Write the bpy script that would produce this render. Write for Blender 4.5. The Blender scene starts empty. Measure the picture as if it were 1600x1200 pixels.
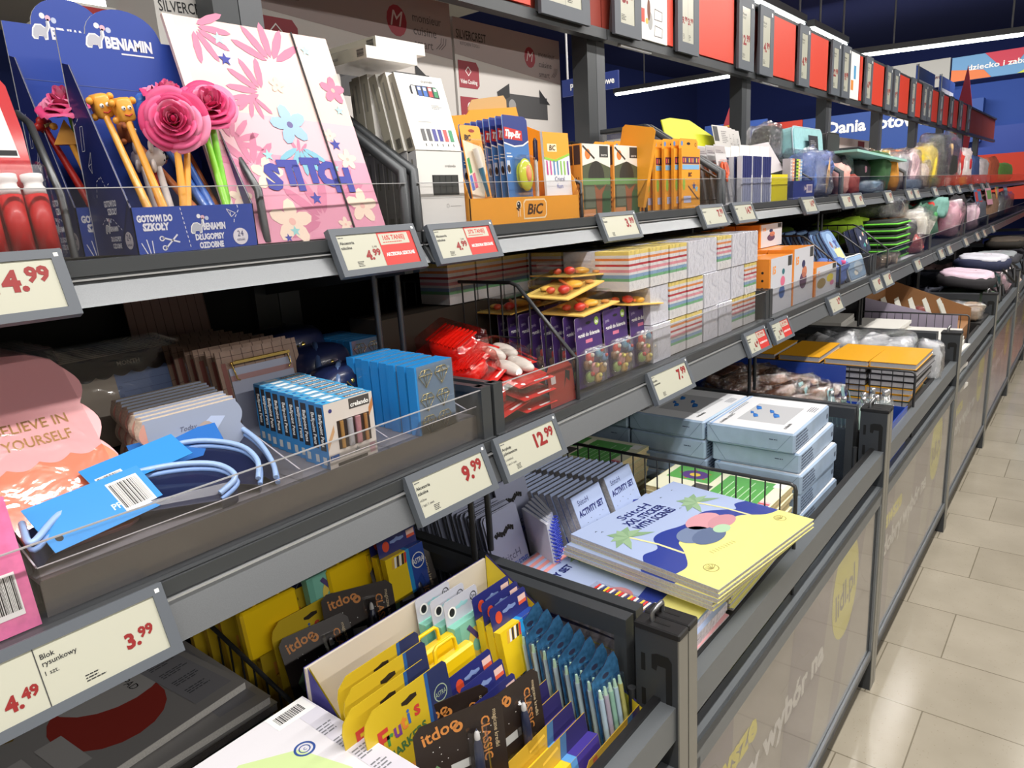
import bpy, bmesh, math, random
from mathutils import Matrix, Vector, Euler
random.seed(7)
SC = bpy.context.scene
COL = SC.collection
PI = math.pi
# ---------------------------------------------------------------- camera
CAMZ = 1.55
cd = bpy.data.cameras.new('camera'); cam = bpy.data.objects.new('camera', cd); COL.objects.link(cam)
cd.sensor_width = 36; cd.lens = 1115/1600*36; cd.clip_start = 0.02; cd.clip_end = 60
_r = Vector((0.776972, 0.626635, -0.060351)); _u = Vector((-0.103045, 0.221165, 0.969777)); _b = Vector((0.621044, -0.747271, 0.236411))
cam.matrix_world = Matrix(((_r.x,_u.x,_b.x,0),(_r.y,_u.y,_b.y,0),(_r.z,_u.z,_b.z,CAMZ),(0,0,0,1)))
SC.camera = cam
SC.view_settings.view_transform = 'Standard'; SC.view_settings.look = 'None'; SC.view_settings.gamma = 1
SC.view_settings.use_curve_mapping = False
SC.view_settings.exposure = -0.2
# ---------------------------------------------------------------- world, ceiling light rows and added fill rows
W = bpy.data.worlds.new('world'); SC.world = W; W.use_nodes = True
W.node_tree.nodes['Background'].inputs[0].default_value = (0.80, 0.87, 1.0, 1)
W.node_tree.nodes['Background'].inputs[1].default_value = 0.36
def area(name, loc, sx, sy, power, col=(1,0.955,0.90), rot=(0,0,0)):
    l = bpy.data.lights.new(name, 'AREA'); l.shape = 'RECTANGLE'; l.size = sx; l.size_y = sy
    l.energy = power; l.color = col
    o = bpy.data.objects.new(name, l); o.location = loc; o.rotation_euler = rot; COL.objects.link(o)
    return o
area('aisle_light_row', (0.22, 3.0, 3.35), 0.10, 9.0, 250, rot=(0, math.radians(6), 0))
area('aisle_light_row', (0.22, -3.5, 3.35), 0.10, 3.4, 90, rot=(0, math.radians(6), 0))
area('far_aisle_light_row', (-2.75, 7.0, 3.24), 0.10, 7.0, 120)
area('added_near_aisle_fill', (3.2, 3.0, 3.35), 0.10, 12.0, 210, rot=(0, math.radians(20), 0))  # unseen row added as soft fill for the shelf fronts
area('added_hall_end_fill', (-3.0, 12.8, 3.9), 7.0, 0.12, 300, rot=(math.radians(38), 0, 0))  # added lamp, tilted to brighten the dark far wall
area('added_left_hall_fill', (-5.2, 6.0, 3.3), 0.10, 9.0, 150)  # added, unseen row lifting the dark area behind the run
# ---------------------------------------------------------------- materials
_m = {}
def srgb(c):
    return tuple(((x/255)/12.92 if x/255 <= 0.04045 else ((x/255+0.055)/1.055)**2.4) for x in c)
def mat(col, rough=0.55, metal=0.0, noise=0.0, nscale=60, coat=0.0, name=None):
    key = ('p', col, rough, metal, noise, nscale, coat)
    if key in _m: return _m[key]
    m = bpy.data.materials.new(name or 'paint_%02x%02x%02x' % col); m.use_nodes = True
    nt = m.node_tree; b = nt.nodes['Principled BSDF']
    c = srgb(col)
    b.inputs['Base Color'].default_value = (*c, 1); b.inputs['Roughness'].default_value = rough
    b.inputs['Metallic'].default_value = metal
    if coat: b.inputs['Coat Weight'].default_value = coat; b.inputs['Coat Roughness'].default_value = 0.08
    if noise:
        tc = nt.nodes.new('ShaderNodeTexCoord'); n = nt.nodes.new('ShaderNodeTexNoise'); r = nt.nodes.new('ShaderNodeValToRGB')
        n.inputs['Scale'].default_value = nscale; n.inputs['Detail'].default_value = 4
        nt.links.new(tc.outputs['Object'], n.inputs['Vector']); nt.links.new(n.outputs['Fac'], r.inputs['Fac'])
        r.color_ramp.elements[0].position = 0.35; r.color_ramp.elements[1].position = 0.65
        r.color_ramp.elements[0].color = (*[x*(1-noise) for x in c], 1); r.color_ramp.elements[1].color = (*[min(1, x*(1+noise)) for x in c], 1)
        nt.links.new(r.outputs['Color'], b.inputs['Base Color'])
    _m[key] = m; return m
def glossy_film(name, tint, opac, rough=0.06, crinkle=0.0, cscale=40, ior=1.45, body=0.0):
    """clear plastic: transparent sheet with a Fresnel sheen; body = share of milky diffuse"""
    key = ('f', name, tint, opac, crinkle, body)
    if key in _m: return _m[key]
    m = bpy.data.materials.new(name); m.use_nodes = True; nt = m.node_tree; nt.nodes.clear()
    out = nt.nodes.new('ShaderNodeOutputMaterial'); tr = nt.nodes.new('ShaderNodeBsdfTransparent'); gl = nt.nodes.new('ShaderNodeBsdfGlossy')
    mx = nt.nodes.new('ShaderNodeMixShader'); fr = nt.nodes.new('ShaderNodeLayerWeight'); pw = nt.nodes.new('ShaderNodeMath'); ad = nt.nodes.new('ShaderNodeMath')
    tr.inputs['Color'].default_value = (*tint, 1); gl.inputs['Roughness'].default_value = rough; gl.inputs['Color'].default_value = (1,1,1,1)
    fr.inputs['Blend'].default_value = 0.5; pw.operation = 'POWER'; pw.inputs[1].default_value = 4; nt.links.new(fr.outputs['Facing'], pw.inputs[0])
    ad.operation = 'MULTIPLY_ADD'; ad.inputs[1].default_value = 0.75; ad.inputs[2].default_value = opac+0.03; ad.use_clamp = True
    nt.links.new(pw.outputs[0], ad.inputs[0]); nt.links.new(ad.outputs[0], mx.inputs[0])
    src = tr.outputs[0]
    if body:
        df = nt.nodes.new('ShaderNodeBsdfDiffuse'); df.inputs['Color'].default_value = (*tint, 1)
        m2 = nt.nodes.new('ShaderNodeMixShader'); m2.inputs[0].default_value = body
        nt.links.new(tr.outputs[0], m2.inputs[1]); nt.links.new(df.outputs[0], m2.inputs[2]); src = m2.outputs[0]
    nt.links.new(src, mx.inputs[1]); nt.links.new(gl.outputs[0], mx.inputs[2])
    if crinkle:
        tc = nt.nodes.new('ShaderNodeTexCoord'); n = nt.nodes.new('ShaderNodeTexNoise'); bp = nt.nodes.new('ShaderNodeBump')
        n.inputs['Scale'].default_value = cscale; n.inputs['Detail'].default_value = 3; n.inputs['Distortion'].default_value = 1.5
        bp.inputs['Strength'].default_value = crinkle; bp.inputs['Distance'].default_value = 0.01
        nt.links.new(tc.outputs['Object'], n.inputs['Vector']); nt.links.new(n.outputs['Fac'], bp.inputs['Height'])
        nt.links.new(bp.outputs[0], gl.inputs['Normal']); nt.links.new(bp.outputs[0], fr.inputs['Normal'])
    nt.links.new(mx.outputs[0], out.inputs[0])
    _m[key] = m; return m
def emis(col, s):
    key = ('e', col, s)
    if key in _m: return _m[key]
    m = bpy.data.materials.new('lamp_tube'); m.use_nodes = True; b = m.node_tree.nodes['Principled BSDF']
    b.inputs['Base Color'].default_value = (0.8,0.8,0.8,1)
    b.inputs['Emission Color'].default_value = (*col, 1); b.inputs['Emission Strength'].default_value = s
    _m[key] = m; return m
GREY = mat((92,95,99), 0.42, 0.3, name='powder_coated_grey')
DARK = mat((58,60,63), 0.45, 0.2, name='powder_coated_charcoal')
BLACK = mat((22,22,24), 0.5, name='black_paint')
RAIL = mat((108,111,114), 0.38, 0.45, 0.06, 900, name='price_rail_grey')
TAG = mat((90,96,104), 0.5, name='tag_frame_grey')
EINK = mat((190,190,174), 0.32, coat=0.3, name='tag_screen')
WIRE = mat((62,63,65), 0.35, 0.5, name='wire_black')
STEEL = mat((150,152,155), 0.3, 0.9, name='bare_steel')
ACRYL = glossy_film('clear_acrylic', (0.965,0.965,0.97), 0.015)
FILM = glossy_film('clear_film', (0.97,0.97,0.97), 0.03, 0.10, 0.25, 14)
BLIST = glossy_film('clear_blister', (0.96,0.96,0.96), 0.03, 0.1)
WHITE = mat((240,240,238), 0.5); PAPER = mat((236,234,228), 0.6); INK = mat((30,30,34), 0.5); RED = mat((140,22,22), 0.5); RED2 = mat((196,48,42), 0.5)
# ---------------------------------------------------------------- mesh building
_fonts = {}
def text_geo(s, bold=0.0, italic=0.0, res=2):
    key = (s, bold, italic)
    if key in _fonts: return _fonts[key]
    c = bpy.data.curves.new('t', 'FONT'); c.body = s; c.size = 1.0; c.resolution_u = res; c.offset = bold; c.shear = italic
    o = bpy.data.objects.new('t', c); COL.objects.link(o)
    dg = bpy.context.evaluated_depsgraph_get(); dg.update()
    me = bpy.data.meshes.new_from_object(o.evaluated_get(dg))
    vs = [v.co.copy() for v in me.vertices]; fs = [tuple(p.vertices) for p in me.polygons]
    bpy.data.objects.remove(o); bpy.data.curves.remove(c); bpy.data.meshes.remove(me)
    x0 = min(v.x for v in vs); x1 = max(v.x for v in vs)
    y0 = min(v.y for v in vs); y1 = max(v.y for v in vs)
    _fonts[key] = (vs, fs, x0, x1, y0, y1); return _fonts[key]
class MB:
    def __init__(s, m=None):
        s.v = []; s.f = []; s.fm = []; s.sm = []; s.M = Matrix(); s.m = m; s.st = []
    def push(s, M): s.st.append(s.M.copy()); s.M = s.M @ M; return s
    def pop(s): s.M = s.st.pop(); return s
    def raw(s, vs, fs, m=None, smooth=False):
        n = len(s.v); M = s.M
        s.v += [M @ Vector(p) for p in vs]
        m = m or s.m
        for f in fs: s.f.append(tuple(i+n for i in f)); s.fm.append(m); s.sm.append(smooth)
        return s
    def box(s, a, b, m=None):
        x0,y0,z0 = a; x1,y1,z1 = b
        return s.raw([(x0,y0,z0),(x1,y0,z0),(x1,y1,z0),(x0,y1,z0),(x0,y0,z1),(x1,y0,z1),(x1,y1,z1),(x0,y1,z1)],
                     [(0,3,2,1),(4,5,6,7),(0,1,5,4),(1,2,6,5),(2,3,7,6),(3,0,4,7)], m)
    def bbox(s, a, b, r, m=None):
        """box with chamfered edges"""
        x0,y0,z0 = a; x1,y1,z1 = b; r = min(r, (x1-x0)/2.01, (y1-y0)/2.01, (z1-z0)/2.01)
        rings = []
        for z,q in ((z0,r),(z0+r,0),(z1-r,0),(z1,r)):
            k = r if q == 0 else r
            e = q
            rings.append([(x0+e+ (0 if q else 0), y0+k+e*0.4, z),(x0+k+e*0.4,y0+e,z),(x1-k-e*0.4,y0+e,z),(x1-e,y0+k+e*0.4,z),
                          (x1-e,y1-k-e*0.4,z),(x1-k-e*0.4,y1-e,z),(x0+k+e*0.4,y1-e,z),(x0+e,y1-k-e*0.4,z)])
        vs = [p for R in rings for p in R]; fs = [tuple(range(7,-1,-1)), tuple(range(24,32))]
        for i in range(3):
            for j in range(8):
                fs.append((i*8+j, i*8+(j+1)%8, (i+1)*8+(j+1)%8, (i+1)*8+j))
        return s.raw(vs, fs, m)
    def prism(s, pts, z0, z1, m=None, top=None):
        """polygon (x,y) list extruded z0..z1"""
        n = len(pts)
        vs = [(p[0],p[1],z0) for p in pts]+[(p[0],p[1],z1) for p in pts]
        s.raw(vs, [tuple(range(n-1,-1,-1))]+[(i,(i+1)%n,n+(i+1)%n,n+i) for i in range(n)], m)
        return s.raw([vs[n+i] for i in range(n)], [tuple(range(n))], top or m)
    def poly(s, pts, z, m=None):
        return s.raw([(p[0],p[1],z) for p in pts], [tuple(range(len(pts)))], m)
    def rect(s, x0, y0, x1, y1, z, m=None):
        return s.raw([(x0,y0,z),(x1,y0,z),(x1,y1,z),(x0,y1,z)], [(0,1,2,3)], m)
    def disc(s, x, y, r, z, m=None, ry=None, n=20):
        ry = ry or r
        return s.poly([(x+r*math.cos(2*PI*i/n), y+ry*math.sin(2*PI*i/n)) for i in range(n)], z, m)
    def ring(s, x, y, r0, r1, z, m=None, n=24):
        vs = []
        for i in range(n):
            a = 2*PI*i/n; vs += [(x+r0*math.cos(a), y+r0*math.sin(a), z),(x+r1*math.cos(a), y+r1*math.sin(a), z)]
        return s.raw(vs, [(2*i,2*i+1,(2*i+3)%(2*n),(2*i+2)%(2*n)) for i in range(n)], m)
    def line(s, pts, w, z, m=None):
        for (a,b),(c,d) in zip(pts, pts[1:]):
            L = math.hypot(c-a,d-b) or 1e-6; nx = -(d-b)/L*w/2; ny = (c-a)/L*w/2
            s.raw([(a-nx,b-ny,z),(c-nx,d-ny,z),(c+nx,d+ny,z),(a+nx,b+ny,z)], [(0,1,2,3)], m)
        return s
    def text(s, t, x, y, h, z, m=None, bold=0.0, align='l', width=None, rot=0, italic=0):
        """h = cap height"""
        vs, fs, x0, x1, y0, y1 = text_geo(t, bold, italic)
        k = h/0.70; kx = k
        if width: kx = width/(x1-x0)
        ox = {'l':-x0, 'c':-(x0+x1)/2, 'r':-x1}[align]
        ca, sa = math.cos(rot), math.sin(rot)
        P = []
        for v in vs:
            a = (v.x+ox)*kx; b = v.y*k
            P.append((x+a*ca-b*sa, y+a*sa+b*ca, z))
        return s.raw(P, fs, m)
    def tube(s, pts, r, m=None, n=6, closed=False, caps=True):
        P = [Vector(p) for p in pts]; L = len(P)
        rr = r if isinstance(r, (list,tuple)) else [r]*L
        vs = []; prev = None
        for i,p in enumerate(P):
            if closed: d = P[(i+1)%L]-P[i-1]
            else: d = P[min(i+1,L-1)]-P[max(i-1,0)]
            if d.length < 1e-9: d = Vector((0,0,1))
            d.normalize()
            if prev is None:
                a = d.orthogonal().normalized()
            else:
                a = prev-d*prev.dot(d)
                a = a.normalized() if a.length > 1e-6 else d.orthogonal().normalized()
            prev = a; b = d.cross(a)
            for k in range(n):
                t = 2*PI*k/n; vs.append(p+(a*math.cos(t)+b*math.sin(t))*rr[i])
        fs = []
        for i in range(L if closed else L-1):
            for k in range(n):
                fs.append((i*n+k, i*n+(k+1)%n, ((i+1)%L)*n+(k+1)%n, ((i+1)%L)*n+k))
        s.raw(vs, fs, m, True)
        if caps and not closed:
            s.raw(vs[:n], [tuple(range(n-1,-1,-1))], m); s.raw(vs[-n:], [tuple(range(n))], m)
        return s
    def lathe(s, prof, m=None, n=12, c=(0,0,0)):
        """profile [(r,z)] about z"""
        vs = []
        for r,z in prof:
            for k in range(n):
                a = 2*PI*k/n; vs.append((c[0]+r*math.cos(a), c[1]+r*math.sin(a), c[2]+z))
        fs = [(i*n+k, i*n+(k+1)%n, (i+1)*n+(k+1)%n, (i+1)*n+k) for i in range(len(prof)-1) for k in range(n)]
        fs += [tuple(range(n-1,-1,-1)), tuple(range((len(prof)-1)*n, len(prof)*n))]
        return s.raw(vs, fs, m, True)
    def ball(s, c, r, m=None, n=12, k=8):
        rx,ry,rz = r if isinstance(r,(list,tuple)) else (r,r,r)
        vs = []
        for i in range(k+1):
            t = PI*i/k
            for j in range(n):
                a = 2*PI*j/n; vs.append((c[0]+rx*math.sin(t)*math.cos(a), c[1]+ry*math.sin(t)*math.sin(a), c[2]-rz*math.cos(t)))
        fs = [(i*n+j, i*n+(j+1)%n, (i+1)*n+(j+1)%n, (i+1)*n+j) for i in range(k) for j in range(n)]
        return s.raw(vs, fs, m, True)
    def pillow(s, a, b, m=None, n=8, flat=0.35, jit=0.0, seed=1):
        """soft box: a super-ellipsoid filling a..b"""
        rnd = random.Random(seed)
        c = [(p+q)/2 for p,q in zip(a,b)]; h = [(q-p)/2 for p,q in zip(a,b)]
        N = n*2; K = n; vs = []
        sg = lambda v,e: math.copysign(abs(v)**e, v)
        for i in range(K+1):
            t = -PI/2+PI*i/K
            for j in range(N):
                q = 2*PI*j/N; jj = 1+rnd.uniform(-jit,jit)
                vs.append((c[0]+h[0]*sg(math.cos(t),flat)*sg(math.cos(q),flat)*jj, c[1]+h[1]*sg(math.cos(t),flat)*sg(math.sin(q),flat)*jj, c[2]+h[2]*sg(math.sin(t),flat)*jj))
        fs = [(i*N+j, i*N+(j+1)%N, (i+1)*N+(j+1)%N, (i+1)*N+j) for i in range(K) for j in range(N)]
        return s.raw(vs, fs, m, True)
    def mesh(s, name):
        me = bpy.data.meshes.new(name); me.from_pydata([tuple(v) for v in s.v], [], s.f)
        idx = {}
        for mm in s.fm:
            if mm not in idx: idx[mm] = len(idx); me.materials.append(mm)
        me.polygons.foreach_set('material_index', [idx[mm] for mm in s.fm])
        me.polygons.foreach_set('use_smooth', s.sm)
        me.update(); return me
def frame(o, u, v):
    """matrix whose x,y run along u,v from o and whose z is the outward normal"""
    u = Vector(u).normalized(); v = Vector(v); v = (v-u*v.dot(u)).normalized(); n = u.cross(v); o = Vector(o)
    return Matrix(((u.x,v.x,n.x,o.x),(u.y,v.y,n.y,o.y),(u.z,v.z,n.z,o.z),(0,0,0,1)))
def FX(x, y, z): return frame((x,y,z), (0,1,0), (0,0,1))      # face looking to the aisle (+x): a runs along +y, b up
def FY(x, y, z): return frame((x,y,z), (1,0,0), (0,0,1))      # face looking to -y
def FZ(x, y, z): return frame((x,y,z), (0,1,0), (-1,0,0))     # top face read from the aisle
def T(x, y, z, rz=0, rx=0, ry=0): return Matrix.Translation((x,y,z)) @ Matrix.Rotation(rz,4,'Z') @ Matrix.Rotation(ry,4,'Y') @ Matrix.Rotation(rx,4,'X')
def R(d): return math.radians(d)
# ---------------------------------------------------------------- objects
def tag(o, label, cat, group=None):
    o['label'] = label; o['category'] = cat
    if group: o['group'] = group
    return o
def thing(name, label, cat, M, group=None):
    o = bpy.data.objects.new(name, None); o.empty_display_size = 0.02; COL.objects.link(o)
    if not isinstance(M, Matrix): M = Matrix.Translation(M)
    o.matrix_world = M
    return tag(o, label, cat, group)
def obj(name, mb, parent=None, label=None, M=None):
    me = mb if isinstance(mb, bpy.types.Mesh) else mb.mesh(name)
    o = bpy.data.objects.new(name, me); COL.objects.link(o)
    if parent: o.parent = parent
    if M is not None: o.matrix_basis = M
    if label: o['label'] = label
    return o
def solo(name, label, cat, mb, M=None, group=None):
    o = obj(name, mb)
    if M is not None:
        o.matrix_world = M if isinstance(M, Matrix) else Matrix.Translation(M)
    return tag(o, label, cat, group)
def struct(name, mb):
    o = obj(name, mb); o['kind'] = 'structure'; return o
def kids(o): return [c for c in o.children]
def dup(o, M, label=None, group=None):
    c = o.copy(); COL.objects.link(c); c.matrix_world = M if isinstance(M, Matrix) else Matrix.Translation(M)
    if label: c['label'] = label
    if group: c['group'] = group
    for k in list(o.children):
        d = k.copy(); COL.objects.link(d); d.parent = c; d.matrix_parent_inverse = k.matrix_parent_inverse; d.matrix_basis = k.matrix_basis
        for g in list(k.children):
            e = g.copy(); COL.objects.link(e); e.parent = d; e.matrix_parent_inverse = g.matrix_parent_inverse; e.matrix_basis = g.matrix_basis
    return c
ORD = ['first','second','third','fourth','fifth','sixth','seventh','eighth','ninth','tenth','eleventh','twelfth','thirteenth','fourteenth','fifteenth',
       'sixteenth','seventeenth','eighteenth','nineteenth','twentieth','twenty-first','twenty-second','twenty-third','twenty-fourth','twenty-fifth','twenty-sixth','twenty-seventh','twenty-eighth','twenty-ninth','thirtieth']
def row(proto, Ms, labeler, group):
    """first use moves the source itself, the others are copies"""
    out = []
    for i, M in enumerate(Ms):
        if i == 0:
            proto.matrix_world = M if isinstance(M, Matrix) else Matrix.Translation(M); o = proto; o['label'] = labeler(i)
            if group: o['group'] = group
        else: o = dup(proto, M, labeler(i), group)
        out.append(o)
    return out
# ================================================================= room shell
BAY = 1.333
def YK(k): return 0.890 + BAY*k
KMAX = 9
def floor_mat():
    m = bpy.data.materials.new('floor_tiles'); m.use_nodes = True; nt = m.node_tree; b = nt.nodes['Principled BSDF']; N = nt.nodes.new; L = nt.links.new
    tc = N('ShaderNodeTexCoord'); mp = N('ShaderNodeMapping'); br = N('ShaderNodeTexBrick'); ns = N('ShaderNodeTexNoise'); vo = N('ShaderNodeTexVoronoi')
    L(tc.outputs['Object'], mp.inputs[0]); mp.inputs['Location'].default_value = (0.275, -2.815+0.318*20, 0)
    L(mp.outputs[0], br.inputs['Vector']); br.offset = 0.27; br.squash = 1
    br.inputs['Scale'].default_value = 1; br.inputs['Brick Width'].default_value = 0.6; br.inputs['Row Height'].default_value = 0.318
    br.inputs['Mortar Size'].default_value = 0.0022; br.inputs['Mortar Smooth'].default_value = 0.2
    br.inputs['Color1'].default_value = (*srgb((172,164,148)),1); br.inputs['Color2'].default_value = (*srgb((162,154,138)),1); br.inputs['Mortar'].default_value = (*srgb((126,118,102)),1)
    ns.inputs['Scale'].default_value = 5; ns.inputs['Detail'].default_value = 5
    L(tc.outputs['Object'], ns.inputs['Vector']); L(tc.outputs['Object'], vo.inputs['Vector']); vo.inputs['Scale'].default_value = 75
    r1 = N('ShaderNodeValToRGB'); r1.color_ramp.elements[0].position = 0.06; r1.color_ramp.elements[0].color = (0.62,0.56,0.48,1); r1.color_ramp.elements[1].position = 0.16; r1.color_ramp.elements[1].color = (1,1,1,1)
    L(vo.outputs['Distance'], r1.inputs[0])
    r2 = N('ShaderNodeValToRGB'); r2.color_ramp.elements[0].position = 0.3; r2.color_ramp.elements[0].color = (0.86,0.86,0.85,1); r2.color_ramp.elements[1].position = 0.7; r2.color_ramp.elements[1].color = (1.0,1.0,1.0,1)
    L(ns.outputs['Fac'], r2.inputs[0])
    m1 = N('ShaderNodeMixRGB'); m1.blend_type = 'MULTIPLY'; m1.inputs[0].default_value = 0.6; L(br.outputs['Color'], m1.inputs[1]); L(r1.outputs[0], m1.inputs[2])
    m2 = N('ShaderNodeMixRGB'); m2.blend_type = 'MULTIPLY'; m2.inputs[0].default_value = 1; L(m1.outputs[0], m2.inputs[1]); L(r2.outputs[0], m2.inputs[2])
    L(m2.outputs[0], b.inputs['Base Color'])
    rr = N('ShaderNodeMapRange'); rr.inputs[3].default_value = 0.09; rr.inputs[4].default_value = 0.20; L(ns.outputs['Fac'], rr.inputs[0]); L(rr.outputs[0], b.inputs['Roughness'])
    return m
struct('floor', MB(floor_mat()).rect(-9, -6, 6, 20, 0))
NAVY = mat((26,42,104), 0.9, name='navy_paint')
NAVYC = mat((22,36,92), 0.9, name='navy_ceiling')
BEI = mat((176,172,160), 0.8, name='beige_ceiling')
struct('ceiling', MB(NAVYC).box((-9,-6,4.6),(6,20,4.7)))
mb = MB(BEI).box((-9,-6,3.66),(-4.6,6.45,3.76)); struct('trim_1', mb)
w = MB(NAVY).box((-9,19.5,0),(6,19.7,4.7)); struct('wall_far', w)
struct('wall_left', MB(NAVY).box((-9.1,-6,0),(-9,20,4.7)))
struct('wall_right', MB(mat((205,202,192),0.9)).box((5.6,-6,0),(5.7,20,4.7)))
struct('wall_near', MB(mat((190,188,180),0.9)).box((-9,-6.1,0),(6,-6,4.7)))
# signs on the far fittings, about 16 m down the hall
BLUE = mat((36,74,150), 0.6); BLUE2 = mat((24,56,140), 0.6); REDS = mat((206,56,34), 0.6)
mb = MB(BLUE); mb.box((-5.05,16.0,2.25),(-1.9,16.25,3.0), BLUE)
mb.push(FY(-3.86,15.995,2.66)); mb.text('Dania gotowe', -0.7, 0, 0.22, 0.0, WHITE, bold=0.035); mb.pop()
solo('wall_sign', 'long blue wall sign with white lettering Dania gotowe on the far wall', 'sign', mb)
mb = MB(REDS); mb.box((-6.2,16.0,2.25),(-5.06,16.22,3.0), REDS); mb.box((-6.0,15.97,2.2),(-5.3,16.0,2.55), mat((70,72,74),0.6))
solo('wall_panel', 'plain red panel left of the blue wall sign far away', 'panel', mb)
mb = MB(mat((176,176,172),0.7)); mb.box((-3.86,16.0,3.28),(-2.47,16.1,3.76)); mb.push(FY(-3.6,15.99,3.42)); mb.text('pieczywo i ciasta domowe', 0, 0, 0.075, 0, mat((90,40,50)), bold=0.01, width=1.0); mb.pop()
solo('hanging_banner', 'pale grey banner with small dark lettering under the far ceiling', 'banner', mb)
mb = MB(mat((110,160,205),0.7)); mb.box((-2.44,16.0,3.33),(-0.3,16.1,3.74))
mb.push(FY(-2.44,15.99,3.33)); mb.poly([(0,0),(0.62,0),(0.5,0.14),(0,0.2)],0,mat((225,120,60))); mb.poly([(0.5,0.41),(1.15,0.41),(1.0,0.2),(0.75,0.15)],0.001,mat((196,40,70))); mb.poly([(1.0,0),(1.6,0),(1.6,0.3)],0.001,mat((200,210,60))); mb.text('dziecko i zabawki', 0.25, 0.16, 0.09, 0.002, WHITE, bold=0.02, width=1.1); mb.pop()
solo('hanging_banner', 'colourful blue banner with orange and pink shapes near far ceiling', 'banner', mb)
mb = MB(mat((40,72,150),0.8)); mb.box((-2.9,16.3,2.0),(0.6,16.4,3.28)); mb.box((-2.1,16.2,2.0),(0.6,16.3,2.5), mat((30,62,150)))
solo('wall_panel', 'wide plain blue wall panel at the far right end', 'panel', mb)
mb = MB(mat((176,50,30),0.8)); mb.box((-1.95,15.8,1.2),(0.6,15.95,2.0))
solo('wall_panel', 'red panel low on the far right wall above the shelves', 'panel', mb)
# ceiling lamps with glowing tubes
TUBE = emis((0.93,1.0,0.92), 9.0)
def lamp(p0, p1, label, z=3.3):
    (x0,y0),(x1,y1) = p0, p1
    t = thing('ceiling_lamp', label, 'lamp', (x0,y0,z), 'ceiling lamps')
    d = Vector((x1-x0, y1-y0, 0)); L = d.length; a = math.atan2(d.y, d.x)
    M = Matrix.Rotation(a,4,'Z')
    b = MB(mat((120,122,124),0.5)); b.push(M); b.box((0,-0.045,0.02),(L,0.045,0.09)); b.pop(); obj('housing', b, t)
    b = MB(TUBE); b.push(M); b.bbox((0.02,-0.035,-0.02),(L-0.02,0.035,0.02),0.015); b.pop(); obj('tube', b, t)
    b = MB(mat((170,172,174),0.4)); b.push(M); b.tube([(L*0.25,0,0.09),(L*0.25,0,1.3)],0.012); b.tube([(L*0.92,0,0.09),(L*0.92,0,1.3)],0.012); b.pop(); obj('hanger', b, t)
lamp((-6.52,10.96), (-4.35,11.08), 'glowing ceiling lamp crossing above the blue poster beyond the second post')
lamp((-2.9,11.18), (-1.0,11.69), 'glowing ceiling lamp running to the right edge below colourful banner side')
lamp((-2.75,7.2), (-2.75,8.6), 'nearer glowing ceiling lamp just above the header price displays')
lamp((-2.75,8.85), (-2.75,10.25), 'farther glowing ceiling lamp above the header displays, end to end with another')
lamp((-6.3,2.2), (-6.18,3.3), 'glowing ceiling lamp at the top left behind blue display boxes')
# ================================================================= gondola
XB = -1.40
GON = mat((74,77,80), 0.42, 0.35, name='gondola_grey')
LITE = mat((116,121,125), 0.4, 0.4, name='gondola_light_grey')
INNER = mat((20,19,20), 0.7, name='gondola_inner_black')
def bayname(k): return ['the nearest bay','the second bay','the third bay','the fourth bay','the fifth bay','the sixth bay','the seventh bay','the eighth bay','the ninth bay','the tenth bay'][k+1]
# back panels and uprights
for k in range(-1, KMAX):
    b = MB(INNER); b.box((XB-0.03, YK(k)+0.03, 0.1),(XB-0.005, YK(k+1)-0.03, 1.56))
    solo('back_panel', 'dark back board of '+bayname(k)+' of the shelf run', 'panel', b, group='gondola back boards')
def upright():
    t = thing('gondola_upright', '', 'post', (XB-0.02, 0, 0))
    b = MB(GON); b.box((-0.03,-0.055,0),(0.03,0.0,2.14)); b.box((-0.03,0.002,0),(0.03,0.055,2.14), mat((98,101,105),0.42,0.35)); obj('post', b, t)
    return t
up = upright()
row(up, [Matrix.Translation((XB-0.02, YK(k), 0)) for k in range(0, KMAX)], lambda i: 'tall dark grey steel post carrying the header, ' + ORD[i] + ' from the left', 'gondola posts')
# shelves ---------------------------------------------------------------
def shelf(k, level):
    y0, y1 = YK(k)+0.004, YK(k+1)-0.004
    if level == 'top': zd, zl, xf, xr = 1.523, 1.470, -0.925, 1.605
    else: zd, zl, xf, xr = 1.172, 1.104, -0.775, 1.258
    t = thing('display_shelf', ('upper' if level == 'top' else 'middle')+' grey steel shelf with price rail across '+bayname(k), 'shelf', (xf, y0, zd), level+' shelves of the run')
    L = y1-y0; h = zd-zl
    b = MB(GON)
    b.box((XB-xf,0,-0.03),(-0.03,L,-0.004), mat((64,66,68),0.6))
    b.box((-0.03,0,-h+0.012),(0.0,L,0.0))
    b.box((-0.002,0,-0.018),(0.004,L,-0.0), GON)
    obj('deck', b, t)
    b = MB(RAIL)      # price rail, leaning outwards at its foot
    b.raw([(0.002,0.0,-0.024),(0.022,0.0,-h),(0.022,L,-h),(0.002,L,-0.024),(-0.004,0,-h+0.004),(-0.004,L,-h+0.004)], [(0,1,2,3),(1,4,5,2),(0,4,1),(3,2,5)])
    b.box((0.0,0,-0.0235),(0.007,L,-0.0215), mat((196,198,200),0.3,0.5))
    obj('price_rail', b, t)
    b = MB(ACRYL); b.box((-0.014,0.01,0.0),(-0.0118,L-0.01,xr-zd)); b.box((-0.0145,0.01,xr-zd),(-0.0113,L-0.01,xr-zd+0.0012),mat((168,168,170),0.3)); obj('clear_riser', b, t)
    for yy in (0.004, L-0.024):
        b = MB(GON); b.prism([(XB-xf,-0.0),(XB-xf,-0.09),(-0.02,-h+0.012),(-0.02,0)], 0, 0.02)
        M = Matrix(((1,0,0,0),(0,0,1,yy),(0,1,0,-0.03),(0,0,0,1)))
        obj('bracket', b, t, M=M)
    return t
for k in range(-1, KMAX): shelf(k,'top'); shelf(k,'mid')
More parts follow.
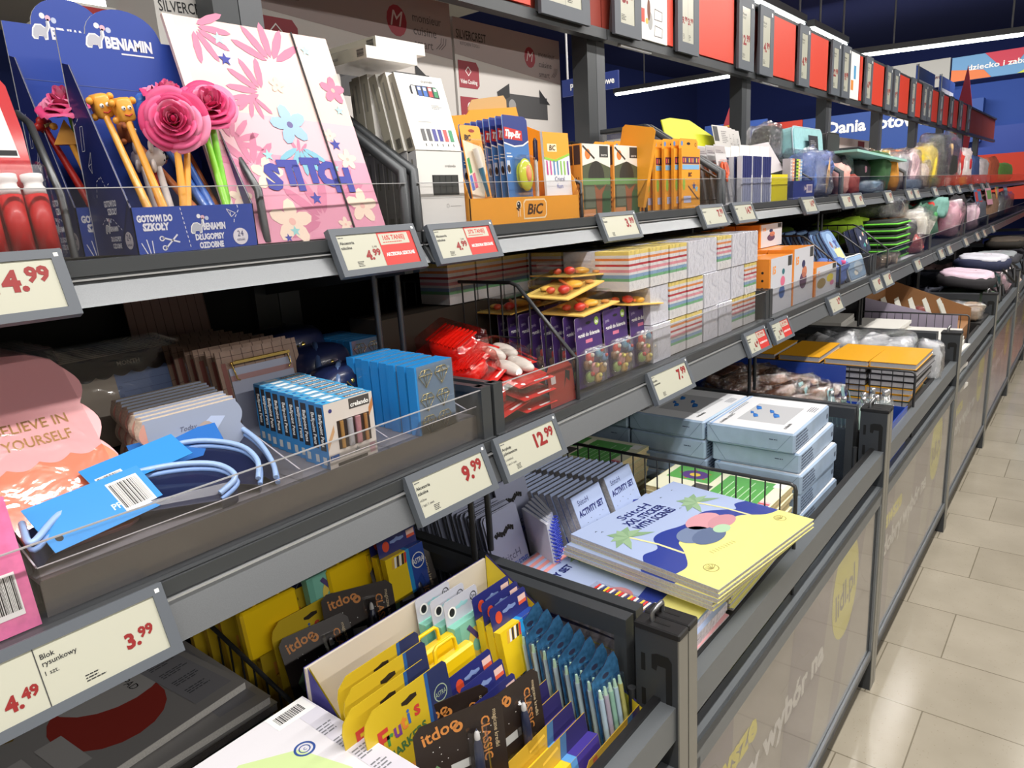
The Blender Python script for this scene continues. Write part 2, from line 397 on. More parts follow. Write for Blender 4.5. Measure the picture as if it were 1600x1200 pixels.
# side dividers between the bays on each shelf
def side_panel(k, level):
    y = YK(k)
    if level == 'top': z0, z1, xf, xk = 1.523, 1.60, -0.93, -1.15
    else: z0, z1, xf, xk = 1.172, 1.262, -0.785, -1.2
    b = MB(GON)
    for s in (-1, 1):
        b.box((xf-0.022, y+s*0.016-0.012, z0),(xf, y+s*0.016+0.012, z1))
        b.box((xk, y+s*0.016-0.003, z0),(xf-0.022, y+s*0.016+0.003, z1-0.004))
        b.box((xk, y+s*0.016-0.007, z1-0.012),(xf-0.01, y+s*0.016+0.007, z1))
    solo('shelf_end_plate', 'pair of grey end plates on the %s shelf, %s pair from the left' % ('upper' if level=='top' else 'middle', ORD[k]), 'end plate', b, group='shelf end plates')
for k in range(0, 6): side_panel(k,'mid')
def tall_side(k):
    y = YK(k); b = MB(GON)
    pts = [(-1.38,1.523),(-0.945,1.523),(-0.945,1.625),(-1.20,1.79),(-1.38,1.79)]
    for s in (-1,1):
        M = Matrix(((1,0,0,0),(0,0,1,y+s*0.014-0.004),(0,1,0,0),(0,0,0,1)))
        b.push(M); b.prism(pts[::-1], 0.003, 0.005, ACRYL); b.pop()
        b.tube([(-1.37,y+s*0.014,1.79),(-1.2,y+s*0.014,1.79)],0.010,n=4)
        b.tube([(-1.2,y+s*0.014,1.79),(-0.945,y+s*0.014,1.625),(-0.945,y+s*0.014,1.525)],0.010,n=4)
    solo('shelf_side_guard', 'pair of sloping grey guard plates on the upper shelf, '+ORD[k]+' pair from the left', 'guard plate', b, group='sloping shelf guards')
for k in range(0, 4): tall_side(k)
# vertical tie rods between the shelves
def rods(k):
    y = YK(k)
    for s,w in ((-0.028,'left'),(0.028,'right')):
        b = MB(mat((96,98,102),0.35,0.6)); b.tube([(-1.03,y+s,1.172),(-1.03,y+s,1.47)],0.006)
        solo('tie_rod', 'thin grey upright rod between middle and upper shelf, %s one at the %s joint' % (w, ORD[k]), 'rod', b, group='tie rods')
        b = MB(WIRE); b.tube([(-0.835,y+s*0.8,0.93),(-0.835,y+s*0.8,1.11)],0.006)
        solo('tie_rod', 'thin dark upright rod under the middle shelf, %s one at the %s joint' % (w, ORD[k]), 'rod', b, group='lower tie rods')
for k in range(0, 5): rods(k)
# ---------------------------------------------------------------- troughs
XF = -0.426
GPLATE = mat((70,73,77),0.4,0.4)
def trough(k):
    y0, y1 = YK(k)+0.028, YK(k+1)-0.028; L = y1-y0
    t = thing('bulk_bin', 'deep floor bin with grey front rails and poster frame in '+bayname(k), 'bin', (XF, y0, 0), 'floor bins')
    b = MB(LITE); b.box((-0.030,0,0.742),(-0.004,L,0.800), LITE); b.box((-0.042,0,0.782),(-0.030,L,0.806), BLACK); obj('upper_front_rail', b, t)
    b = MB(LITE); b.box((-0.03,0,0.672),(0.0,L,0.690), LITE); b.box((-0.006,0,0.640),(0.0,L,0.690), LITE)
    b.box((-0.03,0,0.115),(0.0,L,0.135), LITE); b.box((-0.006,0,0.115),(0.0,L,0.150), LITE); b.box((-0.006,0,0.135),(0.0,0.02,0.66), LITE); b.box((-0.006,L-0.02,0.135),(0.0,L,0.66), LITE); obj('poster_frame', b, t)
    POST = mat((150,144,142),0.5,noise=0.05,nscale=4); POST2 = mat((122,114,128),0.5)
    b = MB(POST); b.box((-0.02,0.02,0.135),(-0.012,L-0.02,0.66))
    b.push(FX(-0.0115, 0, 0))
    for i,(a,c) in enumerate(((0.0,0.15),(0.45,0.72),(0.9,1.0))): b.poly([(0.02+L*a*0.9,0.655),(0.02+L*c*0.9,0.655),(0.02+L*c*0.7,0.14),(0.02+L*a*0.7,0.14)], 0.0001, POST2)
    # crack-like thin map lines of the poster
    for q in range(6):
        rnd = random.Random(q+3); y = 0.05+q*0.2; z = 0.6-0.05*(q%3); pts = [(y,z)]
        for _ in range(5): y += rnd.uniform(0.02,0.05); z += rnd.uniform(-0.06,0.02); pts.append((min(y,L-0.03),max(z,0.15)))
        b.line(pts, 0.0012, 0.0004, mat((96,92,96),0.6))
    b.disc(0.955, 0.515, 0.125, 0.0006, mat((222,214,70),0.5), ry=0.145, n=36)
    b.text('lidl.pl', 0.865, 0.455, 0.075, 0.0010, mat((110,106,70),0.5), bold=0.02, width=0.185, rot=R(8))
    b.text('zawsze', 0.02, 0.50, 0.062, 0.0008, mat((226,214,60),0.5), bold=0.04, width=0.29)
    b.text('dobry wybór na', 0.06, 0.405, 0.062, 0.0008, mat((222,220,220),0.5), bold=0.04, width=0.71)
    b.pop(); obj('poster', b, t)
    b = MB(ACRYL); b.box((-0.0075,0.02,0.135),(-0.0065,L-0.02,0.66)); obj('clear_cover', b, t)
    b = MB(WIRE)
    z = 0.56
    for i in range(24): b.tube([(-0.045, 0.02+i*(L-0.04)/23, z),(-0.95, 0.02+i*(L-0.04)/23, z)],0.002,n=4,caps=False)
    for i in range(8): b.tube([(-0.05-0.128*i,0.01,z),(-0.05-0.128*i,L-0.01,z)],0.003,n=4,caps=False)
    obj('wire_floor', b, t)
    b = MB(INNER); b.box((-0.97,0,0.05),(-0.955,L,0.92)); b.box((-0.955,0,0.10),(-0.045,L,0.11)); obj('back_wall', b, t)
    return t
proto = None
for k in range(-1, KMAX): 
    if proto is None: proto = trough(k)
    else: dup(proto, (XF, YK(k)+0.028, 0), 'deep floor bin with grey front rails and poster frame in '+bayname(k))
def corner(k):
    y = YK(k)
    t = thing('bin_corner_post', 'pair of slotted dark corner posts between floor bins, '+ORD[k]+' pair from the camera', 'post', (XF, y, 0), 'bin corner posts')
    for s in (-1,1):
        b = MB(GON); ya, yb = (-0.031,-0.002) if s < 0 else (0.002,0.031)
        b.box((-0.072,ya,0.0),(-0.0,yb,0.915), GPLATE)
        b.box((-0.0005,ya,0.0),(0.002,yb,0.915), mat((140,138,130),0.45,0.3))
        o = obj('post', b, t)
        c = MB(BLACK); c.bbox((-0.074,ya-0.001,0.914),(0.003,yb+0.001,0.926),0.002)
        c.box((-0.05,(ya+yb)/2-0.002,0.926),(-0.02,(ya+yb)/2+0.002,0.9265), mat((10,10,10))); obj('cap', c, o)
        if s < 0:
            c = MB(mat((12,12,12),0.6)); 
            for i in range(5): c.box((-0.062,ya-0.0006,0.845-i*0.062),(-0.055,ya,0.875-i*0.062))
            hook = [(-0.035,0.882),(-0.016,0.882),(-0.010,0.874),(-0.010,0.80),(-0.012,0.755),(-0.030,0.705),(-0.036,0.705),(-0.024,0.760),(-0.024,0.775),(-0.040,0.776),(-0.040,0.762),(-0.046,0.758),(-0.046,0.796),(-0.020,0.797),(-0.020,0.862),(-0.034,0.862),(-0.036,0.852),(-0.044,0.854),(-0.044,0.878)]
            c.push(FY(0,ya-0.0006,0)); c.poly([(p[0],p[1]) for p in hook],0); c.pop(); obj('slots', c, o)
    b = MB(STEEL); b.tube([(-0.05,-0.016,0.924),(-0.05,-0.016,0.94),(-0.045,-0.008,0.948),(-0.045,0.006,0.948),(-0.05,0.016,0.94),(-0.05,0.016,0.924)],0.004,n=8); obj('coupling_staple', b, t)
    b = MB(mat((78,80,83),0.35,0.5)); b.tube([(-0.083,-0.026,0.60),(-0.083,-0.026,0.80)],0.007,n=10); b.tube([(-0.083,-0.026,0.58),(-0.083,-0.026,0.60)],0.005,n=8); obj('hinge_pin', b, t)
    # glazed side frames running to the back
    for s in (-1,1):
        ya, yb = (-0.028,-0.004) if s < 0 else (0.004,0.028)
        b = MB(GON); b.box((-0.95,ya,0.885),(-0.09,yb,0.918), GPLATE); b.box((-0.112,ya,0.55),(-0.09,yb,0.885)); b.box((-0.95,ya,0.55),(-0.93,yb,0.885)); b.box((-0.95,ya,0.53),(-0.09,yb,0.56)); o = obj('side_frame', b, t)
        b = MB(ACRYL); b.box((-0.93,(ya+yb)/2-0.001,0.56),(-0.112,(ya+yb)/2+0.001,0.885)); obj('side_pane', b, o)
    return t
cp = corner(0)
for k in range(1, KMAX): dup(cp, (XF, YK(k), 0), 'pair of slotted dark corner posts between floor bins, '+ORD[k]+' pair from the camera')
# ---------------------------------------------------------------- price tags
def tag_mesh(w, h, kind, price=None, head='Artykuły szkolne', promo=None):
    """face in the x-y plane, z outward; origin at the lower left corner"""
    b = MB(TAG); t = 0.012; e = h*0.13; e2 = h*0.14
    b.raw([(0,0,-t),(w,0,-t),(w,h,-t),(0,h,-t),(0,0,0),(w,0,0),(w,h,0),(0,h,0),(e,e,0),(w-e*1.2,e,0),(w-e*1.2,h-e2,0),(e,h-e2,0),(e,e,-0.002),(w-e*1.2,e,-0.002),(w-e*1.2,h-e2,-0.002),(e,h-e2,-0.002)],
          [(0,3,2,1),(0,1,5,4),(1,2,6,5),(2,3,7,6),(3,0,4,7),(4,5,9,8),(5,6,10,9),(6,7,11,10),(7,4,8,11),(8,9,13,12),(9,10,14,13),(10,11,15,14),(11,8,12,15)])
    b.rect(w-e*0.9, h-e2*0.85, w-e*0.45, h-e2*0.45, 0.0002, WHITE)
    s = MB(EINK); x0,y0,x1,y1 = e,e,w-e*1.2,h-e2; s.rect(x0,y0,x1,y1,-0.0018)
    return b, s, (x0,y0,x1,y1)
def qr(s, x, y, k, z):
    pass
def scribble(s, x, y, w, h, n, z, m=INK, seed=0):
    """rows of tiny unreadable print"""
    rnd = random.Random(seed)
    for i in range(n):
        yy = y - i*h*1.9; xx = x; end = x+w*rnd.uniform(0.6,1)
        while xx < end:
            l = rnd.uniform(1.2,3.5)*h; s.rect(xx, yy, min(xx+l,end), yy+h*0.8, z, m); xx += l+h*0.5
def price(s, p, x, y, h, z, m=RED, align='r'):
    a, c = p.split('.')
    va = text_geo(a+'.', 0.03); vc = text_geo(c, 0.03)
    wa = (va[3]-va[2])*h/0.7; wc = (vc[3]-vc[2])*h*0.72/0.7
    x0 = x-(wa+wc) if align == 'r' else x
    s.text(a+'.', x0, y, h, z, m, bold=0.045); s.text(c, x0+wa+h*0.02, y+h*0.40, h*0.72, z, m, bold=0.045)
def price_tag(M, w, h, spec, label, group='shelf price tags', name='price_tag', tall=False):
    t = thing(name, label, 'price tag', M, group)
    b, s, (x0,y0,x1,y1) = tag_mesh(w, h, spec.get('kind'))
    obj('tag_frame', b, t)
    H = y1-y0; Wd = x1-x0; z = -0.0014
    if spec.get('promo'):
        xm = x0+Wd*0.52
        s.rect(xm,y0,x1,y1,z,RED2); s.rect(xm+Wd*0.015,y0+H*0.62,x1-Wd*0.06,y1-H*0.05,z+0.0002,EINK)
        s.text(spec['promo']+' TANIEJ', (xm+x1-Wd*0.05)/2, y0+H*0.76, H*0.14, z+0.0004, RED2, bold=0.02, align='c', width=Wd*0.30)
        scribble(s, xm+Wd*0.05, y0+H*0.68, Wd*0.28, H*0.03, 1, z+0.0004, RED2)
        s.text('AKCESORIA SZKOLNE', (xm+x1)/2, y0+H*0.28, H*0.10, z+0.0002, WHITE, bold=0.03, align='c', width=Wd*0.40)
        price(s, spec['price'], xm-Wd*0.03, y0+H*0.24, H*0.26, z)
        s.text('5.99', xm-Wd*0.05, y0+H*0.56, H*0.07, z, mat((120,100,96)), align='r')
        xe = xm
    elif spec.get('tall'):
        ps = spec['price'].split('/')
        for i,p in enumerate(ps):
            xa = x0+Wd*i/len(ps); xb = x0+Wd*(i+1)/len(ps)
            if i: s.rect(xa-0.0005,y0,xa+0.0005,y1,z,mat((90,90,90)))
            price(s, p, xb-Wd*0.06, y0+H*0.30, H*(0.17 if len(ps)==1 else 0.10), z)
            s.text('Piórniki' if i == 0 else 'Teczka', xa+Wd*0.07, y1-H*0.16, H*0.045, z, INK, bold=0.01)
            scribble(s, xa+Wd*0.07, y1-H*0.2, Wd*0.4/len(ps), H*0.012, 2, z, INK, i)
            scribble(s, xa+Wd*0.07, y0+H*0.12, Wd*0.35/len(ps), H*0.012, 4, z, INK, i+4)
        xe = None
    elif spec.get('double'):
        xm = x0+Wd*0.555
        s.rect(xm-0.0005,y0,xm+0.0005,y1,z,mat((60,60,60)))
        price(s, '4.49', xm-Wd*0.02, y0+H*0.20, H*0.24, z); price(s, '3.99', x1-Wd*0.04, y0+H*0.30, H*0.25, z)
        s.text('Oxford Blok A4', xm-Wd*0.50, y0+H*0.73, H*0.085, z, INK, bold=0.01); s.text('techniczny', xm-Wd*0.50, y0+H*0.60, H*0.085, z, INK, bold=0.01); s.text('biały', xm-Wd*0.50, y0+H*0.42, H*0.06, z, INK)
        s.text('Blok', xm+Wd*0.015, y0+H*0.78, H*0.085, z, INK, bold=0.01); s.text('rysunkowy', xm+Wd*0.015, y0+H*0.66, H*0.085, z, INK, bold=0.01); s.text('1 szt.', xm+Wd*0.015, y0+H*0.50, H*0.075, z, INK)
        for xx in (xm+Wd*0.13, xm-Wd*0.36): scribble(s, xx, y0+H*0.20, Wd*0.07, H*0.025, 3, z, INK, 3)
        xe = None
    else:
        price(s, spec['price'], x1-Wd*0.05, y0+H*0.42, H*0.40, z); xe = x1
    if xe is not None:
        hd = spec.get('head', ['Akcesoria','szkolne'])
        for i,l in enumerate(hd): s.text(l, x0+Wd*0.02, y1-H*(0.27+0.14*i), H*0.085, z, INK, bold=0.015)
        scribble(s, x0+Wd*0.02, y1-H*0.09, Wd*0.10, H*0.03, 1, z, mat((90,90,90)), 1)
        if 'sub' in spec:
            for i,l in enumerate(spec['sub']): s.text(l, x0+Wd*0.02, y1-H*(0.30+0.14*(len(hd)+i)), H*0.065, z, mat((70,70,74)))
        scribble(s, x0+Wd*0.16, y0+H*0.20, Wd*0.08, H*0.022, 4, z, INK, 2)
    obj('tag_screen', s, t)
    c = MB(GON); c.raw([(0.002,0.004,-0.012),(w-0.002,0.004,-0.012),(w-0.002,h*0.5,-0.012),(0.002,h*0.5,-0.012),(0.002,0.012,-0.026),(w-0.002,0.012,-0.026)],[(0,1,5,4),(0,4,3),(1,2,5),(3,4,5,2)])
    obj('tag_clip', c, t)
    return t
def tagM(level, y, tilt=22):
    a = R(tilt)
    if level == 'top': o = (-0.888, y, 1.466)
    else: o = (-0.737, y, 1.102)
    return frame(o, (0,1,0), (-math.sin(a),0,math.cos(a)))
TW, TH = 0.178, 0.079
P = price_tag
P(tagM('top',0.140), 0.178, 0.079, dict(price='14.99'), 'large grey electronic price tag reading 14.99 at the left edge')
P(tagM('top',0.688), TW, 0.078, dict(price='4.99', promo='16%'), 'price tag with red 16% TANIEJ field under the pink floral folder')
P(tagM('top',0.897), 0.172, 0.074, dict(price='4.99', promo='37%'), 'price tag with red 37% TANIEJ field under the white marker boxes')
P(tagM('top',1.450), 0.168, 0.070, dict(price='3.99', head=['Zeszyt']), 'small price tag reading 3.99 below the orange display')
P(tagM('top',1.992), 0.170, 0.070, dict(price='7.99', head=['Nożyczki']), 'price tag reading 7.99 on the upper rail left of the second joint')
P(tagM('top',2.232), 0.165, 0.070, dict(price='14.99', head=['Nożyczki']), 'price tag reading 14.99 on the upper rail right of the second joint')
P(tagM('mid',0.660), TW, TH, dict(price='9.99', head=['Akcesoria','szkolne'], sub=['różne','1 kpl./1 zest.']), 'price tag reading 9.99 below the clear tray of blue boxes')
P(tagM('mid',0.862), TW, TH, dict(price='12.99', head=['Artykuły','piśmiennicze'], sub=['z kolekcji','1 szt./1 zest.']), 'price tag reading 12.99 under the red packs of the middle shelf')
P(tagM('mid',1.400), 0.195, 0.078, dict(price='7.99', head=['Kostka','papierowa']), 'price tag reading 7.99 under the striped note cubes')
P(tagM('mid',0.012), 0.285, 0.080, dict(double=True, price='3.99'), 'long double price tag reading 4.49 and 3.99 at lower left')
P(tagM('mid',1.960), 0.165, 0.072, dict(price='6.49', promo='18%'), 'price tag with dark red field left of the second middle joint')
P(tagM('mid',2.165), 0.165, 0.072, dict(price='5.99', promo='24%'), 'price tag with dark red field right of the second middle joint')
for i,(lv,y,p) in enumerate([('mid',2.76,'3.99'),('mid',3.40,'8.99'),('mid',3.60,'6.99'),('mid',4.30,'5.99'),('mid',5.0,'9.99'),('mid',5.3,'4.99'),('mid',6.0,'7.99'),('mid',6.6,'9.99'),('mid',7.0,'4.99'),('mid',7.6,'7.99'),
    ('top',2.90,'14.99'),('top',3.43,'5.99'),('top',3.63,'8.99'),('top',4.25,'12.99'),('top',4.78,'4.99'),('top',4.98,'6.99'),('top',5.6,'9.99'),('top',6.2,'3.99'),('top',6.6,'7.99'),('top',7.3,'5.99'),('top',8.0,'5.99'),('top',8.4,'6.99')]):
    if i < 5 or lv == 'top' and y < 5: P(tagM(lv,y), 0.16, 0.070, dict(price=p, head=['Zeszyt']), 'far price tag reading %s on the %s rail, about %d bays away' % (p, 'upper' if lv=='top' else 'middle', int(y/1.333)+1)); last = COL.objects[-1]
    else: P(tagM(lv,y), 0.16, 0.070, dict(price=p, head=['Zeszyt']), 'tiny distant price tag on the %s rail, %s of the distant ones there' % ('upper' if lv=='top' else 'middle', ORD[i%12]))
# ---------------------------------------------------------------- header with large price displays
XH = -1.335
for k in range(0, KMAX):
    y0, y1 = YK(k), YK(k+1)
    b = MB(GON); b.box((XH-0.045,y0+0.003,2.080),(XH-0.01,y1-0.003,2.112)); b.box((XH-0.045,y0+0.003,2.385),(XH-0.01,y1-0.003,2.405)); b.box((XH-0.045,y0+0.003,2.112),(XH-0.03,y1-0.003,2.385), mat((150,60,48),0.6))
    b.box((XH-0.03,y0+0.1,2.074),(XH-0.016,y0+0.32,2.080), mat((190,192,194),0.4))
    solo('header_rail', 'grey header frame above '+bayname(k)+' holding price displays', 'rail', b, group='header rails')
hd = [(1.83,0.26,'2.99/1.99'),(2.24,0.18,'5.49'),(2.70,0.185,'9.99/3.99'),(3.29,0.18,'12.99'),(3.54,0.18,'4.99'),(4.10,0.18,'4.99'),(4.68,0.18,'22.99'),(4.90,0.18,'9.99'),(5.45,0.18,'6.99'),(6.03,0.18,'19.99'),(6.27,0.18,'9.99'),(6.9,0.18,'12.99'),(7.4,0.18,'5.99'),(7.62,0.18,'4.99'),(8.2,0.18,'9.99'),(8.8,0.18,'4.99'),(9.4,0.18,'4.99'),(10.0,0.18,'4.99')]
for i,(y,w,p) in enumerate(hd):
    price_tag(FX(XH+0.012, y, 2.098), w, 0.300, dict(price=p, tall=True), 'tall header price display reading %s, %s from the left' % (p.replace('/',' and '), ORD[i]), 'header price displays', 'header_price_display')
REDP = mat((214,66,44),0.45)
reds = [(0.9,0.90),(2.62,0.07),(2.89,0.38),(3.73,0.35),(4.29,0.36),(5.42-0.06,0.06),(5.65,0.36),(6.47,0.40),(7.1,0.28),(7.84,0.34),(8.4,0.36),(9.0,0.36),(9.6,0.36)]
for i,(y,w) in enumerate(reds):
    b = MB(REDP); b.box((XH-0.012,y,2.115),(XH-0.004,y+w,2.385))
    solo('red_board', 'plain red header panel between price displays, '+ORD[i]+' red one from the left', 'panel', b, group='red header panels')
for j,y in enumerate((2.44,5.12)):
    b = MB(WHITE); w = 0.2 if j == 0 else 0.22; b.box((XH-0.012,y,2.112),(XH-0.003,y+w,2.388)); b.push(FX(XH-0.0028,y,2.112))
    if j == 0:
        b.rect(0.0,0.055,0.03,0.10,0,REDP); b.poly([(0.075,0.20),(0.10,0.15),(0.12,0.19),(0.115,0.26),(0.08,0.27)],0,mat((150,146,190))); b.rect(0.12,0.15,0.165,0.19,0.0002,mat((120,150,170)))
        b.disc(0.06,0.10,0.012,0.0002,mat((120,70,50)),ry=0.035); b.disc(0.07,0.065,0.018,0.0001,mat((170,170,170)),ry=0.03); b.disc(0.045,0.062,0.010,0.0003,mat((220,190,90)))
        for c in (0.075,0.02): b.line([(0.10,c),(0.16,c),(0.163,c+0.03),(0.105,c+0.035),(0.10,c)],0.003,0.0002,mat((120,110,110)))
    else: b.rect(0.03,0.05,0.09,0.11,0,mat((220,140,60))); b.rect(0.09,0.12,0.14,0.2,0,mat((70,150,200)))
    b.pop(); solo('header_poster', 'white header poster with small product pictures, '+('nearer' if j == 0 else 'farther')+' one', 'poster', b)
# ================================================================= printed motifs
def smooth(pts, k=4):
    n = len(pts); out = []
    for i in range(n):
        p0, p1, p2, p3 = pts[i-1], pts[i], pts[(i+1)%n], pts[(i+2)%n]
        for j in range(k):
            u = j/k; out.append(tuple(0.5*((2*b_)+(-a_+c_)*u+(2*a_-5*b_+4*c_-d_)*u*u+(-a_+3*b_-3*c_+d_)*u**3) for a_,b_,c_,d_ in zip(p0,p1,p2,p3)))
    return out
def open_smooth(pts, k=5):
    out = []; n = len(pts)
    for i in range(n-1):
        p0, p1, p2, p3 = pts[max(i-1,0)], pts[i], pts[i+1], pts[min(i+2,n-1)]
        for j in range(k):
            u = j/k; out.append(tuple(0.5*((2*b_)+(-a_+c_)*u+(2*a_-5*b_+4*c_-d_)*u*u+(-a_+3*b_-3*c_+d_)*u**3) for a_,b_,c_,d_ in zip(p0,p1,p2,p3)))
    return out+[pts[-1]]
def palm(b, x, y, s, rot, z, leaf=(146,176,140), trunk=(226,222,160), tl=1.6):
    ca, sa = math.cos(rot), math.sin(rot)
    def P(a, c): return (x+a*ca-c*sa, y+a*sa+c*ca)
    b.line([P(0,0), P(0.05*s,-tl*s*0.5), P(-0.05*s,-tl*s)], s*0.075, z, mat(trunk))
    for i in range(8):
        a = R(-25+i*33); L = s*(0.62 if i%2 else 0.72)
        tip = (math.cos(a)*L, math.sin(a)*L-0.12*s); n = (-math.sin(a)*s*0.12, math.cos(a)*s*0.12); mid = (tip[0]*0.5, tip[1]*0.5+0.10*s)
        b.poly([P(0,0), P(mid[0]-n[0],mid[1]-n[1]), P(*tip), P(mid[0]+n[0],mid[1]+n[1])], z+0.0001*(1+i%2), mat(leaf if i%2 else (130,162,126)))
def barcode(b, x, y, w, h, z, seed=1, bg=True):
    rnd = random.Random(seed)
    if bg: b.rect(x-w*0.06,y-h*0.15,x+w*1.06,y+h*1.08,z,WHITE)
    xx = x
    while xx < x+w:
        l = rnd.choice((1,1,2,3))*w/70; b.rect(xx,y,min(xx+l,x+w),y+h,z+0.0001,INK); xx += l+rnd.choice((1,2,2))*w/70
def blossom(b, x, y, s, z, m, c=None, n=5, rot=0.2):
    for i in range(n):
        a = rot+2*PI*i/n
        pts = []
        for k in range(8):
            t = 2*PI*k/8; px = s*0.32+s*0.30*math.cos(t); py = s*0.19*math.sin(t)
            pts.append((x+px*math.cos(a)-py*math.sin(a), y+px*math.sin(a)+py*math.cos(a)))
        b.poly(pts, z+0.00003*i, m)
    if c: b.disc(x, y, s*0.1, z+0.0003, c, n=8)
def leafm(b, x, y, s, z, m, rot=0, n=5):
    for i in range(n):
        a = rot+R(-60+120*i/(n-1)); pts = []
        for k in range(8):
            t = 2*PI*k/8; px = s*0.55+s*0.42*math.cos(t); py = s*0.10*math.sin(t)
            pts.append((x+px*math.cos(a)-py*math.sin(a), y+px*math.sin(a)+py*math.cos(a)))
        b.poly(pts, z+0.00003*i, m)
def star(b, x, y, s, z, m, rot=0.3):
    b.poly([(x+s*(1 if i%2==0 else 0.42)*math.cos(rot+PI*i/5), y+s*(1 if i%2==0 else 0.42)*math.sin(rot+PI*i/5)) for i in range(10)], z, m)
def shell(b, x, y, s, z, m):
    for i in range(7):
        a = R(20+i*23); b.line([(x,y),(x+s*math.cos(a),y+s*math.sin(a))], s*0.07, z, m)
    b.ring(x, y+s*0.3, s*0.80, s*0.9, z, m, n=14)
LAV = mat((172,188,224), 0.35, coat=0.2); SAND = mat((232,226,140), 0.35, coat=0.2); SEA = mat((44,62,150), 0.35, coat=0.2); CORAL = mat((226,150,146), 0.4); NAVT = mat((34,42,110), 0.4)
PAGES = mat((190,184,178), 0.8, noise=0.12, nscale=250)
# ----------------------------------------------------------------- wide sticker books lying in a stack
def book_big():
    t = thing('sticker_book', '', 'book', (0,0,0))
    w, l, h = 0.36, 0.335, 0.0085            # y, x, z
    b = MB(PAGES); b.box((-l,0,0.001),(-0.002,w-0.001,h-0.0012)); obj('pages', b, t)
    b = MB(LAV)
    sx = lambda p: (p[1]-0, p[0])
    b.box((-l,0,0),(0,w,0.001), SAND); b.box((-l,0,h-0.0012),(0,w,h), LAV)
    b.push(FZ(0,0,h+0.0001))     # x runs along +y, y runs towards -x
    sand = open_smooth([(0,0.085),(w*0.1,0.085),(w*0.22,0.12),(w*0.3,0.15),(w*0.42,0.135),(w*0.5,0.10),(w*0.62,0.12),(w*0.78,0.125),(w*0.9,0.085),(w,0.075)])
    sky = open_smooth([(w,0.15),(w*0.92,0.16),(w*0.86,0.145),(w*0.8,0.165),(w*0.7,0.19),(w*0.5,0.185),(w*0.34,0.20),(w*0.24,0.195),(w*0.16,0.165),(w*0.06,0.17),(0,0.155)])
    b.poly([(0,0)]+sand+[(w,0)], 0.0001, SAND); b.poly(sand+sky, 0.0002, SEA)
    palm(b, w*0.17, 0.235, 0.075, R(8), 0.0004); palm(b, w*0.80, 0.225, 0.075, R(8), 0.0004)
    b.text('StitcH', w*0.46, 0.292, 0.021, 0.0004, NAVT, bold=0.01, align='c', width=0.10)
    b.text('XXL STICKER', w*0.46, 0.265, 0.019, 0.0004, NAVT, bold=0.03, align='c', width=0.130)
    b.text('WITH SCENES', w*0.46, 0.239, 0.019, 0.0004, NAVT, bold=0.03, align='c', width=0.130)
    # plain rocks, shells and drift in place of the printed characters
    b.disc(w*0.42, 0.145, 0.042, 0.0006, mat((112,128,160)), ry=0.030); b.disc(w*0.46, 0.120, 0.045, 0.0007, mat((90,106,140)), ry=0.026)
    b.disc(w*0.60, 0.165, 0.048, 0.0006, mat((206,150,160)), ry=0.028); b.disc(w*0.66, 0.135, 0.040, 0.0008, mat((196,140,150)), ry=0.022); b.disc(w*0.58, 0.118, 0.022, 0.0009, mat((170,204,170)), ry=0.015)
    shell(b, w*0.16, 0.045, 0.016, 0.0004, mat((150,140,80))); shell(b, w*0.90, 0.05, 0.014, 0.0004, mat((150,140,80)))
    for i in range(9): b.line([(w*0.30+i*0.008,0.075-i*0.001),(w*0.305+i*0.008,0.085-i*0.001)],0.0012,0.0004,mat((170,160,90)))
    for px,py in ((0.1,0.30),(0.12,0.29),(0.72,0.30),(0.66,0.235),(0.86,0.305),(0.6,0.245)): b.line([(w*px,py),(w*px+0.003,py+0.003),(w*px+0.006,py)],0.001,0.0004,INK)
    b.pop(); obj('cover', b, t)
    return t
bb = book_big(); rnd = random.Random(3)
Ms = []; z = 0.565; n = 39
for i in range(n):
    j = 0.004 if i < n-5 else 0.002
    if i < n-5: Ms.append(Matrix.Translation((-0.461+rnd.uniform(-0.004,0.004), 1.150+rnd.uniform(-j,j), z)) @ Matrix.Rotation(R(rnd.uniform(-1.0,0.6)),4,'Z') @ Matrix.Diagonal((1,0.80,1,1)))
    else: Ms.append(Matrix.Translation((-0.440-(0.010 if i < n-3 else 0)+rnd.uniform(-j,j), 1.040+rnd.uniform(-j,j), z)) @ Matrix.Rotation(R(-6.5+rnd.uniform(-1.2,1.0)),4,'Z'))
    z += 0.0088
row(bb, Ms, lambda i: 'large square beach-cover sticker book, ' + ('topmost of its stack' if i == n-1 else ((ORD[n-1-i] if n-1-i < 30 else 'thirty-'+ORD[n-1-i-30])+' from the top of the big stack')), 'sticker books in the big stack')
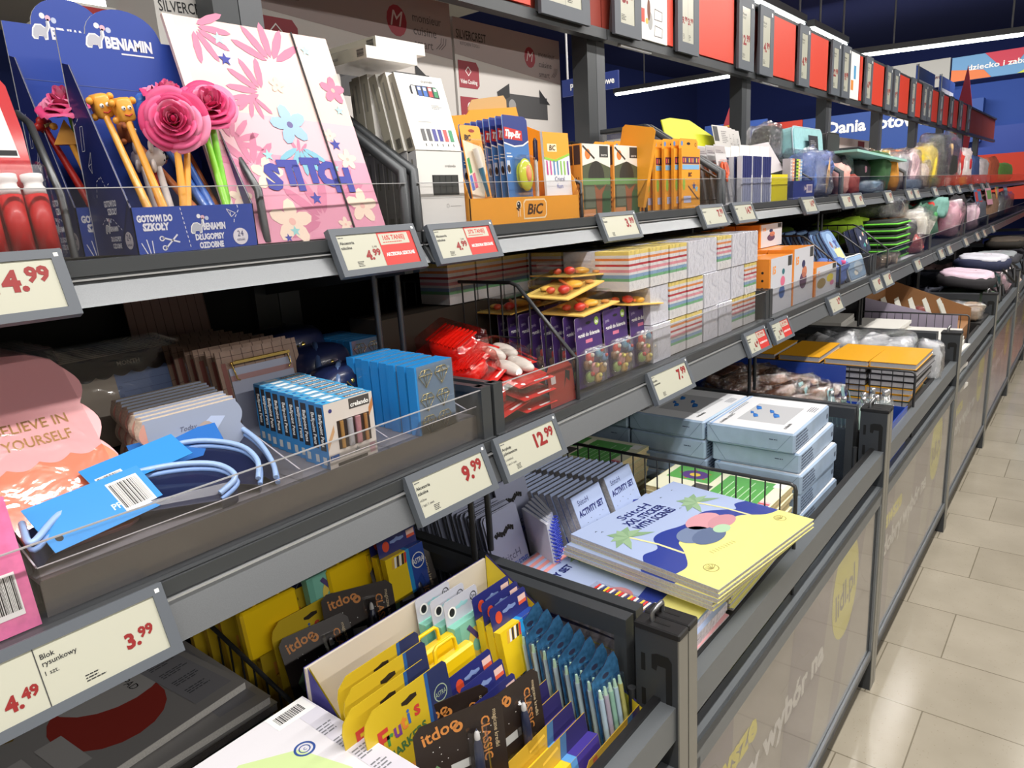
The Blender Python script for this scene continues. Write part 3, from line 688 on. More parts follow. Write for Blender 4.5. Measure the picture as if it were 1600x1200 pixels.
# ----------------------------------------------------------------- paper reams
def ream():
    t = thing('paper_ream', '', 'paper pack', (0,0,0))
    B = mat((158,180,206), 0.45, noise=0.10, nscale=14, coat=0.2); TOP = mat((226,228,232), 0.4, coat=0.2)
    b = MB(B); b.bbox((-0.222,0,0),(0,0.292,0.051),0.004)
    o = obj('wrapper', b, t)
    b = MB(TOP); b.push(FZ(0,0,0.0513)); b.rect(0.004,0.004,0.288,0.216,0,TOP); b.rect(0.0,0.206,0.292,0.212,0.0001,mat((150,180,220)))
    b.rect(0.062,0.045,0.225,0.165,0.0002,mat((178,180,184)))
    SB = mat((40,120,196)); SB2 = mat((26,92,168))
    for (x,y,s) in ((0.12,0.075,1.2),(0.105,0.125,1.0),(0.155,0.10,0.9),(0.175,0.14,1.1),(0.13,0.145,0.7)):
        b.poly([(x,y),(x+0.02*s,y+0.008*s),(x+0.006*s,y+0.016*s)],0.0003,SB); b.poly([(x+0.006*s,y+0.016*s),(x+0.02*s,y+0.008*s),(x+0.026*s,y+0.022*s)],0.0004,SB2); b.poly([(x-0.01*s,y+0.008*s),(x,y),(x+0.006*s,y+0.016*s)],0.0005,SB2)
    b.text('PAPIER KSERO', 0.015, 0.185, 0.008, 0.0003, INK, bold=0.02, rot=0, width=0.09)
    b.text('crelando', 0.03, 0.03, 0.010, 0.0003, INK, bold=0.02); scribble(b, 0.2, 0.03, 0.07, 0.003, 4, 0.0003, mat((90,95,110)), 3); scribble(b, 0.10, 0.2, 0.15, 0.003, 2, 0.0003, mat((90,95,110)), 5)
    b.pop(); obj('print', b, t)
    b = MB(INK); b.push(FX(0.0006,0,0)); scribble(b, 0.012, 0.040, 0.12, 0.0042, 5, 0, mat((60,72,100)), 8); b.rect(0.268,0.018,0.280,0.030,0,mat((80,90,110))); b.pop()
    b.push(FY(0,-0.0006,0)); scribble(b, -0.06, 0.030, 0.02, 0.003, 1, 0, mat((60,72,100)), 2)
    L = mat((118,138,164)); b.line([(-0.215,0.047),(-0.185,0.006),(-0.04,0.006),(-0.008,0.047)],0.0012,0,L); b.pop(); obj('side_print', b, t)
    return t
rm = ream(); rnd = random.Random(5); Ms = []; labs = []
for c,(x,y) in enumerate(((-0.520,1.668),(-0.748,1.665),(-0.975,1.668))):
    for i in range(8):
        top = (i == 7)
        dx = 0 if top else rnd.uniform(0.004,0.026)*(1 if c == 0 else 0.3)
        Ms.append(Matrix.Translation((x+dx, y+rnd.uniform(-0.004,0.004)+(0 if top or c else 0.008), 0.572+0.0525*i)) @ Matrix.Rotation(R(rnd.uniform(-1,1)),4,'Z'))
        cn = ('right column','middle column','dark rear column')[c]
        labs.append('pale blue wrapped ream of copy paper, ' + ('topmost' if top else ORD[7-i]+' from the top') + ' of the ' + cn)
row(rm, Ms, lambda i: labs[i], 'reams of copy paper')
# ----------------------------------------------------------------- green activity books
def green_book():
    t = thing('green_paper_pad', '', 'paper pad', (0,0,0))
    G = mat((96,172,84), 0.35, coat=0.25)
    b = MB(mat((214,196,150),0.8,noise=0.15,nscale=300)); b.box((-0.30,0,0),(0,0.225,0.0105)); obj('coloured_sheets', b, t)
    b = MB(G); b.box((-0.302,-0.001,0.0105),(0.001,0.226,0.0118), mat((206,200,150))); b.push(FZ(0,0,0.0119)); 
    b.rect(0,0,0.225,0.30,0,mat((226,226,200))); b.rect(0.02,0.03,0.20,0.15,0.0001,G); b.rect(0.10,0.17,0.205,0.285,0.0001,G)
    b.disc(0.15,0.225,0.035,0.0003,mat((90,60,130))); star(b,0.15,0.225,0.045,0.0002,mat((214,90,50))); b.disc(0.15,0.225,0.014,0.0004,mat((220,190,70)))
    for q in range(6): scribble(b, 0.03+0.0*q, 0.045+q*0.016, 0.15, 0.003, 1, 0.0003, mat((206,236,200)), q)
    for q,c in enumerate(((90,170,210),(120,140,200),(210,80,100),(230,190,200))): b.rect(0.01+q*0.012,0.004,0.02+q*0.012,0.03,0.0003,mat(c))
    b.rect(0.17,0.01,0.21,0.035,0.0003,WHITE); b.rect(0.02,0.155,0.09,0.20,0.0002,mat((80,76,76)))
    b.pop(); obj('cover', b, t)
    return t
gb = green_book(); Ms = []; labs = []; rnd = random.Random(8)
for c,(x,y,zt,n) in enumerate(((-0.515,1.437,0.872,12),(-0.905,1.437,0.905,14))):
    for i in range(n):
        Ms.append(Matrix.Translation((x+rnd.uniform(-0.006,0.006), y+0.032+rnd.uniform(-0.002,0.003), zt-0.0119-(n-1-i)*0.0121)) @ Matrix.Rotation(R(rnd.uniform(-0.6,0.6)),4,'Z') @ Matrix.Diagonal((1,0.80,1,1)))
        labs.append('green covered coloured paper pad, ' + ('topmost' if i == n-1 else ORD[n-1-i]+' from the top') + ', '+('front stack behind the wire divider' if c == 0 else 'shaded rear stack'))
row(gb, Ms, lambda i: labs[i], 'green paper pads')
for (x,y,zt) in ((-0.515,1.437,0.725),(-0.905,1.437,0.733)):
    b = MB(mat((150,120,84),0.8)); b.box((-0.29,0.04,0.0),(-0.01,0.205,zt-0.565)); 
    solo('cardboard_tray', 'plain brown cardboard base under the ' + ('front' if x > -0.6 else 'rear') + ' green pads', 'tray', b, M=(x,y,0.563))
# ----------------------------------------------------------------- wire dividers
def wire_div(name, label, x0, x1, y, z0, z1, slope, n, M=None, group='wire dividers', zlow=None):
    """fence running from the back x0 to the front x1; the top slopes down over the last part"""
    t = thing(name, label, 'divider', (x0, y, z0), group)
    L = x1-x0; h = z1-z0
    b = MB(WIRE)
    if slope > 0: pts = [(0,0,0),(0,0,h-0.01),(0.01,0,h),(L-slope-0.01,0,h),(L-slope+0.008,0,h-0.006),(L,0,(zlow-z0) if zlow else 0.05),(L,0,0)]
    else: pts = [(0,0,0),(0,0,h-0.01),(0.01,0,h),(L-0.012,0,h),(L-0.003,0,h-0.004),(L,0,h-0.014),(L,0,0)]
    b.tube(pts, 0.0042, n=6); obj('frame_wire', b, t)
    b = MB(WIRE)
    for i in range(1, n):
        x = L*i/n; hh = h
        if slope > 0 and x > L-slope: hh = h+((zlow-z0 if zlow else 0.05)-h)*(x-(L-slope))/slope
        b.tube([(x,0,0),(x,0,hh)], 0.0018, n=4, caps=False)
    for q in (0.02, h*0.5): b.tube([(0,0,q),(L*(0.75 if q > 0.03 and slope > 0 else 1),0,q)], 0.0018, n=4, caps=False)
    obj('wire_bars', b, t)
    return t
wire_div('wire_divider', 'black wire divider between the sticker books and green pads', -1.30, -0.45, 1.462, 0.562, 0.948, 0, 26)
# ----------------------------------------------------------------- upright activity packs
def act_pack():
    t = thing('activity_pack', '', 'activity book', (0,0,0))
    w, h, d = 0.112, 0.190, 0.0150
    b = MB(PAGES); b.box((-d,0,0),(-0.001,w,h), mat((170,168,170),0.7,noise=0.15,nscale=200)); obj('pages', b, t)
    b = MB(LAV); b.box((-0.001,0,0),(0.0,w,h), LAV); b.push(FX(0.0001,0,0)); b.poly([(0,0),(w,0),(w,0.05),(w*0.5,0.07),(0,0.04)],0,SAND); b.poly([(0,0.04),(w*0.5,0.07),(w,0.05),(w,0.10),(w*0.7,0.11),(w*0.4,0.085),(0,0.09)],0.0001,SEA)
    b.text('StitcH', w*0.32, h*0.87, 0.012, 0.0002, NAVT, bold=0.0, align='c', width=0.040); b.text('ACTIVITY SET', w*0.5, h*0.745, 0.013, 0.0002, NAVT, bold=0.04, align='c', width=0.095)
    b.disc(w*0.3,h*0.44,0.018,0.0003,mat((84,104,150)),ry=0.022); b.disc(w*0.68,h*0.46,0.020,0.0003,CORAL,ry=0.018)
    for q in range(6): b.rect(w*(0.1+0.14*q),h*(0.62+0.03*(q%3)),w*(0.1+0.14*q)+0.003,h*(0.62+0.03*(q%3))+0.001,0.0002,INK)
    b.pop(); obj('cover', b, t)
    return t
ap = act_pack(); Ms = []; labs = []
for c,(x,y,z,n) in enumerate(((-0.755,1.300,0.768,16),(-0.755,1.165,0.768,14))):
    for i in range(n):
        Ms.append(Matrix.Translation((x-i*0.0180, y+0.001*(i%3), z+0.001*(i%2)-0.0012*i)) @ Matrix.Rotation(R(-22),4,'Y'))
        labs.append('upright blue activity pack, ' + ORD[i] + ' from the front, ' + ('right row by wire divider' if c == 0 else 'left row beside spiral pads'))
row(ap, Ms, lambda i: labs[i], 'activity set packs')
b = MB(INNER); b.box((-0.20,0,0),(0.09,0.26,0.20), mat((96,84,70),0.8)); solo('cardboard_tray', 'brown carton base under the activity packs', 'tray', b, M=(-0.85,1.162,0.566))
# flat activity sets fanned below, with a crayon case on top
def flat_set(i):
    t = thing('activity_booklet', '', 'booklet', (0,0,0))
    w, l, h = 0.205, 0.385, 0.007
    b = MB(PAGES); seg = 8
    prof = [(-l+l*k/seg, 0.0) for k in range(seg+1)]
    top = []; bot = []
    for k in range(seg+1):
        x = -l+l*k/seg; u = k/seg; lift = 0.010*max(0,u-0.55)**1.5*4
        bot.append((x, -lift)); top.append((x, h-lift*0.6+0.002*u))
    for a,mm in ((top,mat((222,214,216),0.4)),):
        pass
    vs = []; 
    for (x,z) in bot: vs += [(x,0,z),(x,w,z)]
    for (x,z) in top: vs += [(x,0,z),(x,w,z)]
    N = 2*(seg+1); fs = []
    for k in range(seg): fs += [(2*k,2*k+1,2*k+3,2*k+2),(N+2*k,N+2*k+2,N+2*k+3,N+2*k+1),(2*k,2*k+2,N+2*k+2,N+2*k),(2*k+1,N+2*k+1,N+2*k+3,2*k+3)]
    fs += [(0,N,N+1,1),(N-2,N-1,2*N-1,2*N-2)]
    b.raw(vs, fs, mat((206,200,204),0.6,noise=0.2,nscale=120)); obj('pages', b, t)
    b = MB(); C = LAV if i == 25 else (LAV, SAND, mat((226,170,176),0.4), mat((60,60,84),0.4))[i%4]
    vs2 = [(v[0],v[1],v[2]+0.0008) for v in vs[N:]]; b.raw(vs2, [(2*k,2*k+2,2*k+3,2*k+1) for k in range(seg)], C)
    return t, b
cols = [('pink edged',2),('yellow',1),('dark edged',3),('lavender',0)]
for i in range(26):
    t, b = flat_set(i)
    if i == 25:
        b.push(FZ(0,0,0.0085)); w = 0.205; l = 0.385
        for q in range(7): b.poly([(0.0,l-0.01-q*0.018),(0.205,l-q*0.018),(0.205,l-0.01-q*0.018),(0.0,l-0.018-q*0.018)],0.0001,CORAL) if q < 4 else None
        b.rect(0.0,0.0,w,0.08,0.0002,SAND); b.poly([(0,0.08),(w,0.08),(w,0.13),(w*0.5,0.12),(0,0.14)],0.0003,SEA)
        b.disc(0.09,0.155,0.035,0.0005,mat((206,140,146)),ry=0.03); b.disc(0.05,0.185,0.022,0.0006,mat((100,116,150))); palm(b,0.19,0.30,0.05,0,0.0004)
        b.text('ACTIVITY SET', 0.015, 0.285, 0.016, 0.0006, NAVT, bold=0.04, width=0.13); b.pop()
    obj('cover', b, t)
    rnd = random.Random(i)
    t.matrix_world = Matrix.Translation((-0.466+rnd.uniform(-0.010,0.004), 0.927+rnd.uniform(-0.002,0.002), 0.564+0.0110*i)) @ Matrix.Rotation(R(rnd.uniform(-1.2,1.2)),4,'Z')
    t['label'] = '%s activity booklet lying flat, %s of the pile by the post' % (cols[i%4][0] if i < 25 else 'open pink and blue', ('topmost' if i == 25 else ORD[25-i]+' from the top')); t['group'] = 'flat activity booklets'
t = thing('crayon_case', 'clear case of crayons lying on the top activity booklet', 'crayon case', Matrix.Translation((-0.660,0.955,0.8645)) @ Matrix.Rotation(R(-4),4,'Z'))
b = MB(); 
for q,c in enumerate(((236,190,40),(238,196,60),(60,90,160))): b.tube([(0.006,0.01+q*0.011,0.007),(0.16,0.01+q*0.011,0.007)],0.0045,mat(c),n=7)
obj('crayon', b, t)
b = MB(); 
for q in range(24):
    rnd = random.Random(q); b.box((0.01+q*0.0062,0.004,0.0135),(0.014+q*0.0062,0.040,0.0142), mat(((230,60,50),(240,240,240),(60,70,120),(250,220,60))[q%4]))
obj('pattern_insert', b, t)
b = MB(BLIST); b.bbox((0,0,0),(0.168,0.044,0.017),0.003); obj('clear_box', b, t)
# ----------------------------------------------------------------- hanging sticker cards standing in rows
def sticker_card():
    t = thing('sticker_card', '', 'sticker pack', (0,0,0))
    w, h = 0.105, 0.24
    C = mat((164,170,196), 0.4, coat=0.2)
    b = MB(mat((120,120,130),0.6)); 
    out = [(0.006,0),(w-0.006,0),(w,0.006),(w,h-0.006),(w-0.006,h),(0.006,h),(0,h-0.006),(0,0.006)]
    b.push(FX(-0.0035,0,0)); b.prism(out, 0, 0.0035, mat((104,106,118),0.6), C); 
    hole = [(w*0.2+0.006*k, h*0.80+0.004*math.sin(k*1.1)+k*0.0006) for k in range(11)]
    b.line(hole, 0.010, 0.0037, INNER)
    b.text('StitcH', w*0.5, h*0.56, 0.016, 0.0037, mat((100,104,130)), align='c', width=0.06)
    b.text('STICKERS WITH SCENES', w*0.5, h*0.48, 0.012, 0.0037, mat((60,84,180)), bold=0.03, align='c', width=0.098)
    b.poly([(0,0),(w,0),(w,0.06),(0,0.03)],0.0037,SAND); palm(b, w*0.8, h*0.33, 0.03, 0, 0.0038); b.disc(w*0.3,h*0.26,0.02,0.0039,CORAL,ry=0.012)
    b.pop(); obj('card', b, t)
    return t
sc = sticker_card(); Ms = []; labs = []; rnd = random.Random(9)
for c,(x,y,z,n,st) in enumerate(((-0.83,0.955,0.730,30,0.0105),(-0.90,1.066,0.745,28,0.0110),(-1.03,1.18,0.750,20,0.0125))):
    for i in range(n):
        Ms.append(Matrix.Translation((x-i*st, y+rnd.uniform(-0.003,0.003)-0.002*(i//6), z+rnd.uniform(-0.002,0.003)-0.0006*i)) @ Matrix.Rotation(R(-14+rnd.uniform(-1,1)),4,'Y') @ Matrix.Rotation(R(rnd.uniform(-1.5,1.5)),4,'Z'))
        labs.append('grey edged sticker card standing upright, %s from the front of the %s row' % (ORD[i], ('nearest','middle','farthest')[c]))
# the second row starts behind the spiral pads
row(sc, [m for m in Ms], lambda i: labs[i], 'upright sticker cards')
b = MB(mat((96,84,70),0.8)); b.box((0,0,0),(0.42,0.21,0.160)); solo('cardboard_tray', 'brown carton base under the sticker cards', 'tray', b, M=(-1.25,0.945,0.566))
# spiral pads seen edge on
for i in range(5):
    t = thing('spiral_sticker_pad', 'blue wire-bound sticker pad seen edge on, %s from the left of its bunch' % ORD[i], 'notebook', Matrix.Translation((-0.790-0.006*i, 1.070+0.012*i, 0.775)) @ Matrix.Rotation(R(68-3*i),4,'Z') @ Matrix.Rotation(R(-8),4,'Y'), 'spiral sticker pads')
    b = MB(mat((200,202,214),0.5)); b.box((-0.006,0,0),(0,0.10,0.165)); b.box((0,0,0.0),(0.0006,0.10,0.165), LAV); obj('pad', b, t)
    b = MB(mat((52,70,190),0.35))
    for q in range(17): 
        zz = 0.008+q*0.009; b.tube([(0.003+0.006*math.cos(a), -0.002+0.006*math.sin(a), zz) for a in [2*PI*k/8 for k in range(8)]], 0.0012, n=4, closed=True)
    obj('spiral', b, t)
# ================================================================= nearest bin: drawing pads, crayons and markers
def sketch_pad(i, white):
    t = thing('drawing_pad', '', 'drawing pad', (0,0,0))
    w, l, h = (0.345, 0.40, 0.0125) if not white else (0.335, 0.345, 0.0125)
    b = MB(mat((205,203,198),0.7,noise=0.08,nscale=400)); b.bbox((-l,-w,0),(0,0,h),0.001); obj('paper_block', b, t)
    b = MB()
    if not white:
        C = mat((152,150,150),0.45,coat=0.2)
        b.box((-l,-w,h),(0.001,0.001,h+0.0006), C); b.push(FZ(0,-w,h+0.0008))
        b.rect(0.0,0.0,0.05,l,0,mat((134,132,132))); b.disc(0.20,0.12,0.075,0.0001,mat((160,54,46)),ry=0.085); b.disc(0.24,0.20,0.085,0.0002,mat((182,180,180))); b.poly([(0.02,0.22),(0.10,0.18),(0.22,0.30),(0.2,0.36),(0.02,0.36)],0.0001,mat((128,106,50))); b.disc(0.10,0.25,0.06,0.0002,mat((112,84,60)))
        b.rect(0.275,0.02,w-0.01,0.34,0.0003,mat((138,138,144))); 
        for q in range(8): scribble(b, 0.285, 0.30-q*0.034, 0.045, 0.003, 3, 0.0004, mat((70,72,80)), q)
        b.text('SKETCH PAD', 0.246, 0.245, 0.013, 0.0004, INK, rot=R(-90)); b.text('A4', 0.028, 0.05, 0.022, 0.0005, INK, rot=R(90)); b.rect(0.055,0.04,0.09,0.13,0.0004,mat((182,180,180))); b.text('80', 0.085, 0.06, 0.024, 0.0005, INK, rot=R(90)); b.rect(0.105,0.045,0.14,0.13,0.0004,mat((182,180,180)))
        b.pop()
    else:
        b.box((-l,-w,h),(0.001,0.001,h+0.0006), mat((226,224,230),0.35,coat=0.3)); b.push(FZ(0,-w,h+0.0008)); W2 = w
        G1 = mat((186,220,150),0.4); G2 = mat((164,208,120),0.4); G3 = mat((204,224,160),0.4)
        b.poly([(0.05,0.13),(0.10,0.22),(0.16,0.27),(0.20,0.27),(0.22,0.22),(0.21,0.16),(0.16,0.10),(0.09,0.09)],0,G1); b.poly([(0.17,0.28),(0.21,0.30),(0.27,0.26),(0.29,0.18),(0.27,0.10),(0.20,0.12),(0.18,0.2)],0.0001,G3); b.disc(0.185,0.24,0.035,0.0002,G2)
        b.poly([(0.0,0.03),(0.12,0.05),(0.14,0.0),(0,0)],0.0001,G2)
        BL = mat((50,80,150)); b.ring(0.275,0.255,0.0105,0.0135,0.0003,BL); b.ring(0.275,0.255,0.006,0.0075,0.0003,BL); b.text('c',0.275,0.252,0.007,0.0003,BL,align='c')
        b.rect(0.275,0.31,0.333,0.344,0.0001,WHITE); barcode(b, 0.282, 0.318, 0.040, 0.018, 0.0002, 4, False)
        b.poly([(0.300,0.0),(0.335,0.0),(0.335,0.31),(0.306,0.31)],0.0001,mat((208,206,218)))
        for q in range(7): scribble(b, 0.305, 0.27-q*0.036, 0.024, 0.003, 4, 0.0003, mat((120,122,130)), q)
        b.pop()
    obj('cover', b, t)
    return t
pw = sketch_pad(0, True); rnd = random.Random(11); Ms = []
for i in range(24): Ms.append(Matrix.Translation((-0.462+(0.0 if i == 23 else rnd.uniform(-0.006,0.004)), 0.470+(0 if i == 23 else rnd.uniform(-0.006,0.0)), 0.892-0.0145*(23-i))) @ Matrix.Rotation(R(rnd.uniform(-0.5,0.5)+(0 if i < 23 else 0.8)),4,'Z'))
row(pw, Ms, lambda i: 'white drawing pad with green leaf cover, %s of the front stack' % ('topmost' if i == 23 else ORD[23-i]+' from the top'), 'white drawing pads')
pd = sketch_pad(0, False); Ms = []
for i in range(22):
    u = 21-i
    Ms.append(Matrix.Translation((-0.905-0.003*(i%3)+(0.012 if i > 18 else 0.03)-(0.05 if i == 21 else 0), 0.474-(0.018 if i == 21 else 0)+rnd.uniform(-0.008,0.004), 0.866-0.0145*u)) @ Matrix.Rotation(R((5 if i == 21 else 1)+rnd.uniform(-0.8,0.8)),4,'Z'))
row(pd, Ms, lambda i: 'grey sketch pad with dark red print, %s of the shaded stack' % ('topmost' if i == 21 else ORD[21-i]+' from the top'), 'sketch pads in the shade')
wire_div('wire_divider', 'black wire divider between the drawing pads and the crayons', -1.32, -0.81, 0.492, 0.562, 0.905, 0.30, 15, zlow=0.83)
# open display carton
t = thing('display_carton', 'open cardboard display carton with cream inside full of crayons', 'carton', (-0.80, 0.475, 0.565)); carton_t = t
CRM = mat((214,204,188),0.7); PUR = mat((70,66,140),0.5); YL = mat((226,200,50),0.5)
b = MB(CRM); b.box((-0.004,0,0),(0,0.382,0.382),CRM); b.box((-0.006,0,0),(-0.004,0.382,0.382),PUR); obj('back_flap', b, t)
b = MB(YL); b.push(FY(0,0.383,0)); b.poly([(0,0),(0.335,0),(0.335,0.20),(0.26,0.235),(0.0,0.388)],0,YL); b.pop(); b.push(FY(0,0.3855,0)); b.poly([(0.335,0),(0,0),(0,0.388),(0.26,0.235),(0.335,0.20)],0,PUR); b.line([(0,0.388),(0.26,0.235),(0.335,0.20)],0.004,0.0002,PUR); b.pop(); obj('side_flap', b, t)
b = MB(YL); b.push(FY(0,0.003,0)); b.poly([(0,0),(0.335,0),(0.335,0.18),(0.20,0.20),(0.0,0.382)],0,PUR); b.pop(); b.push(FY(0,0.0055,0)); b.poly([(0,0),(0.335,0),(0.335,0.18),(0.20,0.20),(0.0,0.382)],0,YL); b.pop(); obj('side_flap', b, t)
b = MB(YL); b.box((0.333,0,0),(0.337,0.386,0.12)); b.box((0,0,0),(0.333,0.386,0.004),CRM); obj('front_wall', b, t)
# a small boxed pack with a hang tab card behind it
def hang_box(name, cat, w, hb, d, hc, body, card, deco=None, top=None, cut=0.004, band=None):
    t = thing(name, '', cat, (0,0,0))
    b = MB(body); b.box((-d,0,0),(0,w,hb), body)
    if band:   # colour bands across the width also over the top face
        for (a,c,m) in band:
            b.rect(0,0,0,0,0,m) if False else None
            b.raw([(-d,w*a,hb+0.0002),(0,w*a,hb+0.0002),(0,w*c,hb+0.0002),(-d,w*c,hb+0.0002)],[(0,1,2,3)],m)
            b.raw([(0.0002,w*a,0),(0.0002,w*c-0.0,0),(0.0002,w*c,hb),(0.0002,w*a,hb)],[(0,1,2,3)],m)
    if deco:
        b.push(FX(0.0004,0,0)); deco(b); b.pop()
    obj('box', b, t)
    b = MB(card); H = hb+hc; pts = [(0,hb*0.9),(w,hb*0.9),(w,H-cut),(w-cut,H),(cut,H),(0,H-cut)]
    b.push(FX(-d-0.0012,0,0)); b.prism(pts,0,0.001,card); 
    zz = hb+hc*0.55
    b.poly([(w*0.32,zz-0.002),(w*0.42,zz-0.004),(w*0.5,zz-0.002),(w*0.58,zz-0.004),(w*0.68,zz-0.002),(w*0.68,zz+0.002),(w*0.56,zz+0.003),(w*0.5,zz+0.006),(w*0.44,zz+0.003),(w*0.32,zz+0.002)],0.0012,mat((150,200,206)) if card != DARKB else mat((120,140,190)))
    if top: top(b, hb, hc, w)
    b.pop(); obj('hang_card', b, t)
    return t
DARKB = mat((40,44,112),0.4,coat=0.2); YEL = mat((242,208,32),0.35,coat=0.2); CYB = mat((40,150,215),0.35,coat=0.2); ASB = mat((36,72,160),0.35,coat=0.2)
def astra_deco(b):
    w = 0.092
    b.rect(w*0.52,0,w*0.62,0.085,0,CYB); b.rect(w*0.62,0,w,0.085,0,ASB); b.rect(0,0,w*0.52,0.085,0,YEL)
    b.ring(w*0.81,0.055,0.0135,0.0155,0.0002,WHITE,n=20); b.text('ASTRA',w*0.81,0.050,0.010,0.0003,WHITE,bold=0.02,align='c',width=0.028)
    for q,c in enumerate(((230,180,60),(240,240,236),(70,60,60),(240,240,236),(40,40,44),(210,60,50))): b.poly([(0.012+q*0.006,0.062),(0.017+q*0.006,0.062),(0.020+q*0.006,0.082),(0.015+q*0.006,0.082)],0.0002,mat(c))
def astra_top(b, hb, hc, w):
    b.disc(w*0.2,hb+hc*0.45,0.008,0.0013,mat((206,70,40)),ry=0.010); b.rect(w*0.76,hb+hc*0.35,w*0.97,hb+hc*0.75,0.0013,mat((226,190,180))); b.rect(w*0.76,hb+hc*0.35,w*0.97,hb+hc*0.5,0.0014,mat((220,90,60)))
astra = hang_box('crayon_box', 'crayon box', 0.092, 0.085, 0.014, 0.038, YEL, DARKB, astra_deco, astra_top, band=((0.52,0.62,CYB),(0.62,1.0,ASB),(0,0.52,YEL)))
Ms = []; labs = []
for i,(x,y,z,r) in enumerate(((-0.698,0.742,0.826,-8),(-0.680,0.744,0.821,-8),(-0.661,0.745,0.816,-10))): Ms.append(T(x,y,z,0,0,R(r))); labs.append('dark blue and yellow crayon box with hang tab, %s of three beside the mint boxes' % ORD[i])
for i,(x,y,z) in enumerate(((-0.622,0.615,0.785),(-0.596,0.612,0.780),(-0.568,0.606,0.770))): Ms.append(T(x,y,z,0,0,R(-14))); labs.append('blue and yellow crayon box leaning back, %s of three in the carton middle' % ORD[i])
for i in range(5): Ms.append(T(-0.93-0.024*i,0.745,0.868-0.002*i,0,0,R(-8))); labs.append('shaded blue crayon box behind the carton, %s from the front' % ORD[i])
row(astra, Ms, lambda i: labs[i], 'blue crayon boxes')
MINT = mat((128,196,176),0.4,coat=0.2); LGR = mat((190,192,204),0.4)
def mint_deco(b):
    b.rect(0,0,0.012,0.09,0,mat((108,176,156))); b.disc(0.044,0.05,0.018,0.0001,mat((232,206,90)),ry=0.026); b.disc(0.046,0.045,0.012,0.0002,MINT)
    b.poly([(0.026,0.080),(0.033,0.084),(0.052,0.058),(0.045,0.053)],0.0003,mat((80,64,120))); b.poly([(0.052,0.058),(0.045,0.053),(0.053,0.047)],0.0003,mat((232,150,90)))
    b.text('pastele', 0.009, 0.012, 0.006, 0.0003, mat((210,232,220)), rot=R(90))
def mint_top(b, hb, hc, w): b.disc(w*0.2,hb+hc*0.45,0.0095,0.0013,WHITE); b.disc(w*0.2,hb+hc*0.45,0.006,0.0014,INK,ry=0.007); b.ring(w*0.86,hb+hc*0.6,0.006,0.0075,0.0013,INK); b.text('3+',w*0.86,hb+hc*0.52,0.006,0.0013,INK,align='c')
mint = hang_box('crayon_box', 'crayon box', 0.078, 0.092, 0.016, 0.040, MINT, LGR, mint_deco, mint_top)
row(mint, [T(-0.768,0.680,0.822,0,0,R(-5)), T(-0.742,0.690,0.822,0,0,R(-6)), T(-0.720,0.698,0.822,0,0,R(-6)), T(-0.99,0.62,0.862,0,0,R(-8)), T(-1.06,0.78,0.885,0,0,R(-8)), T(-1.035,0.80,0.885,0,0,R(-8))],
    lambda i: ('mint green crayon box with grey hang tab, %s of three in the carton' % ORD[i]) if i < 3 else ('grey tabbed crayon box in deep shade behind the carton, %s from the left' % ORD[i-3]), 'mint crayon boxes')
# yellow boxes with plastic handles
def handle_box():
    t = thing('crayon_case', '', 'crayon case', (0,0,0)); Y = mat((244,204,20),0.3,coat=0.4); w = 0.105
    b = MB(Y); b.bbox((-0.02,0,0),(0,w,0.085),0.004); b.rect(0,0,0,0,0,Y) if False else None; obj('case', b, t)
    b = MB(Y); b.tube([(-0.01,0.030,0.083),(-0.01,0.032,0.104),(-0.01,0.037,0.108),(-0.01,0.068,0.108),(-0.01,0.073,0.104),(-0.01,0.075,0.083)],0.0032,n=6); obj('handle', b, t)
    return t
hb_ = handle_box(); row(hb_, [T(-0.722,0.600,0.822,0,0,R(-6)), T(-0.680,0.598,0.822,0,0,R(-8)), T(-1.00,0.50,0.862,0,0,R(-8)), T(-0.985,0.66,0.870,0,0,R(-8))], lambda i: ('bright yellow crayon case with handle, %s one in the carton' % ('rear','front')[i]) if i < 2 else 'yellow crayon case with handle in shade, %s one behind the carton' % ('left','right')[i-2], 'yellow crayon cases')
# flat yellow finger-paint cards
def fruit_card():
    t = thing('marker_card', '', 'marker pack', (0,0,0)); w, h = 0.150, 0.20
    Yc = mat((206,176,40),0.4,coat=0.25); D = mat((44,52,92),0.4)
    r = 0.012; pts = [(r,0),(w-0.004,0),(w,0.004),(w,h-0.006),(w-0.006,h),(r*1.6,h),(0.004,h-r),(0,h-r*2),(0,r)]
    b = MB(Yc); b.push(FX(-0.0015,0,0)); b.prism(pts,0,0.0015,Yc); b.prism([(0.0,0.02),(w,0.02),(w,0.11),(0,0.11)],-0.012,0,mat((210,170,50),0.5))
    b.poly([(w*0.68,0),(w,0),(w,h-0.006),(w-0.006,h),(w*0.76,h)],0.0016,D); b.poly([(w*0.64,0),(w*0.68,0),(w*0.76,h),(w*0.72,h)],0.0017,mat((40,90,150)))
    b.ring(w*0.87,h*0.80,0.011,0.0125,0.0018,mat((160,176,150))); b.text('ASTRA',w*0.87,h*0.78,0.007,0.0018,mat((160,176,150)),align='c',width=0.020)
    b.poly([(w*0.42,h*0.90),(w*0.48,h*0.885),(w*0.60,h*0.90),(w*0.60,h*0.925),(w*0.53,h*0.935),(w*0.48,h*0.925),(w*0.42,h*0.92)],0.0018,mat((44,34,20)))
    rnd = random.Random(2); cols = ((196,60,50),(70,140,70),(120,60,130),(220,130,50),(60,100,170))
    for q,ch in enumerate('Frutis'): b.text(ch, 0.018+q*0.0125, h*0.70+q*0.003, 0.020 if q else 0.028, 0.0019, mat(cols[q%5]), bold=0.03)
    b.text('MARKERS', 0.028, h*0.60, 0.012, 0.0019, mat((70,110,60)), bold=0.03, rot=R(8), width=0.07)
    b.rect(0.02,0.02,0.09,0.10,0.0018,mat((216,150,60)))
    b.pop(); obj('card', b, t); return t
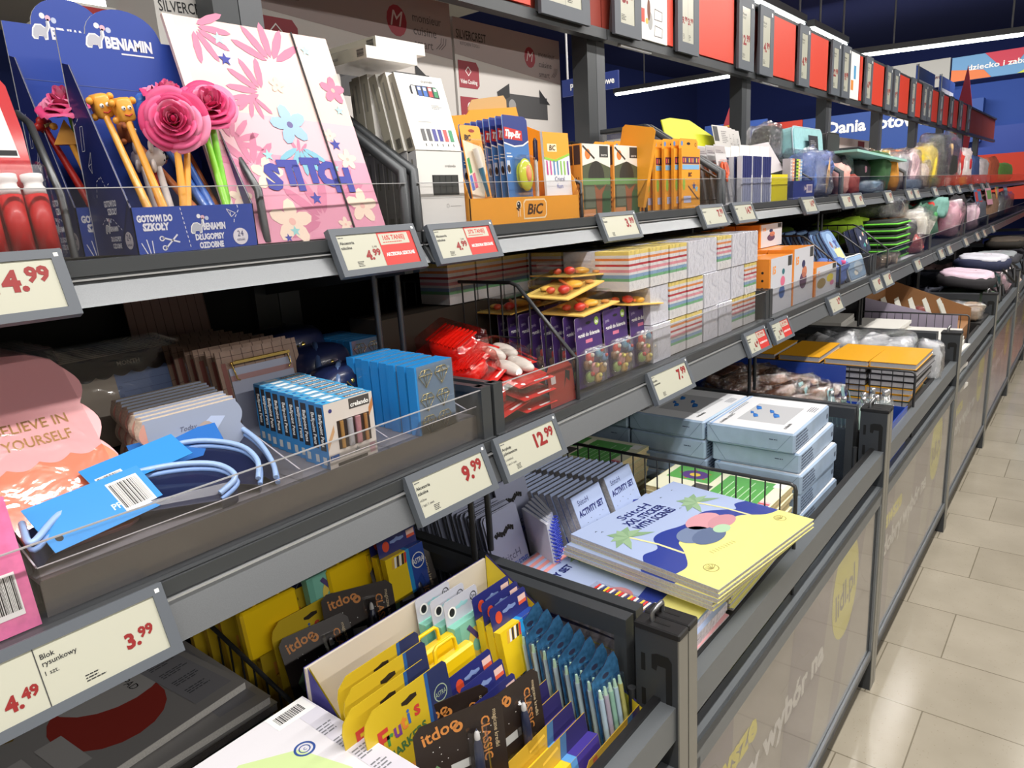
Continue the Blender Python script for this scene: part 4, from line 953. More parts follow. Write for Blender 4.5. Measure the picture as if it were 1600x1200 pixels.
fc = fruit_card(); Ms = [T(-0.706,0.470,0.758,0,0,R(-6)), T(-0.677,0.462,0.755,0,0,R(-8)), T(-0.648,0.436,0.752,0,0,R(-8)), T(-0.622,0.452,0.750,0,0,R(-9))]
Ms += [T(-0.965-0.033*i, 0.535-0.012*i, 0.715+0.02*i,0,0,R(-8)) for i in range(6)]
row(fc, Ms, lambda i: ('yellow marker card with dark corner, %s of four inside the carton' % ORD[i]) if i < 4 else 'yellow marker card in the shade behind the carton, %s from the front' % ORD[i-4], 'yellow marker cards')
# black crayon-doodle cards
def black_card():
    t = thing('glitter_marker_card', '', 'marker pack', (0,0,0)); w, h = 0.125, 0.20; K = mat((44,34,30),0.4,coat=0.2); O = mat((214,140,70),0.5)
    pts = [(0.006,0),(w-0.006,0),(w,0.006),(w,h-0.01),(w-0.01,h),(0.01,h),(0,h-0.01),(0,0.006)]
    b = MB(K); b.push(FX(-0.0015,0,0)); b.prism(pts,0,0.0015,K)
    b.text('itdoo', 0.012, h*0.86, 0.017, 0.0017, O, bold=0.02, rot=R(10)); b.ring(0.060,h*0.90,0.003,0.007,0.0017,O); b.text('CLASSIC', w*0.74, h*0.90, 0.012, 0.0017, O, bold=0.02, rot=R(-90)); b.text('magiczne kredki', w*0.88, h*0.92, 0.006, 0.0017, mat((220,200,160)), rot=R(-90))
    b.poly([(0.012,h*0.62),(0.026,h*0.70),(0.040,h*0.62),(0.036,h*0.54),(0.016,h*0.54)],0.0017,mat((110,150,110))); b.rect(0.045,h*0.60,0.070,h*0.66,0.0017,mat((200,202,200)))
    for q in range(10):
        rr = random.Random(q); b.disc(0.01+rr.random()*0.1, h*(0.7+0.12*rr.random()), 0.0008, 0.0018, WHITE, n=6)
    b.pop(); obj('card', b, t)
    b = MB(mat((40,48,78),0.35,coat=0.4)); b.lathe([(0.006,0.02),(0.0065,0.03),(0.0065,0.135),(0.0055,0.15),(0.004,0.156),(0.0025,0.165),(0.0005,0.172)],n=12,c=(0.007,0.082,0)); b.ball((0.007,0.082,0.160),(0.004,0.004,0.010),mat((216,216,216),0.3)); obj('crayon', b, t)
    b = MB(BLIST); b.bbox((0,0.068,0.01),(0.015,0.096,0.178),0.004); obj('blister', b, t)
    return t
bc = black_card(); row(bc, [T(-0.585,0.480,0.735,R(-22),0,R(-4)), T(-0.555,0.572,0.715,R(-4),0,R(-6)), T(-0.640,0.52,0.70,R(-20),0,R(-6)), T(-0.925,0.60,0.735,R(-28),0,R(-20)), T(-0.905,0.72,0.745,R(-15),0,R(-25)), T(-0.885,0.52,0.715,R(-10),0,R(-28))],
    lambda i: ('black card with a single dark crayon and orange lettering','black card leaning behind the lettered one','black card half hidden by the drawing pad','dark card tilted in the shade, leftmost','dark card tilted in the shade, rightmost','dark card sunk low behind the carton')[i] + (', in the carton' if i < 3 else ''), 'black crayon cards')
# yellow and violet pencil packs on the right
def violet_pack():
    t = thing('pencil_pack', '', 'pencil pack', (0,0,0)); w, hb, hc, d = 0.185, 0.150, 0.030, 0.017; V = mat((70,56,150),0.4,coat=0.2); LB = mat((96,160,220),0.4); Y2 = mat((240,206,40),0.35,coat=0.25)
    b = MB(Y2); b.box((-d,0,0),(0,w,hb)); 
    for (a,c,m) in ((0.0,0.10,mat((214,170,190),0.4)),(0.16,0.24,mat((150,200,140),0.4)),(0.62,0.70,LB),(0.70,1.0,V)):
        b.raw([(-d,w*a,hb+0.0002),(0,w*a,hb+0.0002),(0,w*c,hb+0.0002),(-d,w*c,hb+0.0002)],[(0,1,2,3)],m); b.raw([(0.0003,w*a,0),(0.0003,w*c,0),(0.0003,w*c,hb),(0.0003,w*a,hb)],[(0,1,2,3)],m)
    b.push(FX(0.0006,0,0)); b.ring(w*0.85,hb*0.72,0.012,0.0145,0,mat((190,200,230))); b.text('ASTRA',w*0.85,hb*0.69,0.009,0,mat((190,200,230)),align='c',width=0.022); b.disc(w*0.25,hb*0.62,0.018,0,mat((200,60,40))); b.text('AS',w*0.25,hb*0.57,0.016,0.0002,WHITE,align='c'); b.pop()
    obj('box', b, t)
    C1 = mat((196,160,50),0.4); b = MB(C1); r = 0.014
    b.push(FX(-d-0.0015,0,0)); b.prism([(0,hb*0.9),(w,hb*0.9),(w,hb+hc),(r,hb+hc),(0,hb+hc-r)],0,0.0012,C1)
    b.poly([(w*0.70,hb),(w,hb),(w,hb+hc),(w*0.74,hb+hc)],0.0014,mat((44,38,96))); b.poly([(w*0.62,hb),(w*0.70,hb),(w*0.74,hb+hc),(w*0.66,hb+hc)],0.0014,mat((70,110,150))); b.rect(w*0.12,hb,w*0.18,hb+hc*0.9,0.0014,mat((190,90,60))); b.poly([(w*0.42,hb+hc*0.5),(w*0.62,hb+hc*0.6),(w*0.61,hb+hc*0.75),(w*0.42,hb+hc*0.62)],0.0015,mat((236,196,70)))
    b.pop(); obj('hang_card', b, t)
    return t
vp = violet_pack(); row(vp, [T(-0.570+0.0235*i,0.570-0.001*i,0.680-0.0085*i,0,0,R(-10)) for i in range(5)]+[T(-0.463,0.700,0.600,0,0,R(-4))], lambda i: 'yellow and violet pencil pack, %s from the left of the slanting row' % ORD[i] if i < 5 else 'blue and yellow pencil box standing lowest beside the corner post', 'violet pencil packs')
# shiny blue blister packs
def holo():
    t = thing('gel_pen_blister', '', 'pen pack', (0,0,0)); w, h = 0.066, 0.17; H1 = mat((70,130,180),0.25,0.6,0.25,90); K = mat((40,44,70),0.4)
    b = MB(K); b.push(FX(-0.0015,0,0)); pts = [(0,0),(w,0),(w,h*0.9),(w*0.9,h),(w*0.68,h*0.985),(w*0.5,h*0.93),(w*0.25,h*0.90),(0,h*0.86)]; b.prism(pts,0,0.0012,K,H1)
    b.disc(w*0.5,h*0.84,0.008,0.0013,K,ry=0.004); b.text('astra',w*0.15,h*0.68,0.012,0.0014,WHITE,bold=0.02); b.pop(); obj('card', b, t)
    b = MB()
    for q,c in enumerate(((236,236,238),(236,200,206),(196,226,190),(236,236,238),(240,210,120))):
        b.tube([(0.006,0.008+q*0.012,0.01),(0.006,0.008+q*0.012,0.12)],0.0042,mat(c,0.3),n=7); b.tube([(0.006,0.008+q*0.012,0.12),(0.006,0.008+q*0.012,0.133)],[0.0036,0.002],mat((230,240,200),0.3),n=7)
    obj('pen', b, t)
    b = MB(glossy_film('blue_blister',(0.78,0.90,0.97),0.10,0.1)); b.bbox((0,0.002,0.004),(0.0125,w-0.002,0.138),0.003); obj('blister', b, t)
    return t
hp = holo(); row(hp, [T(-0.652+0.0215*i,0.780-0.002*(i%2)-0.001*i,0.742-0.0045*i,R(-6),0,R(-9)) for i in range(8)]+[T(-0.645+0.021*i,0.69+0.004*i,0.742-0.011*i,R(-4),0,R(-10)) for i in range(0)], lambda i: 'shiny blue blister pack of pale pens, %s from the left' % ORD[i], 'blue pen blisters')
b = MB(CRM); b.box((0,0,0),(0.32,0.375,0.165)); obj('insert', b, carton_t, M=Matrix.Translation((0.01,0.005,0.005)))
# ================================================================= middle shelf, nearest bay
SMOKE = glossy_film('smoked_tray_plastic', (0.42,0.41,0.42), 0.10, 0.12)
t = thing('clear_tray', 'smoked clear plastic tray with dividers on the nearest middle shelf', 'tray', (-0.80,0.196,1.173))
b = MB(mat((128,124,130),0.35,noise=0.03,nscale=40,coat=0.3)); b.box((-0.52,0.0,0.036),(-0.002,0.665,0.040)); b.box((-0.002,0.0,0.0),(0.0,0.665,0.040), mat((96,90,86),0.30,coat=0.5)); obj('tray_floor', b, t)  # front strip's brown is the floor's reflection put into the colour
b = MB(ACRYL); b.box((0.0015,0,0),(0.003,0.665,0.056)); b.tube([(0.002,0,0.056),(0.002,0.665,0.056)],0.0009,mat((200,196,200),0.3),n=4); obj('tray_front', b, t)
for y in (0.0,0.315,0.470,0.643):
    b = MB(ACRYL); b.push(FY(0,y,0)); b.prism([(-0.30,0.04),(0.0,0.04),(0.0,0.056),(-0.16,0.108),(-0.30,0.108)],-0.0015,0); b.pop()
    b.tube([(0,y,0.056),(-0.16,y,0.108),(-0.30,y,0.108)],0.0011,mat((196,192,200),0.3),n=4)
    obj('tray_divider', b, t)
# scalloped pink folder
def scallop(x0, y0, x1, y1, n, amp, out=1):
    pts = []
    L = math.hypot(x1-x0,y1-y0); ux,uy = (x1-x0)/L,(y1-y0)/L; nx,ny = uy*out,-ux*out
    for i in range(n):
        for k in range(7):
            s = (i+k/7)/n; a = amp*math.sin(PI*k/7); pts.append((x0+ux*L*s+nx*a, y0+uy*L*s+ny*a))
    pts.append((x1,y1)); return pts
PK = mat((232,168,172),0.3,coat=0.5); ORG = mat((232,118,74),0.28,coat=0.6); 
def pink_folder(first):
    t = thing('scalloped_notebook', '', 'notebook', (0,0,0)); w, h = 0.30, 0.262
    pts = [(0,0.012)]+[(0.012,0)]+[(w-0.012,0)]+scallop(w,0.004,w,h-0.030,4,0.012)+[(w-0.006,h-0.018),(w-0.03,h-0.003),(w-0.06,h),(0,h)]
    b = MB(PK); b.push(FX(-0.009,0,0)); b.prism(pts,0,0.009,mat((206,150,150),0.6),PK)
    low = [(0.0,0.006),(0.012,0.0005),(w-0.012,0.0005)]+scallop(w,0.004,w,0.112,2,0.0118)+scallop(w-0.002,0.112,0,0.104,9,0.007,-1)[1:]
    b.poly(low,0.0094,ORG)
    G = mat((150,112,66),0.3,0.7); b.text('BELIEVE IN', w*0.80, 0.153, 0.0135, 0.0095, G, bold=0.01, align='c', width=0.078); b.text('YOURSELF', w*0.80, 0.131, 0.0135, 0.0095, G, bold=0.01, align='c', width=0.072)
    b.pop(); obj('cover', b, t)
    b = MB(FILM); b.box((0.0015,0,-0.0),(0.003,w,h)); obj('wrap', b, t)
    return t
pf = pink_folder(True); a = R(-42)
row(pf, [Matrix.Translation((-0.852-0.0165*i, 0.022+0.003*(i%2), 1.2195)) @ Matrix.Rotation(a,4,'Y') for i in range(9)], lambda i: 'pink and orange scalloped notebook, %s of the leaning stack' % ('frontmost, reading BELIEVE IN YOURSELF' if i == 0 else ORD[i]+' from the front'), 'pink scalloped notebooks')
# planner sheets in dark film
def planner():
    t = thing('planner_pad', '', 'planner', (0,0,0)); w, h = 0.22, 0.145
    b = MB(); b.box((-0.006,0,0),(0,w,h),mat((150,146,140),0.6)); b.push(FX(0.0004,0,0)); BLU = mat((112,134,180),0.5)
    b.rect(0,0,w*0.5,h,0,mat((176,164,150),0.5)); b.poly([(w*0.5,0),(w,0)]+scallop(w,h*0.80,w*0.5,h*0.78,4,0.006,1),0.0002,BLU)
    b.poly([(0,h*0.98),(w,h)]+[(w,h*0.80)]+scallop(w,h*0.80,0,h*0.76,8,0.006,-1)[1:],0.0004,mat((60,58,62),0.3,coat=0.6))
    b.text('MONTH', w*0.54, h*0.86, 0.007, 0.0006, mat((220,214,200)), bold=0.01)
    for q in range(6): b.rect(w*0.54,h*(0.66-0.1*q),w*0.97,h*(0.66-0.1*q)+0.0006,0.0005,mat((80,96,140))); b.ring(w*0.52,h*(0.62-0.1*q),0.0018,0.0026,0.0005,mat((80,96,140)),n=10)
    b.pop(); obj('sheet', b, t)
    b = MB(FILM); b.box((0.001,-0.01,0),(0.0022,w+0.006,h+0.008)); obj('wrap', b, t)
    return t
pl = planner(); row(pl, [Matrix.Translation((-1.19-0.012*i, 0.350, 1.222+0.001*i)) @ Matrix.Rotation(R(-12),4,'Y') for i in range(7)], lambda i: 'blue lined planner pad in dark glossy film, %s behind the pink notebooks' % (ORD[i]), 'planner pads')
# scalloped memo blocks with tops seen from above
def memo():
    t = thing('memo_block', '', 'memo pad', (0,0,0)); w, h, d = 0.130, 0.100, 0.017
    b = MB(); L = [(0,0)]+[(w,0)]+scallop(w,0.004,w,h-0.004,3,0.006)+[(w,h)]+[(0,h)]+scallop(0,h-0.004,0,0.004,3,0.006)[1:]
    b.push(FX(-d,0,0)); b.prism(L,0,d,mat((222,204,184),0.7,noise=0.12,nscale=300),mat((150,160,182),0.4)); 
    b.poly([(0.01,0.02),(0.05,0.06),(0.09,h-0.015),(0.11,h-0.02),(0.08,0.05),(0.04,0.012)],d+0.0003,mat((180,194,224),0.4)); b.disc(0.08,0.05,0.018,d+0.0004,mat((176,160,150),0.4),ry=0.03)
    b.text('Today', 0.045, h*0.74, 0.0065, d+0.0005, mat((96,100,120)), italic=0.3)
    b.pop(); obj('sheets', b, t)
    b = MB(mat((196,140,124),0.35,coat=0.4)); 
    for q in range(3): b.box((0,0,0),(0,0,0)) if False else None
    b.push(FX(-d-0.001,-0.0065,0)); b.poly(scallop(0.006,h-0.004,0.006,0.004,3,0.008)+[(0.008,0.004),(0.008,h-0.004)],d+0.0014,mat((206,150,136),0.35,coat=0.4)); b.pop(); obj('edge', b, t)
    return t
me_ = memo(); row(me_, [Matrix.Translation((-0.918-0.0205*i, 0.375+0.003*(i%2)+0.0045*i, 1.216)) @ Matrix.Rotation(R(-7),4,'Y') for i in range(9)], lambda i: 'cream topped scalloped memo block, %s from the front of its row' % ORD[i], 'scalloped memo blocks')
# clipboards with brass clips
def clipboard():
    t = thing('clipboard', '', 'clipboard', (0,0,0)); w, h = 0.150, 0.150; BR = mat((150,124,108),0.6,noise=0.10,nscale=40); LN = mat((90,66,58),0.6)
    b = MB(BR); b.box((-0.004,0,0),(0,w,h),BR); b.push(FX(0.0003,0,0))
    for q in range(8): b.rect(0.008+q*0.019,0,0.0092+q*0.019,h,0,LN)
    for q in range(3): b.rect(0,0.04+q*0.05,w,0.0408+q*0.05,0,LN)
    b.rect(0.006,0,0.014,h*0.87,0.0001,mat((130,74,66)))
    b.pop(); obj('board', b, t)
    b = MB(mat((172,178,200),0.3,coat=0.5)); b.box((0.0005,0.016,0),(0.0025,w-0.018,h*0.80)); b.box((0.0026,0.016,h*0.66),(0.003,w-0.018,h*0.72),mat((170,130,130),0.3,coat=0.4)); obj('paper', b, t)
    b = MB(mat((196,168,96),0.25,0.9)); b.box((0.0,0.022,h*0.84),(0.010,w-0.022,h*0.87)); b.tube([(0.004,0.022,h*0.86),(0.008,0.024,h*0.68),(0.008,0.028,h*0.66)],0.0014,n=5); b.tube([(0.004,w-0.024,h*0.86),(0.008,w-0.024,h*0.72),(0.008,w-0.03,h*0.68)],0.0014,n=5); b.tube([(0.006,0.028,h*0.86),(0.006,w-0.028,h*0.86)],0.003,n=6); obj('clip', b, t)
    return t
cb = clipboard(); row(cb, [Matrix.Translation((-1.052-0.027*i, 0.563-0.004*i+(0.003 if i%2 else 0), 1.210+0.001*i)) @ Matrix.Rotation(R(-11),4,'Y') for i in range(9)], lambda i: 'brown checked clipboard with brass clip, %s from the front of its row' % ORD[i], 'brown clipboards')
b = MB(mat((150,120,112),0.6)); b.box((-0.004,0,0),(0,0.15,0.09)); b.push(FX(0.0003,0,0)); 
for q in range(9): b.rect(0.012+q*0.017,0.01,0.0132+q*0.017,0.09,0,mat((90,60,54)))
b.rect(0,0,0.15,0.008,0.0001,mat((120,40,34))); b.pop(); solo('clipboard', 'lone brown striped board standing at the dark rear wall', 'clipboard', b, M=Matrix.Translation((-1.345,0.555,1.345)) @ Matrix.Rotation(R(-10),4,'Y'))
# boxed ball pens
BOXB = mat((48,132,200),0.35,coat=0.3)
def penbox():
    t = thing('pen_box', '', 'pen box', (0,0,0)); w, h, d = 0.086, 0.094, 0.0195; F = mat((206,198,192),0.35,coat=0.2); BK = mat((40,42,50),0.4); TB = mat((78,178,232),0.35,coat=0.2)
    b = MB(BOXB); b.box((-d,0,0),(0,w,h)); b.rect(0,0,0,0,0,F) if False else None
    b.push(FX(0.0002,0,0)); b.rect(0,0,w,h,0,F); b.rect(w*0.50,h*0.82,w*0.93,h*0.98,0.0001,mat((70,66,64))); b.text('crelando', w*0.53, h*0.85, 0.0065, 0.0002, WHITE, bold=0.03, width=w*0.38)
    b.disc(w*0.12,h*0.88,0.003,0.0002,mat((50,50,110)),n=12); b.poly([(w*0.88,h*0.60),(w,h*0.78),(w,h*0.92),(w*0.9,h*0.76)],0.0002,mat((180,120,70))); b.poly([(0,h*0.28),(w*0.16,h*0.55),(w*0.16,h*0.66),(0,h*0.40)],0.0002,mat((190,150,110)))
    b.rect(w*0.22,h*0.26,w*0.90,h*0.70,0.0002,mat((46,34,30),0.5)); b.rect(0.002,h*0.13,w*0.2,h*0.20,0.0002,mat((60,110,190))); b.text('3', 0.004, h*0.142, 0.004, 0.0003, WHITE); star(b, w*0.58, h*0.17, 0.006, 0.0002, mat((150,150,150))); b.rect(w*0.16,0.001,w*0.78,h*0.06,0.0002,mat((46,40,38))); b.rect(w*0.84,h*0.04,w*0.96,h*0.2,0.0002,mat((200,160,170)))
    b.pop()
    b.push(FZ(0,0,h+0.0002)); b.rect(0,0,w,d,0,TB); b.text('crelando', w*0.52, d*0.25, 0.006, 0.0002, WHITE, bold=0.03, width=w*0.40); b.rect(w*0.50,d*0.15,w*0.94,d*0.72,0.0001,mat((120,96,84))); b.rect(w*0.19,d*0.2,w*0.42,d*0.75,0.0001,WHITE); b.disc(w*0.1,d*0.5,0.003,0.0001,mat((40,80,160)),n=12); b.pop()
    b.push(FY(-d,-0.0002,0)); b.rect(0,h*0.30,d,h*0.97,0,BOXB); b.rect(d*0.18,h*0.28,d*0.82,h*0.95,0.0002,BK); b.text('Ballpoint Pens', d*0.36, h*0.84, d*0.36, 0.0003, WHITE, bold=0.02, rot=R(-90), width=h*0.50); b.rect(d*0.3,h*0.06,d*0.72,h*0.18,0.0002,mat((190,196,200))); b.pop()
    o = obj('box', b, t)
    b = MB()
    for q,c in enumerate(((196,150,90),(196,196,206),(206,150,160),(190,140,90))):
        y = w*0.31+q*w*0.165; b.tube([(0.001,y,h*0.27),(0.001,y,h*0.69)],[0.0045,0.0048] if q in (1,2) else [0.003,0.003],mat(c,0.25,0.6),n=8)
    obj('pen', b, t)
    return t
pb = penbox(); rnd = random.Random(4)
row(pb, [Matrix.Translation((-0.802-0.0222*i, 0.560+0.003*i+rnd.uniform(-0.002,0.002), 1.2135)) @ Matrix.Rotation(R(2+rnd.uniform(-2,2)),4,'Z') for i in range(10)], lambda i: 'blue boxed ballpoint pen set, %s from the front of ten' % ORD[i] if i else 'blue boxed ballpoint pen set at the very front, window face showing', 'boxed ballpoint pens')
# bright blue boxes with diamond paper clips
def bluebox():
    t = thing('clip_box', '', 'clip box', (0,0,0)); w, h, d = 0.086, 0.110, 0.0180
    b = MB(mat((40,140,214),0.35,coat=0.3)); b.box((-d,0,0),(0,w,h)); b.push(FX(0.0002,0,0)); b.rect(0.004,0,w,h,0,mat((110,134,160),0.3,coat=0.5))
    b.text('crelando', w*0.60, h*0.86, 0.005, 0.0003, mat((190,196,200)), bold=0.02, width=0.028); b.pop(); obj('box', b, t)
    b = MB(mat((206,190,130),0.25,0.8))
    for (y,z) in ((0.022,0.09),(0.058,0.09),(0.022,0.052),(0.058,0.052),(0.022,0.016),(0.058,0.016)):
        P = [(-0.015,0.004),(-0.008,0.012),(0.010,0.012),(0.016,0.004),(0.0,-0.016)]
        b.tube([(0.0012,y+p[0],z+p[1]) for p in P],0.0007,n=4,closed=True); b.tube([(0.0012,y-0.015,z+0.004),(0.0012,y+0.016,z+0.004)],0.0006,n=4); b.tube([(0.0012,y-0.004,z+0.004),(0.0012,y,z-0.014),(0.0012,y+0.005,z+0.004),(0.0012,y,z+0.012),(0.0012,y-0.004,z+0.004)],0.0006,n=4)
    obj('diamond_clip', b, t)
    b = MB(ACRYL); b.box((0.0022,0.003,0),(0.003,w,h)); obj('window', b, t)
    return t
bx = bluebox(); rnd = random.Random(6)
row(bx, [Matrix.Translation((-0.800-0.0232*i, 0.728+0.002*i+rnd.uniform(-0.003,0.003), 1.2135)) @ Matrix.Rotation(R(rnd.uniform(-3,3)),4,'Z') for i in range(8)]+[Matrix.Translation((-1.10-0.02*i, 0.845, 1.2135)) for i in range(7)],
    lambda i: ('bright blue box with diamond shaped paper clips, %s from the front' % ORD[i]) if i < 8 else 'blue box in the shade behind the bright ones, %s from the front' % ORD[i-8], 'blue clip boxes')
# navy pencil pouches
def pouch(label, M, s=1.0, light=(86,110,150)):
    t = thing('navy_pouch', label, 'pouch', M, 'navy pouches')
    NV = mat((26,34,70),0.35,coat=0.4)
    b = MB(NV); b.pillow((-0.05*s,0,0),(0.05*s,0.135*s,0.115*s),NV,n=9,flat=0.55); obj('body', b, t)
    b = MB(mat(light,0.35,coat=0.3)); b.tube([(0.052*s*math.cos(a)*0.9, 0.0675*s-0.062*s*math.cos(a*1.0), 0.062*s+0.052*s*math.sin(a)) for a in [PI*k/12 for k in range(13)]],0.006*s,n=8); obj('piping', b, t)
    b = MB(mat((206,180,100),0.2,0.9)); b.ball((0.045*s,0.05*s,0.085*s),(0.006*s,0.006*s,0.006*s)); b.tube([(0.05*s,0.03*s,0.088*s),(0.054*s,0.045*s,0.07*s),(0.052*s,0.045*s,0.03*s)],0.0018*s,n=5); obj('zip_pull', b, t)
pouch('navy pouch with brass zip pull standing right of the clipboards', T(-0.99,0.685,1.214,R(12)), 0.85)
pouch('second navy pouch leaning behind the brass zipped one', T(-1.07,0.70,1.225,R(20)), 0.95, (60,80,120))
pouch('darkest navy pouch at the rear with chain details', T(-1.17,0.70,1.235,R(20)), 1.1, (34,40,60))
# navy spectacle-style case loops with pale piping and blue cards
def case_half(label, M, L, Wd, H):
    t = thing('pencil_roll', label, 'pencil case', M, 'open navy pencil cases')
    pts = []
    for k in range(17):
        a = PI*k/16; pts.append((Wd*0.5*(1-math.cos(a))-Wd, 0+0.0, 0) if False else (-Wd/2+Wd/2*math.cos(a), L*0.5+ (L*0.5)*math.sin(a), 0))
    pts = [(0,0,0)]+pts+[(-Wd,0,0)]
    NV = mat((24,32,66),0.3,coat=0.5)
    vs = []; n = len(pts)
    for p in pts: vs.append((p[0],p[1],0))
    for p in pts: vs.append((p[0],p[1],H))
    b = MB(NV); b.raw(vs,[(i,i+1,n+i+1,n+i) for i in range(n-1)],NV,True); b.raw([(p[0]*0.98,p[1]*0.99,0.001) for p in pts],[tuple(range(n))],NV); obj('shell', b, t)
    b = MB(mat((150,184,232),0.35,coat=0.3)); b.tube([(p[0],p[1],H) for p in pts],0.0045,n=8); b.tube([(p[0]*1.0+0.002,p[1],H-0.009) for p in pts],0.0035,mat((120,156,214),0.35),n=6); obj('piping', b, t)
def loops(label, pts, z, h, r=0.0036):
    """a zipped band of the pale-blue piped case: navy wall under a double pale cord"""
    t = thing('pencil_case', label, 'pencil case', (0,0,0), 'navy pencil cases with pale piping')
    P = []
    for i in range(len(pts)-1):
        p0 = pts[max(i-1,0)]; p1 = pts[i]; p2 = pts[i+1]; p3 = pts[min(i+2,len(pts)-1)]
        for k in range(6):
            u = k/6; P.append(tuple(0.5*((2*b_)+(-a_+c_)*u+(2*a_-5*b_+4*c_-d_)*u*u+(-a_+3*b_-3*c_+d_)*u**3) for a_,b_,c_,d_ in zip(p0,p1,p2,p3)))
    P.append(pts[-1]); n = len(P)
    NV = mat((24,32,66),0.3,coat=0.5); b = MB(NV)
    b.raw([(p[0],p[1],p[2]) for p in P]+[(p[0],p[1],max(1.2145,p[2]-h)) for p in P],[(i,i+1,n+i+1,n+i) for i in range(n-1)],NV,True)
    c = Vector((sum(p[0] for p in P)/n, sum(p[1] for p in P)/n, 0))
    b.raw([(c.x+(p[0]-c.x)*0.97, c.y+(p[1]-c.y)*0.97, max(1.2155,p[2]-0.009)) for p in P],[tuple(range(n))],NV)
    obj('shell', b, t)
    b = MB(mat((160,190,236),0.35,coat=0.3)); b.tube(P,r,n=8); b.tube([(p[0]+0.001,p[1]+0.001,p[2]-0.008) for p in P],r*0.9,mat((132,166,222),0.35),n=7); obj('piping', b, t)
loops('navy pencil case with pale blue piping, frontmost long loop', [(-0.850,0.205,1.262),(-0.812,0.200,1.252),(-0.842,0.238,1.262),(-0.880,0.300,1.268),(-0.868,0.365,1.270),(-0.842,0.415,1.262),(-0.812,0.425,1.248),(-0.808,0.400,1.235)], 0, 0.03)
loops('navy pencil case with pale blue piping, middle curved loop', [(-0.93,0.335,1.262),(-0.925,0.385,1.275),(-0.905,0.430,1.278),(-0.868,0.465,1.268),(-0.835,0.470,1.252),(-0.812,0.455,1.235)], 0, 0.04)
loops('navy pencil case with pale blue piping, rear loop beside the acrylic divider', [(-0.985,0.470,1.265),(-0.97,0.500,1.272),(-0.93,0.507,1.270),(-0.88,0.503,1.258),(-0.835,0.492,1.240),(-0.812,0.480,1.228)], 0, 0.04)
CB = mat((60,146,220),0.35,coat=0.3); CB2 = mat((34,104,184),0.35,coat=0.3)
def bluecard(label, M, w, h, m, bc, hole=False):
    t = thing('hang_card', label, 'card', M, 'blue product cards')
    b = MB(m); b.box((0,0,-0.0008),(w,h,0.0),m); obj('card', b, t)
    b = MB(WHITE); barcode(b, bc[0], bc[1], bc[2], bc[3], 0.0002, 7); b.text('PP', bc[0]-0.012, bc[1]+0.004, 0.008, 0.0002, mat((200,220,240)), bold=0.02)
    if hole: b.disc(0.012,0.014,0.004,0.0002,INK,n=12)
    obj('barcode', b, t)
def fr3(o, a, c):  # frame from three points: origin, along x, along y
    o, a, c = Vector(o), Vector(a), Vector(c); return frame(o, a-o, c-o)
bluecard('bright blue card with barcode lying nearest the tray front', fr3((-0.803,0.216,1.236),(-0.826,0.345,1.240),(-0.850,0.208,1.276)), 0.132, 0.062, CB, (0.088,0.014,0.034,0.036), True)
bluecard('bright blue card lying behind the nearest one', fr3((-0.862,0.288,1.263),(-0.872,0.410,1.275),(-0.93,0.295,1.300)), 0.118, 0.045, CB, (0.008,0.006,0.028,0.016))
bluecard('darker blue card with barcode beside the memo blocks', fr3((-0.905,0.350,1.258),(-0.885,0.462,1.262),(-0.955,0.365,1.298)), 0.112, 0.048, CB2, (0.010,0.006,0.026,0.015))
# left edge: bright pink bag with barcode, and wire arms
HP = mat((232,120,170),0.35,noise=0.12,nscale=70,coat=0.4)
t = thing('pink_book', 'hot pink glossy book with barcode at the left edge of the middle shelf', 'book', T(-0.792,-0.02,1.173,0,0,R(-12)))
b = MB(HP); b.box((-0.012,0,0),(0,0.208,0.135),HP); obj('cover', b, t)
b = MB(WHITE); b.push(FX(0.0006,0,0)); b.push(Matrix.Rotation(R(0),4,'Z')); barcode(b, 0.168, 0.022, 0.028, 0.036, 0, 9); b.pop(); b.pop(); obj('barcode', b, t)
b = MB(mat((70,72,74),0.35,0.6)); b.tube([(-1.25,0.197,1.177),(-1.25,0.197,1.30),(-1.05,0.197,1.31),(-0.86,0.197,1.243),(-0.835,0.197,1.22),(-0.835,0.197,1.177)],0.0055,n=8)
b.tube([(-1.05,0.186,1.305),(-0.87,0.186,1.235),(-0.855,0.186,1.177)],0.004,n=7)
solo('wire_bracket', 'grey bent wire arm beside the orange notebook at the left', 'wire', b)
# ================================================================= upper shelf, nearest bay
NB = mat((44,72,162),0.4,coat=0.25); NBs = mat((32,42,104),0.4,coat=0.25); WL = mat((228,228,236),0.5)  # second navy: shade on sides and base painted in; also small print
def dash(b, pts, z, m=WL, w=0.0010):
    for (p,q) in zip(pts, pts[1:]):
        L = math.hypot(q[0]-p[0],q[1]-p[1]); n = max(1,int(L/0.006))
        for i in range(n):
            u0, u1 = i/n, (i+0.55)/n; b.line([(p[0]+(q[0]-p[0])*u0,p[1]+(q[1]-p[1])*u0),(p[0]+(q[0]-p[0])*u1,p[1]+(q[1]-p[1])*u1)],w,z,m)
def elephant(b, x, y, s, z):
    G = mat((186,188,198),0.5); out = [(-1.1,-0.6),(-0.9,0.3),(-0.5,0.8),(0.2,0.85),(0.7,0.5),(1.0,0.9),(1.0,1.5),(1.25,1.5),(1.3,0.7),(0.9,0.0),(0.8,-0.8),(0.4,-0.9),(0.3,-0.5),(-0.3,-0.5),(-0.4,-0.9),(-0.9,-0.9)]
    b.poly([(x+p[0]*s*1.15,y+p[1]*s*1.12) for p in out],z,WHITE); b.poly([(x+p[0]*s*0.95,y+p[1]*s*0.93) for p in out],z+0.0002,G)
    for q,c in enumerate(((236,236,240),(226,180,196),(190,200,226))): b.disc(x+s*(0.6+0.75*q),y+s*(2.0-0.2*q),s*0.38,z,mat(c),n=10)
